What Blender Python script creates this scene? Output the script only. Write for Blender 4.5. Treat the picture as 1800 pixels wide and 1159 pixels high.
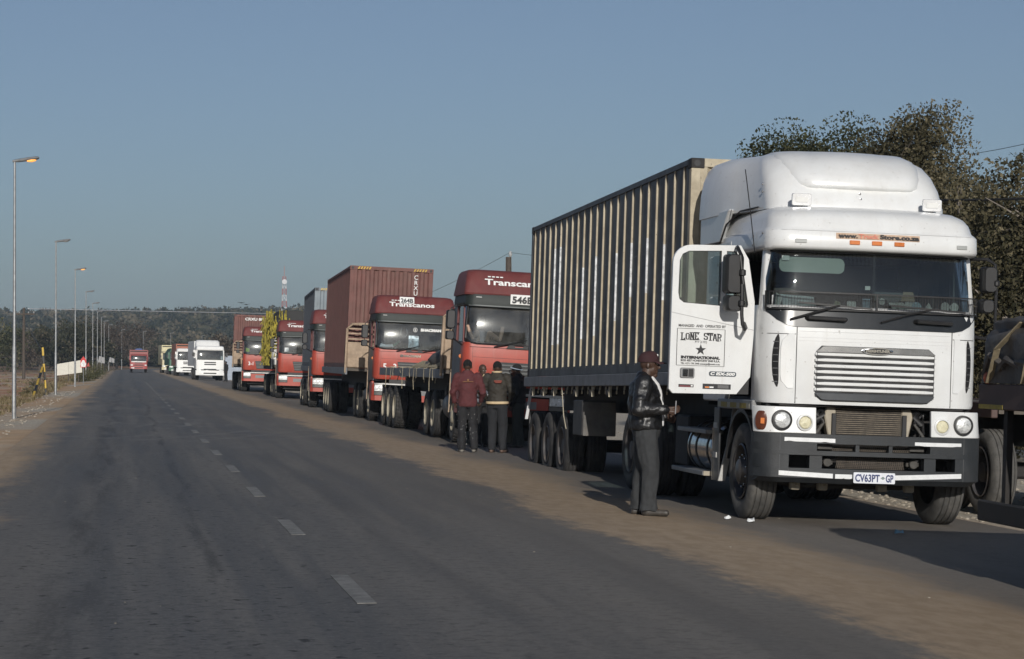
import bpy, bmesh, math, random
from mathutils import Vector, Matrix, Euler, noise as mnoise
import numpy as np
R = math.radians
for o in list(bpy.data.objects):
    bpy.data.objects.remove(o)
SC = bpy.context.scene
COL = SC.collection
rng = random.Random(7)

# ------------------------------------------------------------------ camera
FPX = 4030.0                      # focal length in pixels of the 1800 px wide photograph
YAW = math.atan((900 - 218) / FPX)
PIT = math.atan((634 - 579.5) / FPX)
cam = bpy.data.cameras.new('camera')
cam.sensor_width = 36.0
cam.lens = FPX / 1800 * 36
cam.clip_start = 0.5
cam.clip_end = 20000
camo = bpy.data.objects.new('camera', cam)
COL.objects.link(camo)
camo.location = (0, 0, 1.6)
camo.rotation_euler = (math.pi / 2 + PIT, 0, -YAW)
SC.camera = camo

# ------------------------------------------------------------------ sky, sun, exposure
SUN_EL = R(19.8)
SUN_DX = 0.07                    # the sun stands behind the camera, a little to the left
SUN_AZ = math.pi + math.atan(SUN_DX)
w = bpy.data.worlds.new('World')
SC.world = w
w.use_nodes = True
nt = w.node_tree
bg = nt.nodes['Background']
sky = nt.nodes.new('ShaderNodeTexSky')
sky.sky_type = 'NISHITA'
sky.sun_disc = False
sky.sun_elevation = SUN_EL
sky.sun_rotation = SUN_AZ
sky.altitude = 900
sky.air_density = 1.0
sky.dust_density = 2.2
sky.ozone_density = 5.0
hs = nt.nodes.new('ShaderNodeHueSaturation')
hs.inputs['Saturation'].default_value = 0.80
nt.links.new(sky.outputs[0], hs.inputs['Color'])
nt.links.new(hs.outputs[0], bg.inputs[0])
bg.inputs[1].default_value = 0.082
sl = bpy.data.lights.new('sun', 'SUN')
sl.energy = 5.0
sl.angle = R(0.5)
sl.color = (1.0, 0.955, 0.89)
so = bpy.data.objects.new('sun', sl)
COL.objects.link(so)
sd = Vector((SUN_DX, 1.0, -math.tan(SUN_EL) * math.hypot(1, SUN_DX))).normalized()
so.rotation_euler = sd.to_track_quat('-Z', 'Y').to_euler()
so.location = (-20, -60, 40)
SC.view_settings.view_transform = 'Standard'
SC.view_settings.look = 'None'
SC.view_settings.exposure = -0.47
SC.view_settings.gamma = 1.0
SC.view_settings.use_curve_mapping = False
SC.cycles.use_denoising = True
SC.cycles.max_bounces = 5
SC.cycles.adaptive_threshold = 0.02
SC.cycles.transparent_max_bounces = 12
SC.cycles.volume_bounces = 0
SC.cycles.caustics_reflective = False
SC.cycles.caustics_refractive = False

# ------------------------------------------------------------------ layout helpers
FW = Vector((math.sin(YAW) * math.cos(PIT), math.cos(YAW) * math.cos(PIT), math.sin(PIT)))
RT = Vector((math.cos(YAW), -math.sin(YAW), 0))
UP = RT.cross(FW)
def at(px, py, Z):
    """world point seen at a pixel of the photograph, Z metres away"""
    return Vector((0, 0, 1.6)) + (FW + RT * (px - 900) / FPX - UP * (py - 579.5) / FPX) * Z
def sstep(a, b, x):
    t = min(1, max(0, (x - a) / (b - a)))
    return t * t * (3 - 2 * t)
def road_cx(y):
    """sideways offset of the road where it bends to the right far away"""
    d = max(0.0, y - 362.0)
    return d * d / (2 * 520.0) if d < 260 else 65 + (d - 260) * 0.5
def road_z(x):
    """height of the paved strip: the parking lane falls away from the road"""
    return -0.04 * max(0.0, min(x, 11.0) - 4.0) if x > 0 else 0.0
def gz(x, y):
    u = x - road_cx(y)
    if -2.0 <= u <= 9.4:
        return road_z(u)
    n = mnoise.noise(Vector((x * 0.09, y * 0.05, 3.1)))
    n2 = mnoise.noise(Vector((x * 0.5, y * 0.35, 8.7)))
    if u > 9.4:
        d = u - 9.4
        return road_z(9.4) - 0.02 * min(d, 2) + (0.05 * n2 + 0.12 * n) * sstep(0, 4, d) + 0.012 * max(0, d - 6)
    d = -2.0 - u
    return (-0.05 * sstep(0, 1.5, d) + (0.05 * n2 + 0.16 * n) * sstep(0.3, 5, d)) + (0.3 * sstep(0, 1, (y - 180) / 60) * sstep(14, 20, d))

# ------------------------------------------------------------------ object helpers
KIDS = {}
def link(o, parent=None):
    COL.objects.link(o)
    if parent is not None:
        o.parent = parent
        KIDS.setdefault(parent.name, []).append(o)
    return o
def tag(o, label=None, cat=None, group=None, kind=None):
    if label: o['label'] = label
    if cat: o['category'] = cat
    if group: o['group'] = group
    if kind: o['kind'] = kind
    return o
def empty(name, loc=(0, 0, 0), rot=(0, 0, 0), parent=None):
    o = bpy.data.objects.new(name, None)
    o.empty_display_size = 0.2
    o.location = loc
    o.rotation_euler = rot
    return link(o, parent)
def children(o):
    return KIDS.get(o.name, [])
def dup(o, parent=None):
    c = o.copy()
    c.parent = None
    link(c, parent)
    for ch in children(o):
        dup(ch, c)
    return c

class MB:
    """collects shapes into one mesh"""
    def __init__(s):
        s.v = []; s.f = []
    def add(s, vs, fs):
        n = len(s.v)
        s.v += [tuple(v) for v in vs]
        s.f += [tuple(i + n for i in f) for f in fs]
        return s
    def box(s, x0, x1, y0, y1, z0, z1):
        vs = [(x, y, z) for z in (z0, z1) for y in (y0, y1) for x in (x0, x1)]
        return s.add(vs, [(0, 2, 3, 1), (4, 5, 7, 6), (0, 1, 5, 4), (2, 6, 7, 3), (0, 4, 6, 2), (1, 3, 7, 5)])
    def obox(s, c, half, m):
        c = Vector(c)
        vs = [c + m @ Vector((x * half[0], y * half[1], z * half[2])) for z in (-1, 1) for y in (-1, 1) for x in (-1, 1)]
        return s.add(vs, [(0, 2, 3, 1), (4, 5, 7, 6), (0, 1, 5, 4), (2, 6, 7, 3), (0, 4, 6, 2), (1, 3, 7, 5)])
    def bar(s, a, b, w, h=None):
        """square bar from a to b"""
        a = Vector(a); b = Vector(b); h = h or w
        q = (b - a).to_track_quat('Y', 'Z').to_matrix()
        return s.obox((a + b) / 2, (w / 2, (b - a).length / 2, h / 2), q)
    def loft(s, rings, cap=True, closed=True):
        n = len(rings[0]); base = len(s.v)
        for r in rings: s.v += [tuple(p) for p in r]
        k = n if closed else n - 1
        for i in range(len(rings) - 1):
            a = base + i * n; b = a + n
            for j in range(k):
                j2 = (j + 1) % n
                s.f.append((a + j, a + j2, b + j2, b + j))
        if cap:
            s.f.append(tuple(base + j for j in reversed(range(n))))
            t = base + (len(rings) - 1) * n
            s.f.append(tuple(t + j for j in range(n)))
        return s
    def shell(s, outer, inner):
        """closed solid between two grids of points (lists of polylines)"""
        return s.loft([list(o) + list(reversed(i)) for o, i in zip(outer, inner)])
    def tube(s, path, r, n=8, rr=None):
        path = [Vector(p) for p in path]; rings = []
        up = Vector((0.13, 0.21, 1)).normalized()
        for i, p in enumerate(path):
            d = (path[min(i + 1, len(path) - 1)] - path[max(i - 1, 0)]).normalized()
            a = d.cross(up)
            if a.length < 1e-3: a = d.cross(Vector((1, 0, 0)))
            a.normalize(); b = d.cross(a)
            q = r if rr is None else rr[i]
            rings.append([p + (a * math.cos(2 * math.pi * k / n) + b * math.sin(2 * math.pi * k / n)) * q for k in range(n)])
        return s.loft(rings)
    def lathe(s, prof, axis='x', c=(0, 0, 0), n=32, cap=False):
        """prof: (distance along the axis, radius)"""
        rings = []
        for d, r in prof:
            ring = []
            for k in range(n):
                a = 2 * math.pi * k / n; u, v = r * math.cos(a), r * math.sin(a)
                p = (d, u, v) if axis == 'x' else (u, d, v) if axis == 'y' else (u, v, d)
                ring.append((p[0] + c[0], p[1] + c[1], p[2] + c[2]))
            rings.append(ring)
        return s.loft(rings, cap)
    def prism(s, poly, axis, a, b):
        """poly of 2D points extruded along an axis from a to b"""
        def P(p, d): return (d, p[0], p[1]) if axis == 'x' else (p[0], d, p[1]) if axis == 'y' else (p[0], p[1], d)
        return s.loft([[P(p, a) for p in poly], [P(p, b) for p in poly]])
    def build(s, name, mat, parent=None, bevel=0, smooth=35, seg=1):
        me = bpy.data.meshes.new(name)
        bm = bmesh.new()
        vs = [bm.verts.new(v) for v in s.v]
        for f in s.f:
            try: bm.faces.new([vs[i] for i in f])
            except ValueError: pass
        bmesh.ops.recalc_face_normals(bm, faces=bm.faces)
        if bevel:
            es = [e for e in bm.edges if len(e.link_faces) == 2 and e.calc_face_angle(0) > R(30)]
            bmesh.ops.bevel(bm, geom=es, offset=bevel, segments=seg, affect='EDGES', clamp_overlap=True)
        if smooth:
            for f in bm.faces: f.smooth = True
            for e in bm.edges:
                if len(e.link_faces) == 2 and e.calc_face_angle(0) > R(smooth): e.smooth = False
        bm.to_mesh(me); bm.free()
        me.materials.append(mat)
        o = bpy.data.objects.new(name, me)
        return link(o, parent)

def rrect(x0, x1, y0, y1, r, n=5):
    pts = []
    for cx, cy, a0 in ((x1 - r, y1 - r, 0), (x0 + r, y1 - r, 90), (x0 + r, y0 + r, 180), (x1 - r, y0 + r, 270)):
        for k in range(n + 1):
            a = R(a0 + 90 * k / n)
            pts.append((cx + r * math.cos(a), cy + r * math.sin(a)))
    return pts
def plan(W, y0, bulge, r, side, n=7, m=10):
    """plan outline of a cab front: from the left side round the front to the right side"""
    pts = [(-W, y0 + bulge + r + side)]
    for k in range(n + 1):
        a = R(180 + 90 * k / n)
        pts.append((-W + r + r * math.cos(a), y0 + bulge + r + r * math.sin(a)))
    for k in range(1, m):
        x = (-W + r) + (2 * W - 2 * r) * k / m
        pts.append((x, y0 + bulge * (x / (W - r)) ** 2))
    for k in range(n + 1):
        a = R(270 + 90 * k / n)
        pts.append((W - r + r * math.cos(a), y0 + bulge + r + r * math.sin(a)))
    pts.append((W, y0 + bulge + r + side))
    return pts
def cabshell(mb, rows, t=0.05, n=7, m=10):
    """rows: (z, W, y0, bulge, r, side) from bottom to top"""
    outer = []; inner = []
    for z, W, y0, b, r, sd_ in rows:
        outer.append([(x, y, z) for x, y in plan(W, y0, b, r, sd_, n, m)])
        inner.append([(x, y, z) for x, y in plan(W - t, y0 + t, b, max(0.01, r - t), sd_, n, m)])
    return mb.shell(outer, inner)

FONTC = {}
TMP = bpy.data.scenes.new('workbench')          # small side scene in which shapes are evaluated
def evaluated_mesh(o):
    TMP.collection.objects.link(o)
    vl = TMP.view_layers[0]; vl.update()
    me = bpy.data.meshes.new_from_object(o.evaluated_get(vl.depsgraph))
    bpy.data.objects.remove(o)
    return me
def text_mesh(txt, h, bold=0.0, shear=0.0, width=1.0, space=1.0, depth=0.002):
    key = (txt, h, bold, shear, width, space, depth)
    if key in FONTC: return FONTC[key]
    cu = bpy.data.curves.new('lettering', 'FONT')
    cu.body = txt; cu.size = h / 0.72; cu.offset = bold; cu.shear = shear
    cu.space_character = space; cu.extrude = depth; cu.align_x = 'CENTER'; cu.resolution_u = 3
    o = bpy.data.objects.new('lettering', cu)
    me = evaluated_mesh(o)
    if width != 1.0:
        for v in me.vertices: v.co.x *= width
    FONTC[key] = me
    return me
def lettering(txt, h, mat, parent, loc, rot=(math.pi / 2, 0, 0), name='lettering', fit=None, **k):
    me = text_mesh(txt, h, **k).copy()
    if fit:
        xs = [v.co.x for v in me.vertices]; s_ = fit / (max(xs) - min(xs)); c_ = (max(xs) + min(xs)) / 2
        for v in me.vertices: v.co.x = (v.co.x - c_) * s_
    me.materials.clear(); me.materials.append(mat)
    o = bpy.data.objects.new(name, me)
    o.location = loc; o.rotation_euler = rot
    return link(o, parent)

# ------------------------------------------------------------------ materials
MATS = {}
def new_mat(name):
    m = bpy.data.materials.new(name); m.use_nodes = True
    n = m.node_tree.nodes; l = m.node_tree.links
    return m, n, l, n['Principled BSDF']
def mix_rgb(n, l, fac, a, b, mode='MIX'):
    x = n.new('ShaderNodeMix'); x.data_type = 'RGBA'; x.blend_type = mode
    for i, v in ((0, fac), (6, a), (7, b)):
        if hasattr(v, 'links') or hasattr(v, 'is_linked'): l.new(v, x.inputs[i])
        elif i == 0: x.inputs[0].default_value = v
        else: x.inputs[i].default_value = (*v, 1)
    return x.outputs[2]
def noise_tex(n, l, co, scale, detail=4, rough=0.55, vec=None):
    t = n.new('ShaderNodeTexNoise')
    t.inputs['Scale'].default_value = scale; t.inputs['Detail'].default_value = detail; t.inputs['Roughness'].default_value = rough
    if vec:
        mp = n.new('ShaderNodeMapping'); mp.inputs['Scale'].default_value = vec
        l.new(co, mp.inputs[0]); co = mp.outputs[0]
    l.new(co, t.inputs['Vector'])
    return t.outputs[0]
def ramp(n, l, src, a, b, lo=0.0, hi=1.0):
    r = n.new('ShaderNodeMapRange'); r.clamp = True; r.interpolation_type = 'SMOOTHSTEP'
    r.inputs[1].default_value = a; r.inputs[2].default_value = b; r.inputs[3].default_value = lo; r.inputs[4].default_value = hi
    l.new(src, r.inputs[0]); return r.outputs[0]
def math_n(n, l, op, a, b=None):
    x = n.new('ShaderNodeMath'); x.operation = op
    for i, v in ((0, a), (1, b)):
        if v is None: continue
        if hasattr(v, 'is_linked'): l.new(v, x.inputs[i])
        else: x.inputs[i].default_value = v
    return x.outputs[0]
def M(name, col, rough=0.6, metal=0.0, var=0.12, scale=5.0, bump=0.0, bscale=30.0, dust=0.0, dustcol=(0.22, 0.17, 0.12), spec=0.5, coat=0.0, speck=0.0):
    if name in MATS: return MATS[name]
    m, n, l, b = new_mat(name)
    tc = n.new('ShaderNodeTexCoord'); co = tc.outputs['Object']
    c1 = tuple(max(0, c * (1 - var)) for c in col); c2 = tuple(min(1, c * (1 + var)) for c in col)
    nz = noise_tex(n, l, co, scale, 6, 0.6)
    out = mix_rgb(n, l, ramp(n, l, nz, 0.3, 0.7), c1, c2)
    if dust:
        d1 = noise_tex(n, l, co, scale * 0.6 + 0.7, 8, 0.68)
        d2 = noise_tex(n, l, co, 2.5, 5, 0.6, (3, 3, 0.35))
        f = ramp(n, l, math_n(n, l, 'ADD', math_n(n, l, 'MULTIPLY', d1, 0.6), math_n(n, l, 'MULTIPLY', d2, 0.4)), 0.38, 0.72, 0.0, dust)
        out = mix_rgb(n, l, f, out, dustcol)
        rr = ramp(n, l, f, 0, 1, rough, min(1, rough + 0.4)); l.new(rr, b.inputs['Roughness'])
    else:
        rr = ramp(n, l, nz, 0.2, 0.8, max(0.03, rough - 0.06), min(1, rough + 0.08)); l.new(rr, b.inputs['Roughness'])
    if speck:      # insect marks, chips and run-off streaks
        f = ramp(n, l, noise_tex(n, l, co, 26, 2, 0.5), 0.70, 0.76, 0, speck)
        out = mix_rgb(n, l, f, out, (0.16, 0.13, 0.10))
        f = ramp(n, l, noise_tex(n, l, co, 1.0, 6, 0.7, (16, 16, 1.1)), 0.56, 0.74, 0, speck * 0.45)
        out = mix_rgb(n, l, f, out, (0.36, 0.32, 0.26))
    l.new(out, b.inputs['Base Color'])
    b.inputs['Metallic'].default_value = metal
    b.inputs['Specular IOR Level'].default_value = spec
    if coat: b.inputs['Coat Weight'].default_value = coat; b.inputs['Coat Roughness'].default_value = 0.06
    if bump:
        bn = n.new('ShaderNodeBump'); bn.inputs['Strength'].default_value = bump; bn.inputs['Distance'].default_value = 0.02
        l.new(noise_tex(n, l, co, bscale, 5, 0.6), bn.inputs['Height']); l.new(bn.outputs[0], b.inputs['Normal'])
    MATS[name] = m
    return m
def glass(name, tint, gloss_rough=0.02, dust=0.05, refl=1.0):
    if name in MATS: return MATS[name]
    m, n, l, b = new_mat(name)
    n.remove(b)
    out = n['Material Output']
    tr = n.new('ShaderNodeBsdfTransparent'); tr.inputs[0].default_value = (*tint, 1)
    gl = n.new('ShaderNodeBsdfGlossy'); gl.inputs['Roughness'].default_value = gloss_rough
    gl.inputs[0].default_value = (refl, refl, refl, 1)
    g2 = n.new('ShaderNodeBsdfGlossy'); g2.inputs['Roughness'].default_value = 0.16; g2.inputs[0].default_value = (0.9, 0.88, 0.84, 1)
    df = n.new('ShaderNodeBsdfDiffuse'); df.inputs[0].default_value = (0.35, 0.33, 0.30, 1)
    fr = n.new('ShaderNodeFresnel'); fr.inputs[0].default_value = 1.52
    m1 = n.new('ShaderNodeMixShader'); l.new(fr.outputs[0], m1.inputs[0]); l.new(tr.outputs[0], m1.inputs[1]); l.new(gl.outputs[0], m1.inputs[2])
    m2 = n.new('ShaderNodeMixShader'); m3 = n.new('ShaderNodeMixShader')
    tc = n.new('ShaderNodeTexCoord')
    f = ramp(n, l, noise_tex(n, l, tc.outputs['Object'], 3, 6, 0.65), 0.3, 0.75, 0.3 * dust, 1.5 * dust)
    l.new(f, m2.inputs[0]); l.new(m1.outputs[0], m2.inputs[1]); l.new(df.outputs[0], m2.inputs[2])
    m3.inputs[0].default_value = 0.03 * dust; l.new(m2.outputs[0], m3.inputs[1]); l.new(g2.outputs[0], m3.inputs[2])
    l.new(m3.outputs[0], out.inputs[0])
    MATS[name] = m
    return m

WHITE = M('white_paint', (0.69, 0.70, 0.695), 0.30, var=0.035, scale=3, dust=0.22, dustcol=(0.50, 0.46, 0.40), coat=0.3, speck=0.5)
WHITE2 = M('white_paint_far', (0.8, 0.8, 0.78), 0.4, var=0.04, scale=1.5, dust=0.15, dustcol=(0.5, 0.45, 0.38))
REDP = M('red_paint', (0.38, 0.055, 0.034), 0.45, var=0.12, scale=2, dust=0.3, dustcol=(0.24, 0.12, 0.09), speck=0.45)
REDROOF = M('red_roof_paint', (0.13, 0.027, 0.026), 0.6, var=0.15, scale=2, dust=0.35, dustcol=(0.17, 0.085, 0.07))
SHADESIDE = M('shaded_side_paint', (0.05, 0.055, 0.07), 0.45, var=0.2, scale=3, dust=0.4, dustcol=(0.13, 0.11, 0.10))  # shade on the red cabs' sides, put into the colour
BAND = M('dark_green_grey_band', (0.02, 0.026, 0.024), 0.55, var=0.1, dust=0.15, dustcol=(0.06, 0.058, 0.052), spec=0.3)
BUMP = M('grey_bumper_plastic', (0.016, 0.019, 0.022), 0.55, var=0.2, scale=4, dust=0.4, dustcol=(0.05, 0.05, 0.05), bump=0.15, bscale=60)
BLACK = M('black_plastic', (0.012, 0.012, 0.013), 0.5, var=0.2, dust=0.2, dustcol=(0.06, 0.055, 0.05))
RUBBER = M('tyre_rubber', (0.02, 0.02, 0.021), 0.85, var=0.25, scale=6, dust=0.75, dustcol=(0.085, 0.078, 0.07), bump=0.3, bscale=35)
RUBBERD = M('worn_tyre_tread', (0.07, 0.068, 0.064), 0.9, var=0.25, scale=8, dust=0.8, dustcol=(0.16, 0.15, 0.135), bump=0.4, bscale=60)
FRAME = M('chassis_black', (0.014, 0.013, 0.013), 0.75, var=0.3, dust=0.5, dustcol=(0.05, 0.042, 0.035))
CHROME = M('chrome', (0.62, 0.62, 0.62), 0.13, 1.0, var=0.05, dust=0.12, dustcol=(0.3, 0.28, 0.25))
STEEL = M('brushed_steel', (0.33, 0.33, 0.33), 0.35, 1.0, var=0.15, dust=0.3, dustcol=(0.2, 0.18, 0.16))
ALU = M('dusty_aluminium', (0.42, 0.42, 0.41), 0.5, 0.6, var=0.15, dust=0.4, dustcol=(0.3, 0.27, 0.23))
GALV = M('galvanised_steel', (0.27, 0.28, 0.285), 0.5, 0.5, var=0.18, scale=9, dust=0.15)
RIM = M('cream_rim', (0.42, 0.38, 0.29), 0.55, var=0.15, dust=0.5)
RIMD = M('dark_rim', (0.05, 0.05, 0.055), 0.6, var=0.15, dust=0.5)
INTER = M('cab_interior', (0.012, 0.012, 0.014), 0.8, var=0.2)
INTERG = M('cab_trim_grey', (0.10, 0.11, 0.115), 0.8, var=0.1)
GLASSW = glass('windscreen_glass', (0.70, 0.75, 0.74), 0.01, 0.012)
GLASSR = glass('dusty_windscreen_glass', (0.74, 0.79, 0.81), 0.03, 0.10)
GLASSD = glass('door_glass', (0.60, 0.70, 0.72), 0.02, 0.07)
AMBER = M('amber_lens', (0.55, 0.16, 0.035), 0.3, var=0.1)
LENSG = M('grey_lens', (0.36, 0.37, 0.36), 0.3, var=0.05)
LAMPG = M('headlamp_reflector', (0.62, 0.63, 0.62), 0.3, 0.25, var=0.3, scale=22, bump=0.5, bscale=28)
FOGG = M('cream_fog_lens', (0.62, 0.58, 0.40), 0.3, var=0.12, scale=30, bump=0.3, bscale=60)
INK = M('black_ink', (0.02, 0.02, 0.022), 0.6, var=0.1)
WINK = M('white_ink', (0.75, 0.75, 0.73), 0.6, var=0.06)
PAPER = M('white_paper', (0.7, 0.72, 0.72), 0.8, var=0.08, scale=12)
TAPE = M('white_reflective_tape', (0.72, 0.73, 0.73), 0.4, var=0.06, scale=14, dust=0.15, dustcol=(0.3, 0.28, 0.25))
CREAMR = M('cream_container_paint', (0.44, 0.385, 0.28), 0.65, var=0.16, scale=6, dust=0.55, dustcol=(0.24, 0.19, 0.13), speck=0.8)
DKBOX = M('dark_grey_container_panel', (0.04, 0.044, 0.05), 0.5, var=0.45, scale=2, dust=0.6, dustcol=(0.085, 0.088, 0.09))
REDBOX = M('oxide_red_container', (0.155, 0.068, 0.058), 0.75, var=0.15, scale=3, dust=0.55, dustcol=(0.15, 0.10, 0.085), speck=0.6)
GREYBOX = M('blue_grey_container', (0.20, 0.235, 0.26), 0.65, var=0.12, scale=3, dust=0.4, dustcol=(0.2, 0.19, 0.18))
DECK = M('grey_deck_rail', (0.17, 0.18, 0.195), 0.6, var=0.15, scale=4, dust=0.4, dustcol=(0.12, 0.11, 0.10))
DECKB = M('brown_deck_rail', (0.075, 0.045, 0.04), 0.65, var=0.2, scale=4, dust=0.4, dustcol=(0.10, 0.075, 0.06))
BEIGE = M('beige_headboard_paint', (0.36, 0.27, 0.19), 0.7, var=0.2, scale=6, dust=0.5, dustcol=(0.22, 0.16, 0.11))
WOOD = M('old_timber', (0.075, 0.06, 0.048), 0.85, var=0.3, scale=9, bump=0.4)
YEL = M('yellow_paint', (0.55, 0.36, 0.03), 0.55, var=0.15, dust=0.35)
YELD = M('dull_yellow_reflector', (0.30, 0.23, 0.03), 0.6, var=0.2, scale=30)
TARP = M('dark_tarpaulin', (0.06, 0.057, 0.054), 0.6, var=0.35, scale=4, dust=0.7, dustcol=(0.17, 0.145, 0.12), bump=0.5, bscale=7)
ROPE = M('pale_rope', (0.32, 0.28, 0.20), 0.9, var=0.25, scale=20)
YROPE = M('yellow_net_rope', (0.36, 0.30, 0.04), 0.85, var=0.4, scale=5, dust=0.7, dustcol=(0.09, 0.08, 0.035))

# ================================================================== THE SETTING
def pos_coord(n):
    return n.new('ShaderNodeNewGeometry').outputs['Position']
def mat_ground():
    m, n, l, b = new_mat('earth')
    at_ = n.new('ShaderNodeUVMap'); at_.uv_map = 'lat'
    sp = n.new('ShaderNodeSeparateXYZ'); l.new(at_.outputs[0], sp.inputs[0])
    u, v = sp.outputs[0], sp.outputs[1]
    P = pos_coord(n)
    big = noise_tex(n, l, P, 0.12, 5, 0.6, (1, 0.5, 1)); mid = noise_tex(n, l, P, 0.9, 6, 0.65); fine = noise_tex(n, l, P, 14, 5, 0.7)
    sand = mix_rgb(n, l, ramp(n, l, mid, 0.3, 0.7), (0.40, 0.27, 0.165), (0.54, 0.39, 0.25))
    pale = mix_rgb(n, l, ramp(n, l, fine, 0.35, 0.7), (0.34, 0.295, 0.235), (0.58, 0.53, 0.44))
    red = mix_rgb(n, l, mid, (0.30, 0.115, 0.06), (0.42, 0.19, 0.11))
    col = mix_rgb(n, l, ramp(n, l, big, 0.42, 0.6), sand, pale)
    # red earth: a patchy band by the verge and the bank further left
    rf = math_n(n, l, 'MULTIPLY', ramp(n, l, noise_tex(n, l, P, 0.28, 5, 0.62, (1, 0.35, 1)), 0.43, 0.56), ramp(n, l, u, -4.6, -3.0, 0.8, 0.0))
    bank = math_n(n, l, 'MULTIPLY', ramp(n, l, u, -15, -19, 0, 0.95), ramp(n, l, v, 150, 190))
    col = mix_rgb(n, l, math_n(n, l, 'MAXIMUM', rf, bank), col, red)
    right = ramp(n, l, u, 9.0, 9.8)
    col = mix_rgb(n, l, right, col, pale)
    dry = mix_rgb(n, l, fine, (0.09, 0.075, 0.045), (0.16, 0.135, 0.085))
    far = math_n(n, l, 'MULTIPLY', ramp(n, l, v, 220, 420), ramp(n, l, big, 0.35, 0.6, 0.4, 1))
    col = mix_rgb(n, l, far, col, dry)
    l.new(col, b.inputs['Base Color']); b.inputs['Roughness'].default_value = 0.95; b.inputs['Specular IOR Level'].default_value = 0.2
    bp = n.new('ShaderNodeBump'); bp.inputs['Strength'].default_value = 0.9; bp.inputs['Distance'].default_value = 0.05
    l.new(math_n(n, l, 'ADD', mid, math_n(n, l, 'MULTIPLY', fine, 0.5)), bp.inputs['Height']); l.new(bp.outputs[0], b.inputs['Normal'])
    return m
def mat_road():
    m, n, l, b = new_mat('dusty_asphalt')
    at_ = n.new('ShaderNodeUVMap'); at_.uv_map = 'lat'
    uv = at_.outputs[0]
    sp = n.new('ShaderNodeSeparateXYZ'); l.new(uv, sp.inputs[0])
    u = sp.outputs[0]
    fine = noise_tex(n, l, uv, 55, 4, 0.75); grain = noise_tex(n, l, uv, 160, 2, 0.8)
    strk = noise_tex(n, l, uv, 1.0, 6, 0.62, (1.6, 0.045, 1)); strk2 = noise_tex(n, l, uv, 1.0, 5, 0.7, (5.5, 0.12, 1))
    big = noise_tex(n, l, uv, 0.22, 5, 0.6, (1.2, 0.5, 1))
    base = mix_rgb(n, l, ramp(n, l, strk, 0.36, 0.64), (0.098, 0.095, 0.089), (0.198, 0.189, 0.175))
    base = mix_rgb(n, l, ramp(n, l, strk2, 0.54, 0.68, 0, 0.55), base, (0.185, 0.172, 0.155))
    base = mix_rgb(n, l, ramp(n, l, big, 0.35, 0.65, 0, 0.45), base, (0.105, 0.105, 0.108))
    base = mix_rgb(n, l, ramp(n, l, fine, 0.3, 0.7, 0.0, 0.45), base, (0.08, 0.08, 0.08))
    base = mix_rgb(n, l, ramp(n, l, grain, 0.55, 0.8, 0.0, 0.35), base, (0.26, 0.25, 0.23))
    # dark wheel tracks of the near lane and the oil line between them
    for c, wd, k in ((-0.35, 0.40, 0.8), (0.72, 0.09, 0.8), (2.4, 0.35, 0.3), (3.9, 0.35, 0.25)):
        wob = math_n(n, l, 'ADD', u, math_n(n, l, 'MULTIPLY', noise_tex(n, l, uv, 0.07, 3, 0.5, (0.2, 1, 1)), 0.9))
        dd = math_n(n, l, 'ABSOLUTE', math_n(n, l, 'SUBTRACT', wob, c + 0.45))
        f = math_n(n, l, 'MULTIPLY', ramp(n, l, dd, wd, 0.02, 0, k), ramp(n, l, noise_tex(n, l, uv, 1.0, 4, 0.6, (3, 0.25, 1)), 0.4, 0.62))
        base = mix_rgb(n, l, f, base, (0.052, 0.051, 0.051))
    # faint pale arcs of turning tyres
    for cx, cy, sc, k, colr in ((-9, 62, 0.30, 0.32, (0.24, 0.23, 0.21)), (18, 84, 0.25, 0.28, (0.23, 0.22, 0.20))):
        wv = n.new('ShaderNodeTexWave'); wv.wave_type = 'RINGS'; wv.rings_direction = 'Z'; wv.inputs['Scale'].default_value = sc; wv.inputs['Distortion'].default_value = 1.0; wv.inputs['Detail'].default_value = 3; wv.inputs['Detail Scale'].default_value = 0.4
        mp = n.new('ShaderNodeMapping'); mp.inputs['Location'].default_value = (-cx, -cy * 0.6, 0); mp.inputs['Scale'].default_value = (1, 0.6, 1); l.new(uv, mp.inputs[0]); l.new(mp.outputs[0], wv.inputs[0])
        f = math_n(n, l, 'MULTIPLY', ramp(n, l, wv.outputs['Fac'] if 'Fac' in wv.outputs else wv.outputs[1], 0.75, 0.97, 0, k), math_n(n, l, 'MULTIPLY', ramp(n, l, noise_tex(n, l, uv, 0.16, 3, 0.5), 0.46, 0.6), ramp(n, l, sp.outputs[1], 36, 52)))
        base = mix_rgb(n, l, f, base, colr)
    # patchy binder: mottling a hand wide, dark pits and pale worn stone
    mot = noise_tex(n, l, uv, 9, 4, 0.7); mot2 = noise_tex(n, l, uv, 24, 3, 0.7)
    base = mix_rgb(n, l, ramp(n, l, mot, 0.34, 0.54, 0.7, 0), base, (0.062, 0.061, 0.060))
    base = mix_rgb(n, l, ramp(n, l, mot2, 0.5, 0.68, 0, 0.5), base, (0.21, 0.205, 0.195))
    # short cracks and tar blots
    ck = noise_tex(n, l, uv, 6.5, 3, 0.55, (1.3, 1, 1))
    base = mix_rgb(n, l, math_n(n, l, 'MULTIPLY', ramp(n, l, ck, 0.625, 0.68, 0, 0.95), ramp(n, l, u, 3.2, 0.8, 0.12, 1)), base, (0.026, 0.025, 0.025))
    # sand blown over the edges
    sn = noise_tex(n, l, uv, 0.55, 7, 0.66, (1.3, 0.35, 1)); sf = noise_tex(n, l, uv, 6, 6, 0.7, (1, 0.4, 1))
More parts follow.
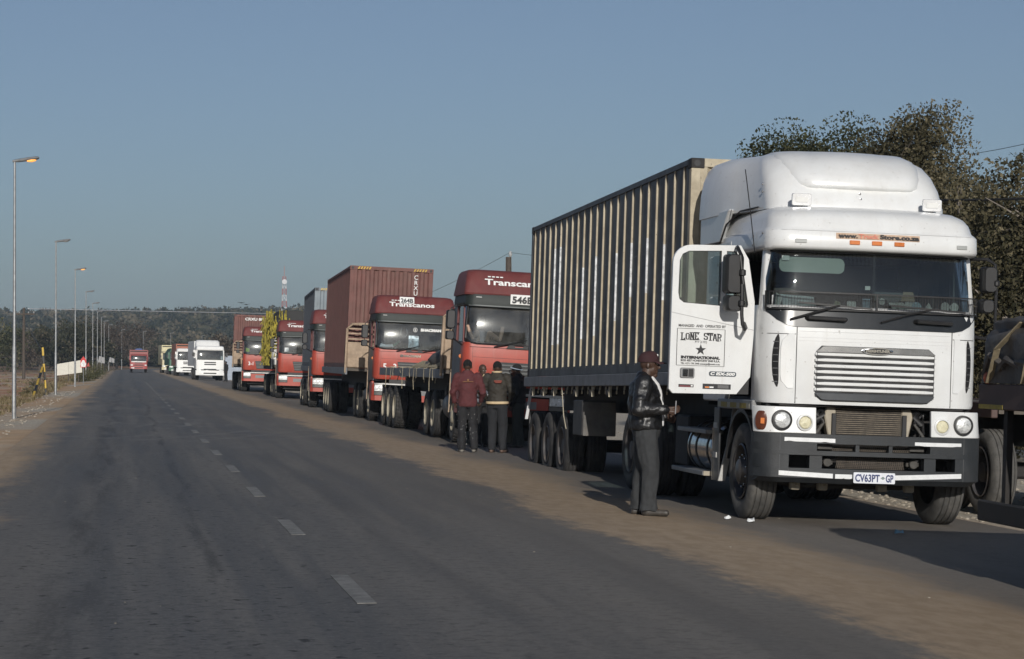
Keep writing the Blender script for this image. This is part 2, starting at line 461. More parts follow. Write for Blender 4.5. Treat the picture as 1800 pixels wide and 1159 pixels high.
    wob = math_n(n, l, 'ADD', math_n(n, l, 'MULTIPLY', math_n(n, l, 'SUBTRACT', sn, 0.5), 1.9), math_n(n, l, 'MULTIPLY', math_n(n, l, 'SUBTRACT', sf, 0.5), 0.9))
    uw = math_n(n, l, 'ADD', u, wob)
    sandc = mix_rgb(n, l, ramp(n, l, sf, 0.35, 0.65), (0.345, 0.25, 0.155), (0.44, 0.33, 0.22))
    sandc = mix_rgb(n, l, ramp(n, l, fine, 0.5, 0.8, 0, 0.35), sandc, (0.22, 0.16, 0.10))
    rgt = math_n(n, l, 'MULTIPLY', ramp(n, l, uw, 4.25, 4.75), ramp(n, l, uw, 6.35, 5.5, 0.10, 0.85))
    lft = ramp(n, l, uw, -1.2, -1.9, 0, 0.97)
    vei = ramp(n, l, math_n(n, l, 'ADD', u, math_n(n, l, 'MULTIPLY', wob, 1.3)), 0.9, 4.4, 0.0, 0.42)
    base = mix_rgb(n, l, math_n(n, l, 'MAXIMUM', vei, ramp(n, l, uw, 0.0, -1.4, 0.0, 0.2)), base, (0.19, 0.165, 0.135))
    col = mix_rgb(n, l, math_n(n, l, 'MAXIMUM', rgt, lft), base, sandc)
    l.new(col, b.inputs['Base Color'])
    l.new(ramp(n, l, strk, 0.3, 0.7, 0.62, 0.85), b.inputs['Roughness']); b.inputs['Specular IOR Level'].default_value = 0.35
    bp = n.new('ShaderNodeBump'); bp.inputs['Strength'].default_value = 0.55; bp.inputs['Distance'].default_value = 0.012
    l.new(math_n(n, l, 'ADD', fine, grain), bp.inputs['Height']); l.new(bp.outputs[0], b.inputs['Normal'])
    return m
def frange(a, b, s):
    out = []
    while a < b - 1e-6: out.append(a); a += s
    return out
def sheet(name, us, ys, zf, mat):
    vs = []; fs = []; uv = []
    for y in ys:
        c = road_cx(y)
        for u in us:
            vs.append((u + c, y, zf(u, u + c, y))); uv.append((u, y))
    k = len(us)
    for j in range(len(ys) - 1):
        for i in range(k - 1):
            a = j * k + i; fs.append((a, a + 1, a + k + 1, a + k))
    me = bpy.data.meshes.new(name); me.from_pydata(vs, [], fs)
    lay = me.uv_layers.new(name='lat')
    for lp in me.loops: lay.data[lp.index].uv = uv[lp.vertex_index]
    for p in me.polygons: p.use_smooth = True
    me.materials.append(mat)
    o = bpy.data.objects.new(name, me); link(o); o['kind'] = 'structure'
    return o
YS = [-300, -60, -10] + frange(0, 60, 1.0) + frange(60, 160, 2.5) + frange(160, 520, 6) + frange(520, 1000, 40) + [1000, 1500, 2500, 4500]
US = [-4500, -1500, -600, -300, -150, -100, -75, -60, -48, -40, -33, -27, -22, -18, -15, -12.5, -10.5, -9, -7.8, -6.8, -6, -5.3, -4.7, -4.2, -3.8, -3.4, -3.0, -2.6, -2.3, -2.0]
UM = [-1.9, 4.0, 9.3]
UR = [9.4, 9.8, 10.4, 11, 11.8, 12.6, 13.6, 15, 17, 20, 24, 30, 40, 55, 80, 120, 200, 400, 900, 1800, 4500]
sheet('ground', US + UM + UR, YS, lambda u, x, y: (gz(x, y) - 0.006 if (u <= -2.0 or u >= 9.4) else road_z(u) - 0.12), mat_ground())
sheet('road', [-2.04, -1.5, 0.0, 2.0, 4.0, 5.5, 7.5, 9.44], [y for y in YS if -60 <= y <= 800], lambda u, x, y: road_z(u), mat_road())
ROAD = [o for o in COL.objects if o.name == 'road'][0]
# worn centre line dashes
def mat_paint():
    m, n, l, b = new_mat('worn_road_paint')
    P = pos_coord(n)
    f = ramp(n, l, noise_tex(n, l, P, 5, 8, 0.75), 0.34, 0.6, 0.12, 0.75)
    f2 = ramp(n, l, noise_tex(n, l, P, 70, 3, 0.8), 0.3, 0.6, 0.45, 1)
    l.new(mix_rgb(n, l, math_n(n, l, 'MULTIPLY', f, f2), (0.10, 0.098, 0.092), (0.27, 0.265, 0.25)), b.inputs['Base Color'])
    b.inputs['Roughness'].default_value = 0.8
    return m
PAINT = mat_paint()
for k in range(26):
    yc = 16.05 + 6.02 * k
    w_ = 0.065
    mb = MB(); mb.box(1.58 - w_, 1.58 + w_, yc - 1.0, yc + 1.0, 0.0015, 0.006)
    mb.build('centre_line_dash', PAINT, ROAD, smooth=0)

# ------------------------------------------------------------------ vegetation helpers
def mat_leaf(name, c1, c2, c3, trans=0.25):
    if name in MATS: return MATS[name]
    m, n, l, b = new_mat(name)
    n.remove(b)
    a = n.new('ShaderNodeAttribute'); a.attribute_name = 'tone'
    col = mix_rgb(n, l, ramp(n, l, a.outputs['Fac'], 0, 0.6), c1, c2)
    col = mix_rgb(n, l, ramp(n, l, a.outputs['Fac'], 0.6, 1.0), col, c3)
    d = n.new('ShaderNodeBsdfDiffuse'); t = n.new('ShaderNodeBsdfTranslucent'); mx = n.new('ShaderNodeMixShader'); mx.inputs[0].default_value = trans
    l.new(col, d.inputs[0]); l.new(col, t.inputs[0]); l.new(d.outputs[0], mx.inputs[1]); l.new(t.outputs[0], mx.inputs[2])
    l.new(mx.outputs[0], n['Material Output'].inputs[0])
    MATS[name] = m
    return m
NPR = np.random.default_rng(11)
def leaf_object(name, cen, size, tone, mat, parent=None, aspect=0.55, flat=0.0):
    """many small leaf quads in one mesh"""
    cen = np.asarray(cen, float); n = len(cen)
    a = NPR.normal(size=(n, 3)); a[:, 2] *= (1 - flat); a /= np.linalg.norm(a, axis=1)[:, None]
    b = NPR.normal(size=(n, 3)); b -= (a * b).sum(1)[:, None] * a; b /= np.linalg.norm(b, axis=1)[:, None]
    s = np.asarray(size).reshape(-1, 1) * np.ones((n, 1))
    p0 = cen - a * s * 0.5; p2 = cen + a * s * 0.5
    p1 = cen + b * s * aspect * 0.5 + a * s * 0.08; p3 = cen - b * s * aspect * 0.5 + a * s * 0.08
    v = np.stack([p0, p1, p2, p3], 1).reshape(-1, 3)
    me = bpy.data.meshes.new(name)
    me.vertices.add(4 * n); me.vertices.foreach_set('co', v.ravel())
    me.loops.add(4 * n); me.loops.foreach_set('vertex_index', np.arange(4 * n, dtype=np.int32))
    me.polygons.add(n); me.polygons.foreach_set('loop_start', np.arange(0, 4 * n, 4, dtype=np.int32)); me.polygons.foreach_set('loop_total', np.full(n, 4, dtype=np.int32))
    me.update(calc_edges=True)
    at_ = me.attributes.new('tone', 'FLOAT', 'POINT')
    at_.data.foreach_set('value', np.repeat(np.clip(tone, 0, 1), 4).astype(np.float32))
    me.materials.append(mat)
    o = bpy.data.objects.new(name, me)
    return link(o, parent)
BARK = M('grey_brown_bark', (0.085, 0.07, 0.055), 0.9, var=0.3, scale=7, bump=0.6, bscale=12)
BARKP = M('pale_bark', (0.24, 0.21, 0.18), 0.9, var=0.25, scale=7, bump=0.5, bscale=12)
LEAF_R = mat_leaf('olive_brown_leaves', (0.042, 0.041, 0.025), (0.115, 0.102, 0.062), (0.215, 0.185, 0.12))
LEAF_G = mat_leaf('dark_green_leaves', (0.036, 0.042, 0.022), (0.085, 0.088, 0.048), (0.16, 0.145, 0.085))
LEAF_F = mat_leaf('far_bush_leaves', (0.028, 0.033, 0.022), (0.07, 0.07, 0.045), (0.15, 0.125, 0.085))
LEAF_B = mat_leaf('dry_brown_twigs', (0.05, 0.038, 0.03), (0.115, 0.09, 0.07), (0.19, 0.155, 0.125))
GRASSM = mat_leaf('dry_grass', (0.10, 0.085, 0.045), (0.24, 0.195, 0.11), (0.36, 0.30, 0.19))
WEEDM = mat_leaf('roadside_weeds', (0.05, 0.055, 0.03), (0.115, 0.115, 0.06), (0.21, 0.175, 0.095))

def tree(name, base, lobes, nleaf, lsize, mat, label, cat='tree', group=None, bark=BARK, trunk=0.16, nclump=40, crad=0.5, limbs=9, seed=1, twigs=0, parent=None, shellbias=0.6):
    """lobes: ellipsoids (cx, cy, cz, rx, ry, rz) relative to the base"""
    rs = np.random.default_rng(seed)
    root = empty(name, base)
    vol = np.array([l_[3] * l_[4] * l_[5] for l_ in lobes]) ** 0.8; vol /= vol.sum()
    cl = []
    for k in range(nclump):
        L = lobes[rs.choice(len(lobes), p=vol)]
        d = rs.normal(size=3); d /= np.linalg.norm(d)
        r = rs.uniform(0.15, 1) ** (1 - shellbias * 0.8)
        cl.append((np.array(L[:3]) + d * r * np.array(L[3:]), rs.uniform(0.6, 1.25), rs.uniform(-0.3, 0.28)))
    per = nleaf // nclump
    C_, S_, T_ = [], [], []
    for c, k, tn in cl:
        m_ = int(per * k * k)
        p = rs.normal(size=(m_, 3)); q_ = np.linalg.norm(p, axis=1)[:, None]; p = p / q_ * np.minimum(q_, 1.9) * crad * k * np.array([1, 1, 0.75]) * 0.55
        C_.append(c + p); S_.append(rs.uniform(0.6, 1.25, m_) * lsize)
        T_.append(0.45 + tn + rs.normal(size=m_) * 0.22)
    leaf_object('crown', np.concatenate(C_), np.concatenate(S_), np.concatenate(T_), mat, root)
    # trunk and limbs
    mb = MB()
    top = np.mean([np.array(l_[:3]) for l_ in lobes], 0)
    fork = top * np.array([0.35, 0.35, 0.0]) + np.array([0, 0, max(0.5, top[2] * 0.42)])
    pts = [np.zeros(3) + np.array([0, 0, -0.1]), fork * 0.5 + rs.normal(size=3) * 0.05 * top[2] * 0.3, fork]
    mb.tube(pts, trunk, 8, [trunk * 1.25, trunk, trunk * 0.8])
    order = sorted(cl, key=lambda c: -np.linalg.norm(c[0] - top))
    for i in range(min(limbs, len(order))):
        e = order[i * max(1, len(order) // limbs) % len(order)][0]
        mid = fork * 0.5 + e * 0.5 + rs.normal(size=3) * 0.12 * np.linalg.norm(e - fork)
        mb.tube([fork * 0.9, mid, e], trunk, 6, [trunk * 0.6, trunk * 0.34, trunk * 0.08])
        for j in range(twigs):
            q = e + rs.normal(size=3) * crad * 0.6
            mb.tube([mid * 0.4 + e * 0.6, q], trunk, 4, [trunk * 0.16, trunk * 0.03])
    mb.build('trunk', bark, root)
    return tag(root, label, cat, group)

# trees right behind the white truck
def rb(px, Z, y=None):
    p = at(px, 634, Z); return (p.x, p.y, gz(p.x, p.y))
GR = 'trees standing behind the white truck'
tree('leafy_tree', rb(1415, 52), [(0, 0, 4.9, 2.0, 1.7, 1.8), (-0.9, 0, 5.7, 0.9, 1.1, 1.3), (1.0, 0.3, 5.9, 1.3, 1.2, 1.4)], 52000, 0.088, LEAF_G,
     'dark green leafy tree rising directly above the white cab roof', 'tree', GR, seed=3, nclump=130, crad=0.62, twigs=3)
tree('leafy_tree', rb(1605, 49), [(0, 0, 4.6, 1.5, 1.5, 2.0), (0.0, 0, 6.3, 0.9, 1.0, 1.1), (0.75, 0, 5.2, 1.1, 1.1, 1.7), (-0.9, 0.4, 4.6, 1.3, 1.1, 1.9)], 56000, 0.09, LEAF_R,
     'tallest olive brown tree behind the right side of the white cab', 'tree', GR, seed=5, nclump=130, crad=0.6, twigs=3)
tree('leafy_tree', rb(1735, 41), [(0, 0, 2.7, 1.5, 1.3, 1.6), (0.2, 0, 4.3, 1.0, 1.1, 1.0), (-0.5, 0.2, 2.6, 1.0, 1.0, 1.4)], 42000, 0.09, LEAF_R,
     'brown leaved tree beside the right mirror of the white truck', 'tree', GR, seed=8, nclump=120, crad=0.58, twigs=5, bark=BARKP)
tree('leafy_tree', rb(1830, 38), [(0, 0, 2.6, 1.4, 1.3, 1.9), (-0.1, 0, 4.4, 0.95, 1.0, 0.95)], 32000, 0.09, LEAF_R,
     'brown leaved tree cut off by the right edge of the picture', 'tree', GR, seed=12, nclump=100, crad=0.58, twigs=5, bark=BARKP)
tree('bush', rb(1770, 44), [(0, 0, 1.1, 2.2, 1.2, 1.1)], 8000, 0.12, LEAF_R,
     'low brown bush behind the tarpaulin load at the right edge', 'bush', seed=13, nclump=50, crad=0.5, twigs=2, trunk=0.06, bark=BARKP)
tree('bush', rb(1630, 50), [(0, 0, 1.5, 2.6, 1.2, 1.4)], 8000, 0.12, LEAF_R,
     'olive bush hidden behind the white cab under the tallest tree', 'bush', seed=14, nclump=50, crad=0.5, twigs=1, trunk=0.06)

# trees across the field on the left
GL = 'thorn trees at the far bend on the left'
LT = [(-10, 330, 7.6, 5.0, LEAF_G, 'dark tree cut off by the left edge of the picture'),
      (30, 400, 6.6, 5.5, LEAF_B, 'low brown thorn tree left of the wooden power pole'),
      (70, 380, 7.2, 5.5, LEAF_B, 'brown thorn tree right of the wooden power pole'),
      (108, 350, 8.2, 5.6, LEAF_F, 'dense dark thorn tree above the white board, left one'),
      (142, 365, 8.6, 5.8, LEAF_F, 'dense dark thorn tree above the white board, right one'),
      (174, 420, 9.4, 5.0, LEAF_B, 'brown thorn tree behind the row of lamp poles'),
      (205, 430, 11.4, 5.6, LEAF_B, 'tall bare brown tree with pale limbs near the bend'),
      (240, 470, 9.5, 5.4, LEAF_B, 'brown tree right behind the oncoming red truck'),
      (275, 520, 6.2, 6.0, LEAF_F, 'green brown tree right of the oncoming red truck'),
      (318, 560, 6.6, 7.0, LEAF_F, 'rounded tree above the cream and green lorries'),
      (362, 520, 6.4, 6.0, LEAF_F, 'rounded tree above the far white truck'),
      (398, 330, 5.6, 3.6, LEAF_B, 'bare pale tree left of the furthest red container')]
for i, (px, Z, h, rw, lm, lab) in enumerate(LT):
    p = at(px, 634, Z); b_ = (p.x, p.y, gz(p.x, p.y) - 0.1)
    lob = [(0, 0, h * 0.62, rw * 0.75, rw * 0.7, h * 0.34)] + [(rw * math.cos(a) * 0.55, rw * math.sin(a) * 0.5, h * (0.42 + 0.16 * math.sin(3 * a + i)), rw * 0.48, rw * 0.5, h * 0.34) for a in (0.3, 2.2, 4.0, 5.3)]
    tree('thorn_tree', b_, lob, 7500 if lm is LEAF_F else 5200, 0.42 if lm is not LEAF_B else 0.34, lm, lab, 'tree', GL, seed=30 + i, nclump=70, crad=1.25, twigs=2,
         trunk=0.22, bark=BARKP if i in (6, 11) else BARK, shellbias=0.5)

# wooded hills and the far wood
def hill_h(x, y):
    n = mnoise.noise(Vector((x * 0.0022, y * 0.0016, 0.5))) * 0.5 + mnoise.noise(Vector((x * 0.006, y * 0.004, 4.5))) * 0.22
    return 24.0 * sstep(600, 1250, y) * (0.92 + n * 0.75) * (0.72 + 0.28 * sstep(-420, -60, x)) - 0.5
hx = frange(-900, 1500, 40); hy = frange(560, 2400, 46)
vs = [(x, y, hill_h(x, y)) for y in hy for x in hx]; k_ = len(hx)
fs = [(j * k_ + i, j * k_ + i + 1, (j + 1) * k_ + i + 1, (j + 1) * k_ + i) for j in range(len(hy) - 1) for i in range(k_ - 1)]
me = bpy.data.meshes.new('hills'); me.from_pydata(vs, [], fs); me.materials.append(M('hill_scrub', (0.07, 0.062, 0.04), 0.95, var=0.3, scale=0.02))
for p_ in me.polygons: p_.use_smooth = True
tag(link(bpy.data.objects.new('hills', me)), kind='structure')
rs = np.random.default_rng(21); Cn, Sn, Tn = [], [], []
for k in range(2300):
    Z = 470 + 1000 * rs.uniform() ** 0.9
    px = rs.uniform(-60, 1900) if k % 3 == 0 else rs.uniform(-30, 640)
    p = at(px, 634, Z)
    if abs(p.x - 3 - road_cx(p.y)) < 14 + 8 * rs.uniform() and p.y < 800: continue
    r = rs.uniform(1.8, 5.2); hh = rs.uniform(2.2, 6.4)
    z0 = max(hill_h(p.x, p.y), 0) if p.y > 600 else 0
    m_ = 85
    d = rs.normal(size=(m_, 3)); d /= np.linalg.norm(d, axis=1)[:, None]; d *= rs.uniform(0.55, 1.0, (m_, 1))
    c = np.array([p.x, p.y, z0 + hh * 0.55]) + d * np.array([r, r, hh * 0.5]) * (1 + 0.18 * rs.normal(size=(m_, 1)))
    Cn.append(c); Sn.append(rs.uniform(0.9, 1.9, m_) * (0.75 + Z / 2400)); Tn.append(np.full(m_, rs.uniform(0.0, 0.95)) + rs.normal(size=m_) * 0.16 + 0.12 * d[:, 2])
tag(leaf_object('far_wood', np.concatenate(Cn), np.concatenate(Sn), np.concatenate(Tn), LEAF_F, aspect=0.8), 'grey green woodland covering the far hillside', 'woodland', kind='stuff')

# dry grass, weeds, stones along the left verge
rs = np.random.default_rng(5); C1, S1, T1 = [], [], []; gx = []
for k in range(4200):
    y = 14 + 330 * rs.uniform() ** 1.3; u = -3.7 - abs(rs.normal()) * (0.9 if k % 3 else 6.0)
    if mnoise.noise(Vector((u * 0.7, y * 0.22, 1.7))) < 0.16 and k % 5: continue
    x = u + road_cx(y); gx.append((x, y, gz(x, y), rs.uniform(0.08, 0.24) * (1 if u < -3.4 else 0.6), rs.uniform(0.2, 0.9)))
vv, ff, tt = [], [], []
for x, y, z, h, tn in gx:
    for j in range(10):
        a = rs.uniform(0, 6.28); sp_ = rs.uniform(0.2, 1.1) * h; bx, by = x + rs.normal() * 0.09, y + rs.normal() * 0.09; wd = 0.010 + 0.004 * (y / 40)
        n0 = len(vv); ca, sa = math.cos(a), math.sin(a)
        vv += [(bx - wd * sa, by + wd * ca, z - 0.01), (bx + wd * sa, by - wd * ca, z - 0.01), (bx + ca * sp_, by + sa * sp_, z + h * rs.uniform(0.6, 1.1))]
        ff.append((n0, n0 + 1, n0 + 2)); tt += [tn + rs.normal() * 0.15] * 3
me = bpy.data.meshes.new('dry_grass'); me.from_pydata(vv, [], ff); a_ = me.attributes.new('tone', 'FLOAT', 'POINT'); a_.data.foreach_set('value', np.clip(np.array(tt), 0, 1).astype(np.float32)); me.materials.append(GRASSM)
tag(link(bpy.data.objects.new('dry_grass', me)), 'tufts of dry grass along the left verge', 'grass', kind='stuff')
def stones(name, spots, label, mat):
    mb = MB()
    for x, y, z, r in spots:
        q = [Vector((rs.normal(), rs.normal(), rs.normal())).normalized() for _ in range(1)]
        ring = lambda zz, rr: [(x + rr * r * math.cos(a + zz) * rs.uniform(0.75, 1.2), y + rr * r * math.sin(a + zz) * rs.uniform(0.75, 1.2), z + zz * r * 0.7) for a in (0, 1.05, 2.1, 3.14, 4.19, 5.24)]
        mb.loft([ring(-0.3, 0.9), ring(0.25, 1.0), ring(0.7, 0.5)])
    return tag(mb.build(name, mat), label, 'gravel', kind='stuff')
sp_ = []
for k in range(900):
    y = 16 + 110 * rs.uniform() ** 1.6; u = -2.5 - abs(rs.normal()) * 1.6; x = u + road_cx(y)
    sp_.append((x, y, gz(x, y), rs.uniform(0.012, 0.05)))
PEB = M('pale_stones', (0.36, 0.32, 0.26), 0.9, var=0.25, scale=12)
stones('gravel', sp_, 'small pale stones scattered on the left verge', PEB)
sp_ = []
for k in range(2600):
    y = 18 + 40 * rs.uniform(); x = 9.5 + 9 * rs.uniform() ** 1.3
    sp_.append((x, y, gz(x, y), rs.uniform(0.012, 0.04)))
stones('gravel', sp_, 'pale gravel on the ground right of the white truck', PEB)
# litter and pebbles on the parking lane
sp_ = []
for k in range(80):
    y = 13 + 45 * rs.uniform() ** 1.3; x = rs.uniform(-1.2, 8.5)
    sp_.append((x, y, road_z(x), rs.uniform(0.004, 0.012)))
stones('grit', sp_, 'loose grit and crumbs scattered on the asphalt', PEB)
for px, py, sx, lab in ((1279, 918, 0.045, 'crumpled white paper scrap left of the truck front tyre'), (1320, 922, 0.05, 'small white paper scrap in front of the truck front tyre'), (1580, 935, 0.06, 'small blue paper scrap in the shadow in front of the truck')):
    p = at(px, py, 1.72 * FPX / (py - 634)); z = road_z(p.x)
    mb = MB()
    pts = [(math.cos(a) * sx * rs.uniform(0.6, 1.1), math.sin(a) * sx * 0.8 * rs.uniform(0.6, 1.1)) for a in np.linspace(0, 5.6, 8)]
    mb.loft([[(x, y, 0.003 + 0.02 * rs.uniform()) for x, y in pts], [(x * 0.8, y * 0.8, 0.02 + 0.035 * rs.uniform()) for x, y in pts]])
    o = mb.build('paper_scrap', PAPER if px < 1500 else M('blue_paper', (0.15, 0.28, 0.36), 0.7)); o.location = (p.x, p.y, z + 0.002)
    tag(o, lab, 'litter')

def weed(name, base, r, h, n_, label, mat=WEEDM, seed=1, group=None):
    rs = np.random.default_rng(seed); root = empty(name, base)
    d = rs.normal(size=(n_, 3)); d /= np.linalg.norm(d, axis=1)[:, None]; d[:, 2] = abs(d[:, 2])
    c = d * rs.uniform(0.3, 1.0, (n_, 1)) * np.array([r, r, h])
    leaf_object('foliage', c, rs.uniform(0.06, 0.16, n_) * (0.8 + r * 0.3), 0.4 + 0.4 * d[:, 2] * rs.uniform(0, 1, n_) + rs.normal(size=n_) * 0.2, mat, root, aspect=0.35)
    mb = MB()
    for k in range(9):
        a = rs.uniform(0, 6.28); mb.tube([(0, 0, -0.05), (math.cos(a) * r * 0.4, math.sin(a) * r * 0.4, h * 0.5), (math.cos(a) * r * 0.7, math.sin(a) * r * 0.7, h * rs.uniform(0.7, 1.05))], 0.02, 4, [0.02, 0.013, 0.004])
    mb.build('stem', BARK, root)
    return tag(root, label, 'bush', group)
for i, (u, y, r, h, lab) in enumerate(((-3.1, 182, 1.0, 1.1, 'nearest scrubby roadside bush right of the warning sign'), (-2.95, 205, 1.2, 1.4, 'second scrubby bush behind the warning sign'), (-3.0, 230, 1.3, 1.7, 'tall scrubby bush among the lamp poles'),
                                       (-2.9, 262, 1.3, 1.6, 'furthest scrubby bush at the end of the verge'), (-5.6, 150, 0.7, 0.6, 'low weed under the white board'), (-4.4, 62, 0.55, 0.3, 'low green weed left of the nearest lamp pole'), (-4.6, 118, 0.6, 0.4, 'low weed at the foot of the second lamp pole'))):
    x = u + road_cx(y); weed('scrub_bush', (x, y, gz(x, y)), r, h, 1600 if r > 0.8 else 350, lab, seed=60 + i, group='scrub along the left verge')

# ------------------------------------------------------------------ street lamps
def emis(name, col, st):
    m, n, l, b = new_mat(name)
    b.inputs['Emission Color'].default_value = (*col, 1); b.inputs['Emission Strength'].default_value = st; b.inputs['Base Color'].default_value = (*col, 1)
    return m
LIT = emis('sodium_glow', (1.0, 0.42, 0.10), 1.6)
BOWL = M('grey_lamp_bowl', (0.35, 0.36, 0.36), 0.25)
def lamp_meshes():
    H = 7.3
    p = MB(); p.lathe([(-0.2, 0.062), (2.0, 0.06), (2.06, 0.045), (H - 0.1, 0.032), (H, 0.032)], 'z', n=10, cap=True)
    b = MB(); rings = []
    for t, wd, hh, zz in ((-0.06, 0.04, 0.035, 0.0), (0.1, 0.055, 0.05, 0.02), (0.35, 0.10, 0.055, 0.055), (0.6, 0.11, 0.055, 0.09), (0.68, 0.06, 0.03, 0.10)):
        rings.append([(t, wd * math.cos(a), H + zz + hh * math.sin(a)) for a in np.linspace(0, 2 * math.pi, 11)[:-1]])
    b.loft(rings)
    g = MB(); rings = []
    for t, wd, hh in ((0.30, 0.02, 0.01), (0.36, 0.08, 0.06), (0.48, 0.095, 0.085), (0.58, 0.08, 0.07), (0.64, 0.02, 0.01)):
        rings.append([(t, wd * math.cos(a), H + 0.02 + 0.155 * (t - 0.1) - 0.02 + hh * min(0, math.sin(a)) * 1.0 + (0.01 if math.sin(a) > 0 else 0)) for a in np.linspace(0, 2 * math.pi, 11)[:-1]])
    g.loft(rings)
    return p, b, g
LP = [(25, 65, 1), (98, 109, 0), (132, 143, 1), (151, 189, 0), (163, 227, 0), (171, 266, 0), (178, 301, 0), (183, 331, 0), (191, 368, 0), (214, 421, 0), (252, 446, 0), (300, 473, 0), (355, 527, 0)]
ORD = ['nearest', 'second', 'third', 'fourth', 'fifth', 'sixth', 'seventh', 'eighth', 'ninth', 'tenth', 'eleventh', 'twelfth', 'furthest']
lamp0 = None
for i, (px, Z, lit) in enumerate(LP):
    q = at(px, 634, Z); z = gz(q.x, q.y)
    root = empty('street_lamp', (q.x, q.y, z), (0, 0, R(rng.uniform(-2, 2)) - YAW * 0.5))
    if lamp0 is None:
        p, b, g = lamp_meshes()
        po = p.build('pole', GALV, root); bo = b.build('luminaire', GALV, root); go = g.build('lamp_bowl', BOWL, bo)
        lamp0 = (po.data, bo.data, go.data)
    else:
        link(bpy.data.objects.new('pole', lamp0[0]), root); bo = link(bpy.data.objects.new('luminaire', lamp0[1]), root); go = link(bpy.data.objects.new('lamp_bowl', lamp0[2]), bo)
    if lit:
        go.data = lamp0[2].copy(); go.data.materials.clear(); go.data.materials.append(LIT)
    tag(root, f'galvanised street lamp on the left verge, {ORD[i]} from the camera' + (', glowing orange' if lit else ''), 'street lamp', 'street lamps along the left verge')

# ------------------------------------------------------------------ power poles, wires, mast
def wire(name, a, b, sag, r, mat, label, cat='wire'):
    a = Vector(a); b = Vector(b)
    pts = [a.lerp(b, t) - Vector((0, 0, sag * 4 * t * (1 - t))) for t in np.linspace(0, 1, 17)]
    mb = MB(); mb.tube(pts, r, 5)
    return tag(mb.build(name, mat), label, cat)
def util_pole(px, Z, top_py, label, cross=True, lean=0.0, zb=None):
    q = at(px, 634, Z); t = at(px, top_py, Z); z = gz(q.x, q.y)
    root = empty('power_pole', (q.x, q.y, z)); h = t.z - z
    mb = MB(); mb.tube([(0, 0, -0.3), (lean * h * 0.5, 0, h * 0.5), (lean * h, 0, h)], 0.13, 8, [0.15, 0.13, 0.10]); mb.build('pole', WOOD, root)
    if cross:
        c = MB(); c.box(-0.95, 0.95, -0.16, -0.08, h - 0.62, h - 0.5); c.build('crossarm', WOOD, root)
        for x in (-0.85, -0.4, 0.4, 0.85):
            i_ = MB(); i_.lathe([(h - 0.5, 0.02), (h - 0.44, 0.05), (h - 0.38, 0.05), (h - 0.34, 0.02)], 'z', (x, -0.12, 0), n=8, cap=True); i_.build('insulator', BOWL, root)
    return tag(root, label, 'power pole'), Vector((q.x, q.y, z + h))
pA, tA = util_pole(41.7, 200, 541, 'wooden power pole with crossarm standing in the left field')
WIRE = M('bright_wire', (0.85, 0.85, 0.85), 0.7, 0.0)
WIRED = M('dark_cable', (0.02, 0.02, 0.02), 0.6)
wire('power_line', at(50, 543, 200), at(700, 556, 420), 0.0, 0.035, WIRE, 'pale power line crossing the sky above the far hills')
mb = MB(); mb.tube([at(44, 567, 199), at(70, 610, 150), at(74, 616, 117)], 0.025, 5); tag(mb.build('stay_wire', WIRED), 'dark stay wire running down from the wooden power pole', 'wire')
pB, tB = util_pole(894, 75, 452, 'weathered power pole top behind the red truck with the 546B plate', cross=False)
mb = MB(); mb.lathe([(0, 0.02), (0.06, 0.06), (0.14, 0.06), (0.2, 0.02)], 'z', (0.06, 0, tB.z - pB.location.z - 0.0), n=8, cap=True); mb.build('insulator', BOWL, pB)
wire('overhead_wire', tB + Vector((0.05, 0, 0.15)), at(600, 566, 110), 0.3, 0.006, WIRED, 'thin dark wire running left from the weathered pole')
wire('overhead_wire', tB + Vector((0.05, 0, 0.15)), at(1300, 430, 66), 0.3, 0.006, WIRED, 'thin dark wire running right behind the container')
wire('overhead_cable', at(1560, 350, 40), at(1900, 343, 36), 0.05, 0.022, WIRED, 'thick black cable passing in front of the brown trees')
wire('overhead_wire', at(1700, 272, 60), at(1900, 228, 50), 0.05, 0.008, WIRED, 'thin wire in the sky above the brown trees')
# radio mast on the hill
q = at(499.6, 634, 1150); mast = empty('radio_mast', (q.x, q.y, 16)); top = at(499.6, 486, 1150).z - 16
MR = M('mast_red', (0.36, 0.12, 0.10), 0.6); MW = M('mast_white', (0.55, 0.55, 0.55), 0.6)
nb = 9
for k in range(nb):
    mb = MB(); z0, z1 = top * k / nb, top * (k + 1) / nb; r0, r1 = 1.5 - 0.75 * k / nb, 1.5 - 0.75 * (k + 1) / nb
    cs = [(-1, -1), (1, -1), (1, 1), (-1, 1)]
    for i in range(4):
        a, b = cs[i], cs[(i + 1) % 4]
        mb.bar((a[0] * r0, a[1] * r0, z0), (a[0] * r1, a[1] * r1, z1), 0.22)
        mb.bar((a[0] * r0, a[1] * r0, z0), (b[0] * r1, b[1] * r1, z1), 0.12); mb.bar((b[0] * r0, b[1] * r0, z0), (a[0] * r1, a[1] * r1, z1), 0.12)
        mb.bar((a[0] * r1, a[1] * r1, z1 - 0.2), (b[0] * r1, b[1] * r1, z1 - 0.2), 0.15)
    mb.build('mast_section', MR if k % 2 == 0 else MW, mast)
mb = MB(); mb.lathe([(-0.5, 0.4), (-0.4, 1.3), (0.3, 1.2)], 'y', (0, -1.2, top * 0.9), n=12, cap=True); mb.build('dish_antenna', MW, mast)
mb = MB(); mb.bar((0, 0, top), (0, 0, top + 5), 0.25); mb.build('aerial', MR, mast)
tag(mast, 'red and white lattice radio mast on the far hill', 'mast')
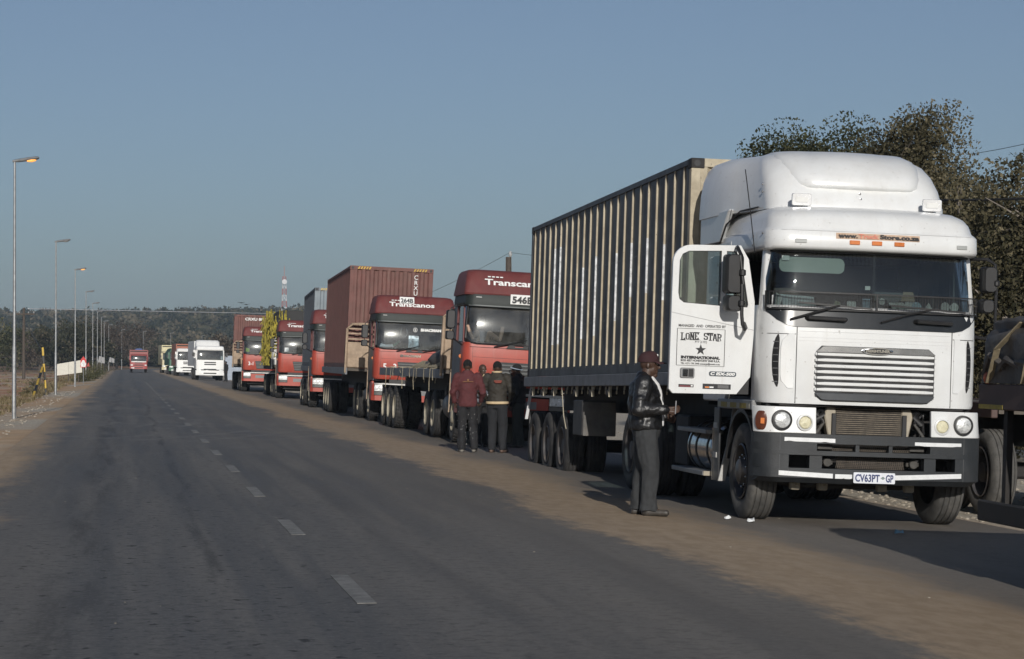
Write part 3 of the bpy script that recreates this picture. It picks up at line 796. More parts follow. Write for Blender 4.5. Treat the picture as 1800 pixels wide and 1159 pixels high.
for px, py, lab in ((424, 533, 'tiny dark bird in the sky, left one'), (433, 536, 'tiny dark bird in the sky, right one')):
    q = at(px, py, 300); mb = MB(); mb.loft([[(-0.55, 0, 0.12), (-0.5, 0.1, 0.12), (-0.52, 0.0, 0.14)], [(-0.2, -0.12, 0.04), (-0.2, 0.12, 0.04), (-0.2, 0, 0.09)], [(0, -0.16, -0.04), (0, 0.2, -0.04), (0, 0, 0.09)], [(0.2, -0.12, 0.04), (0.2, 0.12, 0.04), (0.2, 0, 0.09)], [(0.55, 0, 0.12), (0.5, 0.1, 0.12), (0.52, 0.0, 0.14)]])
    o = mb.build('bird', BLACK); o.location = q; tag(o, lab, 'bird', 'birds in the sky')

# striped stay guard, white board, warning sign
def along(px, py, z):
    d = (FW + RT * (px - 900) / FPX - UP * (py - 579.5) / FPX); t = (z - 1.6) / d.z
    return Vector((0, 0, 1.6)) + d * t
root = empty('striped_marker_post', (0, 0, 0))
Zs = 112; A = at(75, 611, Zs); B = at(81, 690, Zs); Cc = at(75, 646, Zs - 0.2); D = at(57.5, 697, Zs - 6)
root.location = (B.x, B.y, gz(B.x, B.y)); off = Vector(root.location)
B.z = gz(B.x, B.y) - 0.1; D.z = gz(D.x, D.y) - 0.1
for a, b, n_ in ((A, B, 6), (Cc, D, 5)):
    for k in range(n_):
        mb = MB(); mb.bar(a.lerp(b, k / n_) - off, a.lerp(b, (k + 1) / n_) - off, 0.10); mb.build('stripe_band', YEL if k % 2 == 0 else BLACK, root, bevel=0.01)
tag(root, 'yellow and black striped leaning marker posts on the left verge', 'marker post')
root = empty('blank_board', (0, 0, 0)); Zb = 172
TL, TR_, BR_, BL_ = at(96, 641, Zb), at(144, 633, Zb + 0.7), at(144, 655, Zb + 0.7), at(96, 661, Zb)
root.location = (BL_.x, BL_.y, gz(BL_.x, BL_.y)); off = Vector(root.location)
for k in range(2):
    a, b = k * 0.5 + (0.006 if k else 0), (k + 1) * 0.5
    q = [BL_.lerp(BR_, a) - off, BL_.lerp(BR_, b) - off, TL.lerp(TR_, b) - off, TL.lerp(TR_, a) - off]
    nrm = (q[1] - q[0]).cross(q[3] - q[0]).normalized() * 0.05
    mb = MB(); mb.loft([q, [p + nrm for p in q]]); mb.build('panel', M('cream_board', (0.62, 0.60, 0.52), 0.6, var=0.06), root)
for t in (0.12, 0.5, 0.88):
    a = BL_.lerp(BR_, t) - off; g = gz(a.x + off.x, a.y + off.y) - off.z; c = TL.lerp(TR_, t) - off
    mb = MB(); mb.bar((a.x, a.y + 0.12, g - 0.1), (c.x, c.y + 0.12, c.z - 0.1), 0.08); mb.build('post', WOOD, root)
tag(root, 'blank cream white board of two panels beside the lamp poles', 'board')
SRED = M('sign_red', (0.5, 0.03, 0.03), 0.5); SWHITE = M('sign_white', (0.72, 0.72, 0.72), 0.5)
q = at(146.5, 634, 160); root = empty('warning_sign', (q.x, q.y, gz(q.x, q.y)), (0, 0, -YAW)); zt = at(146.5, 628, 160).z - root.location.z
s_ = 0.0248 * 160 / 100
mb = MB(); mb.tube([(0, 0.03, -0.2), (0, 0.03, zt - 0.1)], 0.03, 6); mb.build('post', GALV, root)
W_ = 0.20; Hh = 0.72
def shp(k): return [(-W_ * k, zt - Hh * 0.5 - 0.36 * k), (W_ * k, zt - Hh * 0.5 - 0.36 * k), (W_ * k, zt - Hh * 0.5 + 0.16 * k), (0, zt - Hh * 0.5 + 0.42 * k), (-W_ * k, zt - Hh * 0.5 + 0.16 * k)]
mb = MB(); mb.prism(shp(1.0), 'y', 0, 0.02); mb.build('plate', SRED, root)
mb = MB(); mb.prism([(-0.14, zt - 0.68), (0.14, zt - 0.68), (0.19, zt - 0.48), (0.06, zt - 0.22), (-0.06, zt - 0.22), (-0.19, zt - 0.48)], 'y', -0.006, -0.001); mb.build('sign_face', SWHITE, root)
mb = MB()
for a, b in (((0.02, -0.6), (0.04, -0.5)), ((0.04, -0.5), (-0.05, -0.42)), ((-0.05, -0.42), (-0.03, -0.32)), ((-0.03, -0.32), (0.0, -0.26))):
    mb.bar((a[0], -0.009, zt + a[1]), (b[0], -0.009, zt + b[1]), 0.055, 0.004)
mb.build('bend_symbol', INK, root)
tag(root, 'red bordered white road sign with black winding arrow', 'road sign')
q = at(155, 634, 215); root = empty('small_sign', (q.x, q.y, gz(q.x, q.y)), (0, 0, -YAW))
z_ = at(155, 641, 215).z - root.location.z
mb = MB(); mb.prism([(-0.14, z_ - 0.17), (0.18, z_ - 0.2), (0.02, z_ + 0.2)], 'y', 0, 0.02); mb.build('plate', SRED, root)
mb = MB(); mb.tube([(0.0, 0.04, -0.2), (0.0, 0.04, z_ - 0.05)], 0.03, 6); mb.build('post', GALV, root)
tag(root, 'small tilted red triangular sign just right of the winding arrow sign', 'road sign')
for px0, px1, y0, y1, Z, lab in ((172, 184, 626, 638, 330, 'grey weathered sign board behind the lamp poles, left one'), (191, 201, 628, 637, 345, 'grey weathered sign board behind the lamp poles, right one')):
    a, b = at(px0, y0, Z), at(px1, y1, Z); c = (a + b) / 2; root = empty('grey_board', (c.x, c.y, gz(c.x, c.y)), (0, 0, -YAW)); hw = (px1 - px0) / 2 * Z / FPX; zt, zb_ = a.z - root.location.z, b.z - root.location.z
    mb = MB(); mb.prism([(-hw, zb_ + 0.05), (hw, zb_ - 0.1), (hw, zt - 0.25), (-hw * 0.6, zt)], 'y', 0, 0.05); mb.build('panel', M('weathered_board', (0.3, 0.3, 0.3), 0.8), root)
    for x in (-hw * 0.7, hw * 0.7): mb = MB(); mb.bar((x, 0.1, -0.2), (x, 0.1, zb_ + 0.2), 0.1); mb.build('post', WOOD, root)
    tag(root, lab, 'board')
# blue grey wall beside the far white truck
q0, q1 = at(396, 634, 215), at(416, 634, 215)
mb = MB(); mb.box(0, (q1 - q0).length + 0.6, 0, 0.2, -0.2, 2.25)
for k in range(5): mb.box(0.25 * k + 0.05, 0.25 * k + 0.1, -0.03, 0, -0.2, 2.25)
o = mb.build('sheet_wall', M('blue_grey_sheet', (0.30, 0.34, 0.40), 0.6)); o.location = (q0.x, q0.y, gz(q0.x, q0.y)); o.rotation_euler = (0, 0, -YAW)
tag(o, 'blue grey sheet metal wall beside the far white truck', 'wall')

# haze over the valley
mb = MB(); mb.box(-1500, 2200, -120, 2600, -3, 75)
hz = mb.build('haze', bpy.data.materials.new('haze'), smooth=0)
hm = hz.data.materials[0]; hm.use_nodes = True; hn = hm.node_tree.nodes
hn.remove(hn['Principled BSDF']); pv = hn.new('ShaderNodeVolumePrincipled'); pv.inputs['Color'].default_value = (0.66, 0.83, 1.0, 1); pv.inputs['Density'].default_value = 0.0002; pv.inputs['Anisotropy'].default_value = 0.0
hm.node_tree.links.new(pv.outputs[0], hn['Material Output'].inputs['Volume'])
tag(hz, 'thin bluish morning haze over the valley', 'haze', kind='stuff')

# ================================================================== VEHICLE HELPERS
def fy(x, W, y0, b, r):
    """y of the cab front at lateral x"""
    ax = abs(x)
    if ax <= W - r: return y0 + b * (ax / (W - r)) ** 2
    d = min(r, ax - (W - r)); return y0 + b + r - math.sqrt(max(0, r * r - d * d))
def strip(mb, x0, x1, z0, z1, prm, proud=0.0, t=0.05, n=8, z0f=None, z1f=None, bow=0.0):
    """piece of a curved cab front between x0 and x1; prm = (W, y0, bulge, r) at the bottom and at the top"""
    pb, pt = prm if isinstance(prm[0], tuple) else (prm, prm)
    bo, to, bi, ti = [], [], [], []
    for k in range(n + 1):
        x = x0 + (x1 - x0) * k / n
        za = z0f(x) if z0f else z0; zb = z1f(x) if z1f else z1
        ya, yb = fy(x, *pb) - proud, fy(x, *pt) - proud
        bo.append((x, ya, za)); to.append((x, yb, zb)); bi.append((x, ya + t, za)); ti.append((x, yb + t, zb))
    if bow:
        ro, ri = [], []
        for j in range(7):
            q = j / 6; d = bow * (1 - (2 * q - 1) ** 2)
            ro.append([Vector(a).lerp(Vector(b), q) - Vector((0, d, 0)) for a, b in zip(bo, to)]); ri.append([Vector(a).lerp(Vector(b), q) - Vector((0, d, 0)) for a, b in zip(bi, ti)])
        mb.shell(ro, ri)
    else: mb.shell([bo, to], [bi, ti])
    return mb
def closed_rows(mb, rows, n=7, m=10):
    """rows: (z, W, y0, bulge, r, yback)"""
    rings = []
    for z, W, y0, b, r, yb in rows:
        rings.append([(x, y, z) for x, y in plan(W, y0, b, r, yb - y0 - b - r, n, m)])
    return mb.loft(rings)
def flare_rows(mb, rows, yend, top=1.215):
    rings = []
    for z, W, y0, b, r, yb in rows:
        p = plan(W, y0, b, r, 0.12, 7, 10); k = W / rows[0][1]; ye = yend - 0.35 * (1 - k)
        Wf = W + (top - rows[0][1]) * min(1, k + 0.25)
        y1_ = p[0][1]
        rear = [(Wf, ye), (Wf, y1_ + (ye - y1_) * 0.6), (W + (Wf - W) * 0.55, y1_ + (ye - y1_) * 0.3)]
        rings.append([(-x, y, z) for x, y in rear] + [(x, y, z) for x, y in p] + [(x, y, z) for x, y in reversed(rear)])
    return mb.loft(rings)
WM = {}
def tyre_mesh(kind):
    if kind in WM: return WM[kind]
    Rr, wd = (0.52, 0.30) if kind != 'wide' else (0.53, 0.37)
    h = wd / 2
    prof = [(-h + 0.03, 0.30), (-h, 0.36), (-h - 0.008, 0.43), (-h + 0.012, 0.49), (-h + 0.03, Rr - 0.006)]
    g = [-0.30, -0.1, 0.1, 0.30]
    for c in g:
        x = c * wd
        prof += [(x - 0.012, Rr), (x - 0.007, Rr - 0.016), (x + 0.007, Rr - 0.016), (x + 0.012, Rr)]
    prof += [(h - 0.03, Rr - 0.006), (h - 0.012, 0.49), (h + 0.008, 0.43), (h, 0.36), (h - 0.03, 0.30)]
    mb = MB(); mb.lathe(prof, 'x', n=40)
    if kind == 'lug':
        for k in range(34):
            a = 2 * math.pi * k / 34
            for sx in (-1, 1):
                m = Matrix.Rotation(a, 3, 'X') @ Matrix.Rotation(0.35 * sx, 3, 'Z')
                mb.obox(Matrix.Rotation(a, 3, 'X') @ Vector((sx * wd * 0.27, 0, Rr - 0.004)), (wd * 0.2, 0.02, 0.012), m)
    WM[kind] = mb
    return mb
def rim_mesh(kind):
    mb = MB()
    if kind == 'front':
        mb.lathe([(-0.14, 0.30), (-0.15, 0.285), (-0.12, 0.275), (-0.06, 0.25), (-0.05, 0.20), (-0.09, 0.15), (-0.16, 0.13), (-0.18, 0.10), (-0.185, 0.0)], 'x', n=32)
    elif kind == 'deep':
        mb.lathe([(-0.14, 0.305), (-0.152, 0.29), (-0.13, 0.275), (0.02, 0.265), (0.05, 0.22), (0.05, 0.16), (-0.03, 0.13), (-0.12, 0.12), (-0.13, 0.0)], 'x', n=32)
    else:
        mb.lathe([(-0.10, 0.305), (-0.11, 0.285), (-0.05, 0.265), (0.08, 0.25), (0.09, 0.17), (-0.04, 0.14), (-0.06, 0.0)], 'x', n=32)
    return mb
WD = {}
def wheel(parent, x, y, z, kind='rib', rim='deep', side=-1, rmat=None, steer=0.0, tmat=None, nuts=0):
    """tyre with its rim; side -1 shows the rim face to the left"""
    key = (kind, tmat.name if tmat else '')
    if key not in WD:
        o = tyre_mesh(kind).build('tyre', tmat or RUBBER, smooth=50); WD[key] = o.data; bpy.data.objects.remove(o)
    k2 = (rim, (rmat or RIM).name)
    if k2 not in WD:
        o = rim_mesh(rim).build('rim', rmat or RIM, smooth=40); WD[k2] = o.data; bpy.data.objects.remove(o)
    t = bpy.data.objects.new('tyre', WD[key]); t.location = (x, y, z); t.rotation_euler = (rng.uniform(0, 6), 0, steer + (math.pi if side > 0 else 0)); link(t, parent)
    r_ = bpy.data.objects.new('rim', WD[k2]); link(r_, t)
    if nuts:
        if 'nut' not in WD:
            m = MB(); m.lathe([(0, 0.019), (-0.03, 0.019), (-0.034, 0.014), (-0.075, 0.014), (-0.08, 0.0)], 'x', n=6); o = m.build('wheel_nut', CHROME); WD['nut'] = o.data; bpy.data.objects.remove(o)
        for k in range(nuts):
            a = 2 * math.pi * k / nuts
            nn = bpy.data.objects.new('wheel_nut', WD['nut']); nn.location = (-0.055, 0.17 * math.cos(a), 0.17 * math.sin(a)); link(nn, t)
    return t
def box(name, mat, parent, x0, x1, y0, y1, z0, z1, bevel=0.0, seg=1):
    mb = MB(); mb.box(x0, x1, y0, y1, z0, z1); return mb.build(name, mat, parent, bevel=bevel, seg=seg)
def tubep(name, mat, parent, pts, r, n=8):
    mb = MB(); mb.tube(pts, r, n); return mb.build(name, mat, parent)
def truck_root(name, x, y, roll=0.035, yawd=-1.0, pitch=0.0, dz=0.0):
    return empty(name, (x, y, road_z(x - road_cx(y)) + dz), (pitch, roll, R(yawd)))

# ================================================================== THE WHITE TRUCK
T1 = truck_root('semi_truck', 7.72, 23.1)
PF = (1.18, 0.0, 0.06, 0.28)                    # plan of the lower cab front
mb = MB()
cabshell(mb, [(1.27, 1.165, 0.0, 0.06, 0.28, 0.26), (1.30, 1.18, -0.004, 0.06, 0.28, 0.25), (2.0, 1.18, 0.0, 0.06, 0.28, 0.25), (2.24, 1.175, 0.01, 0.06, 0.28, 0.25), (2.30, 1.165, 0.03, 0.06, 0.28, 0.24)], 0.06)
mb.build('cab_front', WHITE, T1, smooth=40)
# seams of the bonnet panel and its bottom edge
for sx in (-1, 1):
    mb = MB(); strip(mb, sx * 0.845 - 0.004, sx * 0.845 + 0.004, 1.275, 2.08, PF, 0.0045, 0.006, 1); mb.build('panel_seam', INK, T1)
mb = MB(); strip(mb, -1.17, -0.855, 1.995, 2.001, PF, 0.0055, 0.006, 6); strip(mb, 0.855, 1.17, 1.995, 2.001, PF, 0.0055, 0.006, 6); mb.build('panel_seam', INK, T1)
# black cowl below the windscreen
mb = MB()
zb_ = lambda x: 2.075 if abs(x) < 0.84 else 2.075 + 0.16 * ((abs(x) - 0.84) / 0.31) ** 2.2
strip(mb, -1.15, 1.15, 0, 2.275, ((1.18, 0.0, 0.06, 0.28), (1.17, 0.02, 0.06, 0.28)), 0.010, 0.02, 24, z0f=zb_); mb.build('cowl', M('gloss_black_cowl', (0.016, 0.018, 0.02), 0.22, var=0.1, dust=0.15, dustcol=(0.08, 0.075, 0.07)), T1)
# windscreen, its rubber and the pillars
PB, PT = (1.155, 0.03, 0.06, 0.26), (1.10, 0.12, 0.06, 0.26)
mb = MB(); strip(mb, -1.13, 1.06, 2.27, 2.88, (PB, (1.10, 0.12, 0.06, 0.26)), 0.0, 0.008, 24, bow=0.02); mb.build('windscreen', GLASSW, T1, smooth=60)
mb = MB(); strip(mb, -1.09, 1.09, 2.865, 2.93, ((1.11, 0.10, 0.06, 0.26), (1.11, 0.10, 0.06, 0.26)), 0.0, 0.03, 20); mb.build('windscreen_rubber', BLACK, T1)
for sx in (-1, 1):
    mb = MB()
    a = [(sx * 1.175, 0.30, 2.24), (sx * 1.175, 0.42, 2.24), (sx * 1.09, 0.42, 2.24), (sx * 1.10, 0.27, 2.24)]
    b = [(sx * 1.125, 0.36, 2.93), (sx * 1.125, 0.50, 2.93), (sx * 1.04, 0.50, 2.93), (sx * 1.05, 0.33, 2.93)]
    mb.loft([a, b]); mb.build('pillar', WHITE, T1, bevel=0.012)
# insect mesh across the lower windscreen
mb = MB()
xs_ = np.linspace(-1.16, 1.15, 78)
zz = [2.262 + 0.0105 * k for k in range(18)]
PMX = (1.185, -0.035, 0.07, 0.26)
strip(mb, -1.165, 1.155, 2.255, 2.268, PMX, 0.0, 0.008, 20); strip(mb, -1.165, 1.155, 2.435, 2.447, PMX, 0.0, 0.008, 20)
for x in (-1.165, -0.02, 1.14): strip(mb, x, x + 0.015, 2.255, 2.447, PMX, 0.001, 0.01, 1)
mb.build('mesh_frame', BLACK, T1)
mb = MB()
for x in xs_: y = fy(x, *PMX); mb.box(x - 0.0016, x + 0.0016, y, y + 0.002, 2.262, 2.44)
for z in zz:
    for k in range(20):
        xa, xb = -1.16 + 2.31 * k / 20, -1.16 + 2.31 * (k + 1) / 20; ya, yb = fy(xa, *PMX), fy(xb, *PMX)
        mb.loft([[(xa, ya, z), (xa, ya + 0.002, z), (xa, ya + 0.002, z + 0.0028), (xa, ya, z + 0.0028)], [(xb, yb, z), (xb, yb + 0.002, z), (xb, yb + 0.002, z + 0.0028), (xb, yb, z + 0.0028)]])
tag(mb.build('insect_mesh', BLACK, T1, smooth=0), kind='stuff')
# wipers and cowl handles
for x0, x1 in ((-0.95, -0.42), (0.02, 0.62)):
    tubep('wiper', BLACK, T1, [(x0 + 0.02, fy(x0, *PF) - 0.035, 2.15), (x0 + 0.3, fy(x0 + 0.3, *PF) - 0.05, 2.24), (x1, fy(x1, *PMX) - 0.018, 2.31)], 0.011, 6)
    o = MB(); o.bar((x0 + 0.10, fy(x0, *PMX) - 0.03, 2.33), (x1 + 0.35, fy(x1 + 0.3, *PMX) - 0.03, 2.285), 0.012, 0.02); o.build('wiper_blade', BLACK, T1)
for x0 in (-0.75, 0.42):
    tubep('cowl_handle', BLACK, T1, [(x0, fy(x0, *PF) - 0.012, 2.175), (x0 + 0.01, fy(x0, *PF) - 0.055, 2.175), (x0 + 0.40, fy(x0 + 0.4, *PF) - 0.055, 2.165), (x0 + 0.41, fy(x0 + 0.4, *PF) - 0.012, 2.165)], 0.022)
# grille
box('grille_recess', BLACK, T1, -0.64, 0.64, -0.013, 0.02, 1.36, 1.82)
for k in range(7):
    z = 1.425 + 0.0615 * k - 0.014
    s_ = MB(); strip(s_, -0.655, 0.655, z, z + 0.034, (1.18, 0.0, 0.05, 0.28), 0.038, 0.03, 8); s_.build('grille_slat', WHITE, T1, bevel=0.006)
for x in (-0.30, 0.0, 0.33):
    g_ = MB(); g_.box(x - 0.06, x + 0.06, -0.018, -0.012, 1.38, 1.80); g_.build('grille_bracket', FRAME, T1)
tp = lambda x: 1.885 - 0.06 * max(0, (abs(x) - 0.56) / 0.085) ** 2
mb = MB(); strip(mb, -0.645, 0.645, 1.815, 0, (1.18, 0.0, 0.05, 0.28), 0.048, 0.045, 20, z1f=tp); mb.build('grille_top_bar', M('dull_chrome', (0.40, 0.40, 0.40), 0.25, 0.9, var=0.15, dust=0.2), T1, bevel=0.006)
bt = lambda x: 1.315 + 0.06 * max(0, (abs(x) - 0.56) / 0.085) ** 2
mb = MB(); strip(mb, -0.645, 0.645, 0, 1.395, (1.18, 0.0, 0.05, 0.28), 0.044, 0.045, 20, z0f=bt); mb.build('grille_bottom_bar', M('dark_grey_trim', (0.05, 0.055, 0.06), 0.4, 0.2, var=0.15, dust=0.25, dustcol=(0.1, 0.1, 0.1)), T1, bevel=0.006)
mb = MB(); mb.loft([[(0.17 * k * math.cos(a), y, 1.845 + 0.038 * k * math.sin(a)) for a in np.linspace(0, 2 * math.pi, 25)[:-1]] for y, k in ((-0.045, 1.0), (-0.062, 1.0), (-0.068, 0.94))]); bd = mb.build('badge', CHROME, T1)
mb = MB(); mb.loft([[(0.15 * k * math.cos(a), y, 1.845 + 0.028 * k * math.sin(a)) for a in np.linspace(0, 2 * math.pi, 25)[:-1]] for y, k in ((-0.066, 1.0), (-0.0705, 0.98))]); mb.build('badge_field', BLACK, bd)
lettering('FREIGHTLINER', 0.026, CHROME, bd, (0, -0.0725, 1.834), fit=0.26, bold=0.002)
# corner air slots
for sx in (-1, 1):
    zs = np.linspace(1.44, 1.99, 15)
    rings = []
    for z in zs:
        t_ = (z - 1.715) / 0.275; e = 0.052 * math.sqrt(max(0.03, 1 - abs(t_) ** 3)); c = 1.055 - 0.02 * t_ * t_
        x0, x1 = sx * (c - e * 0.6), sx * (c + e * 0.6)
        y0_, y1_ = fy(x0, *PF) - 0.006, fy(x1, *PF) - 0.006
        rings.append([(x0, y0_, z), (x1, y1_, z), (x1, y1_ + 0.02, z), (x0, y0_ + 0.02, z)])
    mb = MB(); mb.loft(rings); sl_ = mb.build('air_slot', BLACK, T1, smooth=60)
    for k in range(7):
        z = 1.49 + 0.07 * k
        q = MB(); strip(q, sx * 1.03, sx * 1.08, z, z + 0.008, PF, 0.009, 0.004, 2); q.build('slot_bar', M('grey_bar', (0.12, 0.12, 0.12), 0.5), sl_)
    mb = MB(); rings = []
    for z in np.linspace(1.43, 2.0, 9):
        k = 1 - abs((z - 1.715) / 0.285) ** 6 * 0.5
        x0, x1 = sx * 0.862, sx * (0.862 + 0.155 * k); rings.append([(x0, fy(x0, *PF) + 0.01, z), (x0 + 0.01 * sx, fy(x0, *PF) - 0.012, z), (x1 - 0.01 * sx, fy(x1, *PF) - 0.014, z), (x1, fy(x1, *PF) + 0.01, z)])
    mb.loft(rings); mb.build('corner_panel', WHITE, T1, smooth=40)
# roof cap (visor, dome) and the fairing above it
mb = MB(); closed_rows(mb, [(2.885, 1.14, 0.05, 0.05, 0.28, 2.80), (2.90, 1.165, 0.0, 0.05, 0.28, 2.80), (2.93, 1.17, -0.015, 0.05, 0.28, 2.80), (3.08, 1.165, -0.005, 0.05, 0.28, 2.80), (3.10, 1.155, 0.015, 0.05, 0.28, 2.80), (3.13, 1.125, 0.03, 0.05, 0.30, 2.80), (3.22, 1.11, 0.06, 0.06, 0.32, 2.80), (3.29, 1.08, 0.13, 0.07, 0.34, 2.79), (3.345, 1.02, 0.25, 0.08, 0.36, 2.78), (3.375, 0.92, 0.42, 0.08, 0.36, 2.77), (3.385, 0.7, 0.7, 0.08, 0.36, 2.7)])
mb.build('roof_cap', WHITE, T1, smooth=50)
FZ = lambda rows: [(3.36 + (q[0] - 3.36) * 1.15,) + tuple(q[1:]) for q in rows]
mb = MB(); flare_rows(mb, FZ([(3.36, 1.0, 0.60, 0.06, 0.30, 2.5), (3.42, 1.0, 0.61, 0.06, 0.30, 2.5), (3.60, 0.99, 0.74, 0.06, 0.32, 2.5), (3.74, 0.965, 0.89, 0.07, 0.34, 2.5), (3.85, 0.92, 1.06, 0.08, 0.36, 2.5), (3.92, 0.85, 1.25, 0.09, 0.38, 2.48), (3.96, 0.74, 1.48, 0.09, 0.38, 2.45), (3.975, 0.55, 1.75, 0.09, 0.36, 2.4)]), 3.12)
mb.build('roof_fairing', WHITE, T1, smooth=50)
mb = MB(); closed_rows(mb, FZ([(3.555, 0.60, 0.73, 0.04, 0.22, 2.3), (3.575, 0.68, 0.665, 0.05, 0.24, 2.3), (3.60, 0.715, 0.655, 0.05, 0.26, 2.3), (3.70, 0.76, 0.725, 0.06, 0.28, 2.3), (3.82, 0.79, 0.875, 0.08, 0.30, 2.3), (3.90, 0.79, 1.04, 0.09, 0.32, 2.3), (3.96, 0.75, 1.25, 0.10, 0.34, 2.3), (3.985, 0.62, 1.55, 0.10, 0.36, 2.3), (3.995, 0.45, 1.8, 0.10, 0.3, 2.25)]), 7, 12)
mb.build('fairing_bulge', WHITE, T1, smooth=60)
box('fairing_rear', WHITE, T1, -1.1, 1.1, 2.86, 2.9, 3.02, 3.4)
for sx in (-1, 1):
    mb = MB(); mb.prism([(2.15, 3.05), (3.10, 3.05), (3.10, 3.40), (1.75, 3.40), (1.95, 3.24)], 'x', sx * 1.135, sx * 1.2); mb.build('side_extender', WHITE, T1, bevel=0.012)
    mb = MB(); mb.tube([(sx * 1.19, 3.10, 3.045), (sx * 1.19, 2.15, 3.045), (sx * 1.18, 1.93, 3.24), (sx * 1.10, 1.62, 3.375), (sx * 1.03, 1.1, 3.39)], 0.010, 6); mb.build('fairing_seam', BLACK, T1)
# side and rear walls of the cab, interior
for sx in (-1, 1):
    mb = MB(); mb.prism([(1.78, 1.25), (2.82, 1.25), (2.82, 3.05), (1.70, 3.05), (1.70, 1.4)], 'x', sx * 1.12, sx * 1.172); mb.build('sleeper_side', WHITE, T1, bevel=0.015)
    mb = MB(); mb.prism([(0.46, 2.90), (1.72, 2.90), (1.72, 3.0), (0.46, 3.0)], 'x', sx * 1.06, sx * 1.15); mb.build('door_header', WHITE, T1)
box('cab_back', INTER, T1, -1.12, 1.12, 2.76, 2.81, 1.2, 3.2)
box('cab_floor', INTER, T1, -1.11, 1.11, 0.2, 2.76, 1.24, 1.32)
box('cab_ceiling', INTER, T1, -1.1, 1.1, 0.35, 2.76, 2.885, 2.90)
box('dashboard', M('dashboard_black', (0.02, 0.02, 0.022), 0.7), T1, -1.08, 1.08, 0.16, 0.62, 1.7, 2.27, bevel=0.03)
mb = MB(); mb.prism([(0.36, 1.28), (1.72, 1.28), (1.72, 2.2), (0.40, 2.24)], 'x', 1.12, 1.175); mb.build('passenger_door', WHITE, T1, bevel=0.012)
mb = MB(); mb.prism([(0.44, 2.22), (1.70, 2.2), (1.70, 2.9), (0.55, 2.9)], 'x', 1.135, 1.142); mb.build('passenger_window', GLASSD, T1)
box('b_pillar', INTERG, T1, 1.03, 1.10, 1.25, 1.75, 2.2, 2.9)
box('inner_pillar', INTERG, T1, -1.08, -1.03, 0.42, 0.5, 2.26, 2.88)
box('inner_pillar', INTERG, T1, 1.0, 1.06, 0.5, 0.62, 2.26, 2.88)
box('screen_divider', INTER, T1, -0.02, 0.005, 0.12, 0.15, 2.28, 2.87)
for x in (-0.62, 0.62):
    mb = MB(); mb.prism([(1.2, 1.6), (1.75, 1.6), (1.9, 2.55), (1.75, 2.6), (1.6, 1.85), (1.2, 1.8)], 'x', x - 0.26, x + 0.26); mb.build('seat', INTER, T1, bevel=0.04)
mb = MB()
mb.prism(rrect(-1.01, -0.30, 2.655, 2.815, 0.06), 'y', 0.235, 0.25); mb.build('sun_visor', M('visor_grey_green', (0.42, 0.47, 0.44), 0.6, var=0.06), T1)
box('visor_card', PAPER, T1, -0.99, -0.91, 0.215, 0.23, 2.775, 2.825)
box('screen_disc', PAPER, T1, -0.115, -0.06, 0.075, 0.08, 2.49, 2.53)
# things lying on the dashboard
def dash(name, poly, y, mat, lab=None):
    mb = MB(); mb.prism(poly, 'y', y, y + 0.01); return mb.build(name, mat, T1)
dash('paper_sheet', [(-0.97, 2.30), (-0.60, 2.29), (-0.64, 2.40), (-1.0, 2.415)], 0.20, M('checked_paper', (0.58, 0.66, 0.72), 0.8, var=0.12, scale=25))
dash('cloth', [(-1.09, 2.30), (-1.0, 2.29), (-0.98, 2.39), (-1.04, 2.43), (-1.09, 2.40)], 0.19, PAPER)
dash('book', [(-1.05, 2.42), (-0.75, 2.42), (-0.8, 2.47), (-0.9, 2.49), (-1.03, 2.48)], 0.32, M('brown_bundle', (0.12, 0.10, 0.085), 0.9))
dash('cup', rrect(-0.28, -0.185, 2.29, 2.37, 0.015), 0.16, PAPER)
dash('carton', rrect(-0.12, -0.035, 2.275, 2.40, 0.004), 0.145, M('blue_carton', (0.24, 0.36, 0.48), 0.6, var=0.3, scale=18))
dash('scarf', [(-0.44, 2.30), (-0.34, 2.30), (-0.35, 2.35), (-0.40, 2.37)], 0.17, M('olive_cloth', (0.25, 0.27, 0.16), 0.9))
for c, r_, nm in (((0.085, 2.375), 0.036, 'badge_disc'), ((0.47, 2.335), 0.052, 'badge_disc'), ((0.79, 2.345), 0.05, 'licence_disc'), ((0.89, 2.345), 0.048, 'licence_disc'), ((0.30, 2.335), 0.042, 'licence_disc')):
    dash(nm, [(c[0] + r_ * math.cos(a), c[1] + r_ * math.sin(a)) for a in np.linspace(0, 6.283, 15)[:-1]], 0.11 + 0.03 * abs(c[0]), M('disc_blue', (0.42, 0.58, 0.70), 0.7, var=0.15, scale=30) if c[0] == 0.47 else PAPER)
dash('sheet_square', [(0.345, 2.29), (0.445, 2.29), (0.445, 2.385), (0.345, 2.385)], 0.13, PAPER)
dash('warning_triangle', [(0.55, 2.295), (0.66, 2.295), (0.605, 2.385)], 0.135, PAPER)
dash('sheet_scrap', [(0.22, 2.30), (0.30, 2.29), (0.29, 2.385), (0.15, 2.385)], 0.15, PAPER)
dash('grey_box', rrect(0.10, 0.42, 2.40, 2.49, 0.01), 0.45, INTERG)
dash('beige_box', [(0.40, 2.40), (0.55, 2.40), (0.53, 2.50), (0.42, 2.50)], 0.43, M('beige_box', (0.26, 0.21, 0.15), 0.8))
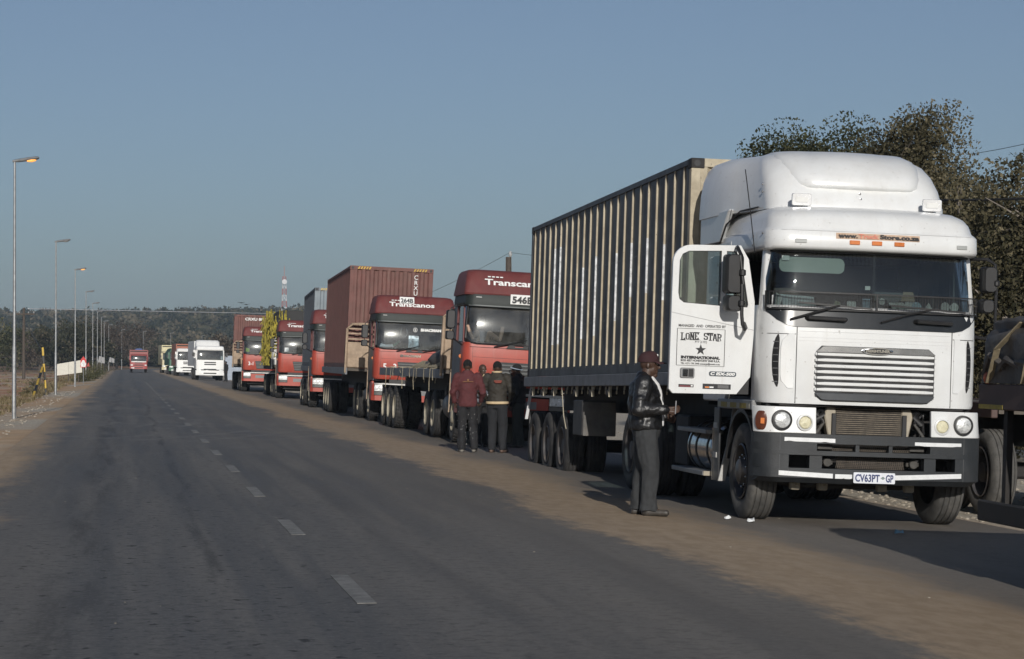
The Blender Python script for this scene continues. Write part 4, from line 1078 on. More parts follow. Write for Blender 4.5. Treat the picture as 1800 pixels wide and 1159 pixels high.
# lamps, sticker and lettering on the roof
for x in (-0.84, 0.94 - 0.02):
    mb = MB(); strip(mb, x - 0.06, x + 0.06, 2.955, 2.997, (1.17, -0.012, 0.05, 0.28), 0.012, 0.02, 3); mb.build('marker_lamp', LENSG, T1, bevel=0.004)
for x in (-0.27, -0.03, 0.215):
    mb = MB(); strip(mb, x - 0.055, x + 0.055, 2.955, 3.0, (1.17, -0.012, 0.05, 0.28), 0.014, 0.02, 2); mb.build('amber_lamp', AMBER, T1, bevel=0.004)
mb = MB(); strip(mb, -0.47, 0.44, 3.012, 3.075, (1.166, -0.008, 0.05, 0.28), 0.0045, 0.004, 8); stk = mb.build('sticker', M('tan_sticker', (0.50, 0.36, 0.26), 0.7, var=0.12, scale=14), T1)
def text_on(txt, cx, z, h, fit, mat, parent, y, **k): return lettering(txt, h, mat, parent, (cx, y, z), fit=fit, **k)
text_on('www.', -0.345, 3.026, 0.044, 0.21, INK, stk, -0.0165, bold=0.003)
text_on('Truck', -0.12, 3.026, 0.044, 0.22, M('faded_orange_ink', (0.62, 0.24, 0.17), 0.7, var=0.15, scale=30), stk, -0.0185, bold=0.003)
text_on('Store.co.za', 0.215, 3.026, 0.044, 0.43, INK, stk, -0.0165, bold=0.003)
for x, z in ((-0.72, 3.445), (0.73, 3.445)):
    lp = empty('work_lamp', (x, 0.50, z), (0.05, 0, -0.12), T1)
    mb = MB(); mb.loft([[(px, yy, pz) for px, pz in rrect(-0.1 * k, 0.1 * k, -0.062 * k, 0.062 * k, 0.02)] for yy, k in ((-0.03, 1.0), (-0.012, 1.06), (0.05, 0.9), (0.09, 0.55))]); mb.build('lamp_body', M('bright_lamp_shell', (0.62, 0.63, 0.64), 0.25, 0.35, var=0.06), lp, smooth=45)
    mb = MB(); mb.prism(rrect(-0.065, 0.065, -0.028, 0.03, 0.012), 'y', -0.037, -0.029); mb.build('lamp_lens', M('frosted_lens', (0.6, 0.6, 0.58), 0.35, var=0.1), lp)
    mb = MB(); mb.bar((0, 0.03, -0.06), (0, 0.06, -0.13), 0.05, 0.03); mb.build('lamp_bracket', ALU, lp)
for x, y, z in ((-0.02, 0.655, 3.49), (-0.02, 0.69, 3.55), (-1.0, 1.05, 3.64), (-1.0, 1.05, 3.56)):
    mb = MB(); mb.lathe([(0, 0.014), (-0.012, 0.014), (-0.016, 0.0)], 'y' if x > -0.5 else 'x', (x, y, z), n=10); mb.build('fixing_screw', STEEL, T1)
for x, y, z in ((-1.168, 0.36, 3.06), (-1.155, 0.30, 3.0), (-1.12, 0.20, 2.95), (-1.168, 0.75, 3.05), (-1.17, 0.75, 2.95), (-1.171, 2.3, 3.0), (-1.171, 2.3, 2.8), (-1.171, 2.3, 2.6)):
    mb = MB(); mb.lathe([(0, 0.012), (-0.008, 0.012), (-0.012, 0.0)], 'x', (x, y, z), n=8); mb.build('rivet', STEEL, T1)
mb = MB(); strip(mb, -1.12, 1.12, 3.088, 3.091, (1.163, 0.0, 0.05, 0.28), 0.0035, 0.004, 20); mb.build('panel_seam', M('seam_light', (0.4, 0.4, 0.4), 0.6), T1)
for z in (1.93, 1.965, 2.03):
    mb = MB(); strip(mb, -0.82, 0.82, z, z + 0.0025, PF, 0.002, 0.003, 12); mb.build('bonnet_crease', M('seam_pale', (0.52, 0.52, 0.52), 0.6), T1)
tubep('antenna', BLACK, T1, [(-1.18, 0.62, 2.86), (-1.2, 0.78, 3.3), (-1.23, 0.95, 3.78)], 0.006, 5)
# headlamp panels
for sx in (-1, 1):
    xi, xo = sx * 0.625, sx * 1.235
    pp = (1.245, -0.055, 0.08, 0.24)
    mb = MB(); strip(mb, min(xi, xo), max(xi, xo), 0.962, 1.235, (pp, (1.235, -0.03, 0.08, 0.24)), 0.0, 0.05, 14)
    hp = mb.build('headlamp_panel', WHITE, T1, bevel=0.006)
    x = sx * 0.985; y = fy(x, *pp)
    hl = MB(); hl.lathe([(0.02, 0.108), (-0.028, 0.105), (-0.030, 0.090), (-0.01, 0.088)], 'y', (x, y, 1.095), n=28); rg = hl.build('headlamp_rim', BLACK, T1)
    hl = MB(); hl.lathe([(-0.012, 0.089), (-0.030, 0.080), (-0.045, 0.05), (-0.05, 0.0)], 'y', (x, y, 1.095), n=28); hl.build('headlamp_lens', LAMPG, rg)
    x = sx * 0.745; y = fy(x, *pp)
    hl = MB(); hl.lathe([(0.02, 0.088), (-0.012, 0.086), (-0.018, 0.070), (-0.004, 0.066)], 'y', (x, y, 1.075), n=24); rg = hl.build('fog_lamp_rim', WHITE, T1)
    hl = MB(); hl.lathe([(-0.006, 0.064), (-0.016, 0.055), (-0.020, 0.0)], 'y', (x, y, 1.075), n=24); hl.build('fog_lamp_lens', FOGG, rg)
    if sx < 0:
        x = -1.185; y = fy(x, *pp)
        mb = MB(); mb.loft([[(x + 0.037 * k * c - yy * 0.9, y + yy + 0.55 * 0.037 * -c * k, 1.085 + 0.10 * k * s_) for c, s_ in ((math.cos(a), math.sin(a)) for a in np.linspace(0, 6.283, 17)[:-1])] for yy, k in ((0.02, 1.0), (-0.016, 1.0), (-0.022, 0.85))]); iv = mb.build('indicator', M('dark_amber_lens', (0.10, 0.03, 0.015), 0.25), T1)
        mb = MB(); mb.box(x - 0.015, x + 0.026, y - 0.032, y - 0.018, 1.05, 1.11); mb.build('indicator_bulb', AMBER, iv)
# radiator, hoses and bracketry seen between the headlamps
box('engine_bay_back', FRAME, T1, -0.95, 0.95, 0.42, 0.46, 0.45, 1.27)
box('engine_bay_top', FRAME, T1, -1.0, 1.0, 0.08, 0.45, 1.245, 1.262)
rd = box('radiator', M('radiator_dark', (0.03, 0.026, 0.022), 0.8), T1, -0.36, 0.36, 0.20, 0.28, 0.93, 1.245)
for k in range(14):
    z = 0.945 + 0.0215 * k
    box('radiator_fin', M('radiator_fin', (0.15, 0.125, 0.095), 0.7, var=0.3, scale=20), rd, -0.355, 0.355, 0.185, 0.20, z, z + 0.009)
for sx in (-1, 1):
    mb = MB(); mb.prism([(sx * 0.36, 0.93), (sx * 0.44, 0.93), (sx * 0.485, 1.16), (sx * 0.46, 1.245), (sx * 0.36, 1.245)], 'y', 0.17, 0.29); mb.build('radiator_tank', M('dusty_cream_metal', (0.36, 0.32, 0.25), 0.6, var=0.15, dust=0.3), T1, bevel=0.012)
    box('radiator_bracket', BLACK, T1, min(sx * 0.36, sx * 0.41) , max(sx * 0.36, sx * 0.41), 0.145, 0.165, 0.94, 1.18, 0.005)
    tubep('hose', BLACK, T1, [(sx * 0.50, 0.30, 1.24), (sx * 0.53, 0.16, 1.17), (sx * 0.54, 0.16, 1.10), (sx * 0.52, 0.25, 1.06)], 0.05, 10)
    mb = MB(); mb.bar((sx * 0.50, 0.18, 1.09), (sx * 0.60, 0.16, 0.95), 0.09, 0.03); mb.build('bracket', M('dusty_black_metal', (0.05, 0.047, 0.043), 0.7, var=0.3, scale=14, dust=0.5, dustcol=(0.12, 0.11, 0.095)), T1, bevel=0.006)
    tubep('hose', BLACK, T1, [(sx * 0.62, 0.25, 1.2), (sx * 0.60, 0.2, 1.1), (sx * 0.62, 0.22, 0.98)], 0.018, 6)
# bumper with its openings
BP = (1.245, -0.065, 0.08, 0.26); BPb = (1.19, -0.01, 0.08, 0.28)
mb = MB()
strip(mb, -1.235, 1.235, 0.862, 0.958, (BP, BP), 0.0, 0.12, 30)
strip(mb, -1.235, 1.235, 0.738, 0.785, (BP, BP), 0.006, 0.12, 30)
strip(mb, -1.235, 1.235, 0.50, 0.60, (BP, BP), 0.0, 0.12, 30)
strip(mb, -1.19, 1.19, 0.445, 0.50, (BPb, BP), 0.0, 0.12, 30)
for sx in (-1, 1):
    a, b = sorted((sx * 0.615, sx * 1.235)); strip(mb, a, b, 0.785, 0.862, (BP, BP), 0.0, 0.12, 14)
    a, b = sorted((sx * 0.905, sx * 1.235)); strip(mb, a, b, 0.60, 0.738, (BP, BP), 0.0, 0.12, 10)
    a, b = sorted((sx * 0.555, sx * 0.685)); strip(mb, a, b, 0.60, 0.738, (BP, BP), -0.012, 0.10, 4)
for x in (-0.18, 0.18): strip(mb, x - 0.02, x + 0.02, 0.785, 0.862, BP, -0.02, 0.05, 1)
bpo = mb.build('bumper', BUMP, T1, smooth=30)
for sx in (-1, 1):
    mb = MB(); strip(mb, sx * 1.0 - 0.003, sx * 1.0 + 0.003, 0.5, 0.955, BP, 0.002, 0.004, 1); mb.build('bumper_seam', M('seam_grey', (0.06, 0.063, 0.067), 0.6), bpo)
MESHM = M('rusty_mesh', (0.085, 0.07, 0.056), 0.75, var=0.3, scale=30)
for z0, z1, w_ in ((0.79, 0.862, 0.42), (0.605, 0.735, 0.36)):
    g = MB(); nx = int(2 * w_ / 0.022)
    for k in range(nx + 1):
        x = -w_ + 2 * w_ * k / nx
        g.bar((x - 0.012, 0.085, z0), (x + 0.012, 0.085, z1), 0.005)
        g.bar((x + 0.012, 0.088, z0), (x - 0.012, 0.088, z1), 0.005)
    for k in range(int((z1 - z0) / 0.018) + 1): g.box(-w_, w_, 0.082, 0.086, z0 + 0.018 * k, z0 + 0.018 * k + 0.005)
    tag(g.build('intake_mesh', MESHM, T1, smooth=0), kind='stuff')
for sx in (-1, 1):
    mb = MB(); mb.lathe([(0.05, 0.045), (0.16, 0.05), (0.17, 0.03)], 'y', (sx * 0.47, 0, 0.665), n=14, cap=True); mb.box(sx * 0.47 - 0.07, sx * 0.47 + 0.07, 0.10, 0.2, 0.64, 0.69); mb.build('tow_fitting', M('dusty_black_metal', (0.05, 0.047, 0.043), 0.7), T1, bevel=0.005)
    mb = MB(); mb.box(sx * 0.5 - 0.08, sx * 0.5 + 0.08, 0.06, 0.12, 0.80, 0.855); mb.build('horn_bracket', M('dusty_black_metal', (0.05, 0.047, 0.043), 0.7), T1, bevel=0.005)
for (x0, x1, za, zb2, h, pr) in ((-0.955, -0.425, 0.898, 0.895, 0.042, BP), (0.44, 0.97, 0.885, 0.885, 0.04, BP), (-1.005, -0.44, 0.545, 0.527, 0.048, BP), (-0.415, -0.235, 0.525, 0.525, 0.046, BP), (0.225, 0.98, 0.527, 0.56, 0.05, BP)):
    mb = MB(); strip(mb, x0, x1, 0, 0, pr, 0.0035, 0.004, 10, z0f=lambda x: za + (zb2 - za) * (x - x0) / (x1 - x0) - h / 2 + (0.006 if rng.random() < 0.15 else 0), z1f=lambda x: za + (zb2 - za) * (x - x0) / (x1 - x0) + h / 2); mb.build('reflective_tape', TAPE, bpo)
pl = MB(); pl.prism(rrect(-0.225, 0.225, 0.462, 0.575, 0.012), 'y', -0.082, -0.07); plate = pl.build('number_plate', M('plate_white', (0.70, 0.72, 0.76), 0.4, var=0.05, scale=20), T1)
PLB = M('plate_blue_ink', (0.03, 0.045, 0.14), 0.5)
lettering('CV63PT', 0.076, PLB, plate, (-0.075, -0.0845, 0.481), fit=0.265, bold=0.003)
lettering('GP', 0.076, PLB, plate, (0.165, -0.0845, 0.481), fit=0.082, bold=0.003)
mb = MB(); mb.lathe([(-0.0825, 0.016), (-0.084, 0.016)], 'y', (0.093, 0, 0.52), n=10, cap=True); mb.bar((0.07, -0.0832, 0.52), (0.116, -0.0832, 0.52), 0.004, 0.008); mb.build('plate_emblem', M('emblem_grey', (0.2, 0.25, 0.25), 0.6), plate)
for x in (-0.75, -0.45, 0.2, 0.5):
    mb = MB(); mb.box(x - 0.05, x + 0.05, 0.25, 0.35, 0.36, 0.44); mb.box(x - 0.02, x + 0.03, 0.24, 0.28, 0.40, 0.46); mb.build('under_bracket', M('dusty_cream_metal', (0.36, 0.32, 0.25), 0.6), T1, bevel=0.012)
# chassis, axle, wheels
for sx in (-1, 1):
    box('chassis_rail', FRAME, T1, sx * 0.43 - 0.05, sx * 0.43 + 0.05, 0.5, 7.4, 0.62, 0.92)
    wheel(T1, sx * 1.04, 0.92, 0.515, 'rib', 'front', sx, M('dark_steel_hub', (0.07, 0.07, 0.075), 0.4, 0.6, var=0.2, dust=0.4) if sx < 0 else RIMD, steer=0.0, tmat=RUBBERD, nuts=10 if sx < 0 else 0)
    for y in (5.35, 6.7):
        wheel(T1, sx * 1.08, y, 0.52, 'rib', 'deep', sx, RIMD); wheel(T1, sx * 0.74, y, 0.52, 'rib', 'inner', sx, RIMD)
mb = MB(); mb.tube([(-1.0, 0.92, 0.5), (-0.6, 0.92, 0.42), (0.6, 0.92, 0.42), (1.0, 0.92, 0.5)], 0.07, 8); mb.build('front_axle', FRAME, T1)
for y in (5.35, 6.7): tubep('drive_axle', FRAME, T1, [(-1.0, y, 0.52), (1.0, y, 0.52)], 0.11)
mb = MB(); mb.box(-0.4, 0.4, 0.7, 2.6, 0.40, 1.24); mb.build('engine', FRAME, T1, bevel=0.05)
for sx in (-1, 1):
    arc = [(0.92 + 0.66 * math.cos(a), 0.53 + 0.66 * math.sin(a)) for a in np.linspace(0.15, 2.85, 14)]
    ins = [(0.92 + 0.62 * math.cos(a), 0.53 + 0.62 * math.sin(a)) for a in np.linspace(2.85, 0.15, 14)]
    mb = MB(); mb.prism(arc + ins, 'x', min(sx * 0.78, sx * 1.2), max(sx * 0.78, sx * 1.2)); mb.build('wheel_arch', BLACK, T1)
# sill with reflective strip, step bracket, steps, fuel tank
mb = MB(); mb.prism([(0.42, 1.185), (1.95, 1.175), (1.95, 1.28), (0.42, 1.29)], 'x', -1.21, -1.0); sill = mb.build('sill', M('grey_sill', (0.22, 0.23, 0.24), 0.5, dust=0.3), T1, bevel=0.01)
for k in range(10):
    box('reflector_strip', YELD if k % 3 else M('dull_white_reflector', (0.35, 0.33, 0.25), 0.5), sill, -1.2135, -1.2105, 0.52 + 0.14 * k, 0.652 + 0.14 * k, 1.195, 1.25)
mb = MB(); mb.prism([(1.82, 0.36), (2.02, 0.36), (2.06, 0.45), (2.02, 1.18), (1.78, 1.18), (1.78, 0.42)], 'x', -1.225, -1.20); mb.build('step_bracket', M('dark_step_plate', (0.06, 0.062, 0.066), 0.4, 0.4), T1, bevel=0.006)
mb = MB(); mb.prism([(-1.225, 0.36), (-1.14, 0.36), (-1.02, 0.95), (-1.02, 1.18), (-1.08, 1.18), (-1.11, 0.9)], 'y', 1.755, 1.778); mb.build('step_support', ALU, T1, bevel=0.005)
for z in (0.62, 0.95): box('rung', ALU, T1, -1.235, -1.226, 1.84, 2.0, z, z + 0.06)
mb = MB(); mb.prism([(-1.235, 0.36), (-1.228, 0.36), (-1.228, 0.95), (-1.235, 0.95)], 'y', 2.02, 2.035); mb.build('bracket_edge', CHROME, T1)
for z, y0, y1 in ((0.875, 2.05, 3.5), (0.40, 2.15, 3.75)):
    mb = MB(); mb.box(-1.31, -1.10, y0, y1, z, z + 0.05); mb.build('step', M('step_grey', (0.20, 0.205, 0.21), 0.5, 0.3, dust=0.3), T1, bevel=0.006)
box('step_end', M('dusty_cream_metal', (0.36, 0.32, 0.25), 0.6), T1, -1.30, -1.11, 2.13, 2.15, 0.402, 0.452)
mb = MB(); mb.lathe([(2.2, 0.0), (2.2, 0.28), (2.23, 0.31), (3.37, 0.31), (3.40, 0.28), (3.40, 0.0)], 'y', (-0.90, 0, 0.70), n=36); ft = mb.build('fuel_tank', M('polished_tank', (0.5, 0.5, 0.5), 0.16, 1.0, var=0.1, dust=0.25), T1, smooth=40)
for y in (2.35, 2.9, 3.25): mb = MB(); mb.lathe([(y, 0.312), (y, 0.318), (y + 0.05, 0.318), (y + 0.05, 0.312)], 'y', (-0.90, 0, 0.70), n=36); mb.build('tank_strap', BLACK, ft)
box('battery_box', FRAME, T1, -1.15, -0.6, 3.6, 4.3, 0.45, 1.05, 0.02)
tubep('grab_rail', CHROME, T1, [(-1.19, 1.84, 2.2), (-1.24, 1.84, 2.25), (-1.24, 1.84, 2.62), (-1.19, 1.84, 2.68)], 0.018)
# the open driver's door, swung to face the camera
dr = empty('door', (-1.175, 0.50, 0), (0, 0, R(3)), T1)
DY = 0.0
# local door: x runs from the hinge (0) to the free edge (-0.93)
outl = [(-0.045, 1.53), (-0.19, 1.345), (-0.89, 1.335), (-0.935, 1.38), (-0.93, 2.72)] + [(-0.93 + 0.2 - 0.2 * math.cos(a), 2.72 + 0.19 * math.sin(a)) for a in np.linspace(0.2, math.pi / 2, 7)] + [(-0.19, 2.925), (-0.10, 2.78), (-0.02, 2.33), (-0.02, 2.0)]
win = [(-0.85, 2.33), (-0.865, 2.40), (-0.86, 2.74), (-0.83, 2.81), (-0.76, 2.845), (-0.40, 2.86), (-0.40, 2.275), (-0.80, 2.295)]
qw = [(-0.345, 2.86), (-0.24, 2.86), (-0.17, 2.74), (-0.09, 2.30), (-0.10, 2.27), (-0.345, 2.27)]
def holed(outer, holes, y0, y1, name, mat, parent):
    """plate with holes, triangulated"""
    bm = bmesh.new(); eds = []
    for lp in [outer] + holes:
        vs = [bm.verts.new((p[0], y0, p[1])) for p in lp]
        eds += [bm.edges.new((vs[i], vs[(i + 1) % len(vs)])) for i in range(len(vs))]
    bmesh.ops.triangle_fill(bm, edges=eds, use_beauty=True, use_dissolve=False)
    r_ = bmesh.ops.extrude_face_region(bm, geom=list(bm.faces)); bmesh.ops.translate(bm, verts=[v for v in r_['geom'] if isinstance(v, bmesh.types.BMVert)], vec=(0, y1 - y0, 0))
    bmesh.ops.recalc_face_normals(bm, faces=bm.faces)
    me = bpy.data.meshes.new(name); bm.to_mesh(me); bm.free(); me.materials.append(mat)
    return link(bpy.data.objects.new(name, me), parent)
holed(outl, [win, qw], 0.0, 0.05, 'door_skin', WHITE, dr)
holed([(x * 0.985 - 0.007, 2.1 + (z - 2.1) * 0.985) for x, z in outl], [win, qw], 0.052, 0.085, 'door_lining', INTERG, dr)
mb = MB(); mb.prism(win, 'y', 0.02, 0.026); mb.build('window_glass', GLASSD, dr)
mb = MB(); mb.prism(qw, 'y', 0.02, 0.026); mb.build('quarter_glass', GLASSD, dr)
def frame_line(name, lp, r, mat, parent, y):
    mb = MB(); n_ = len(lp)
    for i in range(n_): a, b = lp[i], lp[(i + 1) % n_]; mb.bar((a[0], y, a[1]), (b[0], y, b[1]), r)
    return mb.build(name, mat, parent)
frame_line('window_rubber', win, 0.012, BLACK, dr, 0.012); frame_line('window_rubber', qw, 0.016, BLACK, dr, 0.012)
mb = MB(); mb.bar((-0.93, -0.002, 2.19), (-0.02, -0.002, 2.03), 0.003, 0.006); mb.build('door_crease', M('seam_light', (0.4, 0.4, 0.4), 0.6), dr)
mb = MB(); mb.prism([(-0.045, 1.53), (-0.19, 1.345), (-0.05, 1.345)], 'y', 0.03, 0.05); mb.build('door_corner_rubber', BLACK, dr)
# sign writing on the door
sx0, sx1, sz0, sz1 = -0.862, -0.337, 1.632, 2.022
mb = MB()
for a, b in (((sx0, sz0), (sx1, sz0)), ((sx1, sz0), (sx1, sz1)), ((sx1, sz1), (sx0, sz1)), ((sx0, sz1), (sx0, sz0))): mb.bar((a[0], -0.002, a[1]), (b[0], -0.002, b[1]), 0.006, 0.003)
mb.build('sign_border', INK, dr)
cxs = (sx0 + sx1) / 2
lettering('MANAGED  AND  OPERATED BY', 0.028, INK, dr, (cxs + 0.01, -0.0025, 2.04), fit=0.52, bold=0.0006)
def slab_word(word, x0, x1, zb, h, parent):
    """heavy western letters with slab serifs"""
    G = {'L': [((0.2, 0), (0.2, 1)), ((0.2, 0.06), (0.85, 0.06)), ((0.85, 0), (0.85, 0.3))], 'O': [((0.12, 0.15), (0.12, 0.85)), ((0.88, 0.15), (0.88, 0.85)), ((0.12, 0.9), (0.88, 0.9)), ((0.12, 0.1), (0.88, 0.1))],
         'N': [((0.15, 0), (0.15, 1)), ((0.15, 0.95), (0.85, 0.05)), ((0.85, 0), (0.85, 1))], 'E': [((0.2, 0), (0.2, 1)), ((0.2, 0.07), (0.85, 0.07)), ((0.2, 0.93), (0.85, 0.93)), ((0.2, 0.5), (0.65, 0.5)), ((0.85, 0), (0.85, 0.28)), ((0.85, 0.72), (0.85, 1))],
         'S': [((0.15, 0.93), (0.85, 0.93)), ((0.13, 0.55), (0.13, 0.93)), ((0.13, 0.52), (0.87, 0.48)), ((0.87, 0.07), (0.87, 0.48)), ((0.15, 0.07), (0.85, 0.07)), ((0.87, 0.7), (0.87, 0.93)), ((0.13, 0.07), (0.13, 0.3))],
         'T': [((0.5, 0), (0.5, 1)), ((0.05, 0.93), (0.95, 0.93)), ((0.05, 0.65), (0.05, 1)), ((0.95, 0.65), (0.95, 1))], 'A': [((0.1, 0), (0.38, 0.93)), ((0.9, 0), (0.62, 0.93)), ((0.3, 0.93), (0.7, 0.93)), ((0.2, 0.38), (0.8, 0.38)), ((-0.02, 0.03), (0.25, 0.03)), ((0.75, 0.03), (1.02, 0.03))],
         'R': [((0.15, 0), (0.15, 1)), ((0.15, 0.93), (0.85, 0.93)), ((0.87, 0.55), (0.87, 0.93)), ((0.15, 0.5), (0.85, 0.5)), ((0.55, 0.5), (0.9, 0.0))]}
    n_ = len(word); cw = (x1 - x0) / n_
    for i, ch in enumerate(word):
        if ch == ' ': continue
        mb = MB(); xo = x0 + cw * i + cw * 0.08; lw = cw * 0.84; arch = 0.012 * abs((i - (n_ - 1) / 2) / n_ * 2)
        P = lambda p: (xo + p[0] * lw, -0.0022, zb + p[1] * h - arch)
        for a, b in G[ch]:
            w_ = 0.015 if a[0] == b[0] or (ch in 'NA' and a[1] != b[1]) else 0.009
            pa, pb = Vector(P(a)), Vector(P(b)); q = (pb - pa).to_track_quat('X', 'Y').to_matrix(); d = (pb - pa).normalized(); nn = Vector((-d.z, 0, d.x))
            c = [pa + nn * w_ / 2, pb + nn * w_ / 2, pb - nn * w_ / 2, pa - nn * w_ / 2]; mb.loft([c, [p + Vector((0, 0.002, 0)) for p in c]])
            if a[0] == b[0] and ch in 'LNTARE':
                for e in (a, b):
                    if e[1] in (0, 1): p = Vector(P(e)); mb.box(p.x - 0.016, p.x + 0.016, -0.0022, -0.0002, p.z - 0.004, p.z + 0.004)
        mb.build('letter', INK, parent, smooth=0)
slab_word('LONE STAR', sx0 + 0.04, sx1 - 0.035, 1.91, 0.075, dr)
lettering('PTY (LTD)', 0.024, INK, dr, (cxs, -0.0025, 1.873), fit=0.13)
st = [(cxs + (0.062 if k % 2 == 0 else 0.025) * math.sin(math.pi * k / 5), 1.80 + (0.062 if k % 2 == 0 else 0.025) * math.cos(math.pi * k / 5)) for k in range(10)]
mb = MB(); mb.prism(st, 'y', -0.0025, -0.0005); mb.build('star', INK, dr, smooth=0)
lettering('INTERNATIONAL', 0.027, INK, dr, (cxs, -0.0025, 1.706), fit=0.43, bold=0.003)
lettering('BOX 4057 HONEYDEW 2040 R.S.A.', 0.022, INK, dr, (cxs, -0.0025, 1.675), fit=0.43, bold=0.0008)
lettering('TEL: +2711 795 3448 onecargo@mweb.co.za', 0.018, INK, dr, (cxs, -0.0025, 1.645), fit=0.43, bold=0.0004)
mb = MB(); mb.prism(rrect(-0.82, -0.66, 1.498, 1.606, 0.02), 'y', -0.012, 0.0); hd = mb.build('door_handle', STEEL, dr, bevel=0.004)
box('handle_paddle', CHROME, hd, -0.795, -0.735, -0.022, -0.012, 1.515, 1.592, 0.004); box('handle_recess', BLACK, hd, -0.728, -0.675, -0.0145, -0.0118, 1.512, 1.594, 0.002)
mb = MB(); mb.prism(rrect(-0.50, -0.20, 1.528, 1.578, 0.02), 'y', -0.006, 0.0); bd = mb.build('engine_badge', M('badge_grey', (0.07, 0.085, 0.10), 0.4, 0.3), dr)
lettering('C ISX-500', 0.030, WINK, bd, (-0.35, -0.0085, 1.539), fit=0.27, bold=0.002, shear=0.2)
box('data_sticker', INK, dr, -0.83, -0.665, -0.003, 0.0, 1.402, 1.432); box('data_sticker_stripe', M('dull_red_ink', (0.25, 0.05, 0.06), 0.6), dr, -0.82, -0.70, -0.0045, -0.003, 1.407, 1.417); box('data_sticker_square', WINK, dr, -0.695, -0.675, -0.0045, -0.003, 1.41, 1.425)
bs = box('dealer_sticker', INK, dr, -0.565, -0.255, -0.003, 0.0, 1.39, 1.445)
box('dealer_sticker_orange', M('orange_ink', (0.7, 0.25, 0.08), 0.6), bs, -0.54, -0.495, -0.0045, -0.003, 1.402, 1.415); box('dealer_sticker_white', WINK, bs, -0.49, -0.445, -0.0045, -0.003, 1.402, 1.416); box('dealer_sticker_text', M('grey_ink', (0.12, 0.12, 0.12), 0.6), bs, -0.40, -0.28, -0.0045, -0.003, 1.40, 1.435)
# mirrors
def mirror(parent, x, y, z0, z1, w_, name='mirror_head'):
    mb = MB(); mb.loft([[(px, y + yy, pz) for px, pz in rrect(x - w_ / 2 * k, x + w_ / 2 * k, z0 + (1 - k) * 0.05, z1 - (1 - k) * 0.05, 0.04)] for yy, k in ((0.06, 1.0), (0.0, 1.0), (-0.06, 0.94), (-0.085, 0.75))]); return mb.build(name, BLACK, parent, smooth=45)
mirror(dr, -0.34, -0.24, 2.40, 2.815, 0.20); mirror(dr, -0.335, -0.24, 2.215, 2.385, 0.185)
tubep('mirror_arm', BLACK, dr, [(-0.24, -0.01, 2.90), (-0.26, -0.1, 2.90), (-0.29, -0.22, 2.88), (-0.285, -0.33, 2.80), (-0.27, -0.34, 2.5), (-0.265, -0.34, 2.18), (-0.25, -0.33, 2.08), (-0.20, -0.25, 2.03), (-0.14, -0.1, 2.05), (-0.13, 0.0, 2.10)], 0.02, 8)
for z in (2.62, 2.30): mb = MB(); mb.lathe([(z - 0.035, 0.02), (z - 0.025, 0.036), (z + 0.025, 0.036), (z + 0.035, 0.02)], 'z', (-0.27, -0.34, 0), n=12, cap=True); mb.build('mirror_clamp', BLACK, dr)
mirror(T1, 1.32, 0.30, 2.52, 2.80, 0.16); mirror(T1, 1.30, 0.30, 2.30, 2.45, 0.15)
tubep('mirror_arm', BLACK, T1, [(1.15, 0.42, 2.88), (1.30, 0.30, 2.88), (1.37, 0.24, 2.82), (1.385, 0.23, 2.5), (1.38, 0.23, 2.12), (1.30, 0.3, 2.03), (1.16, 0.42, 2.05)], 0.018, 8)
mb = MB(); mb.lathe([(2.585, 0.02), (2.6, 0.035), (2.64, 0.035), (2.655, 0.02)], 'z', (1.385, 0.23, 0), n=12, cap=True); mb.build('mirror_clamp', BLACK, T1)
tag(T1, 'white cab over semi truck with its driver door swung open', 'truck')

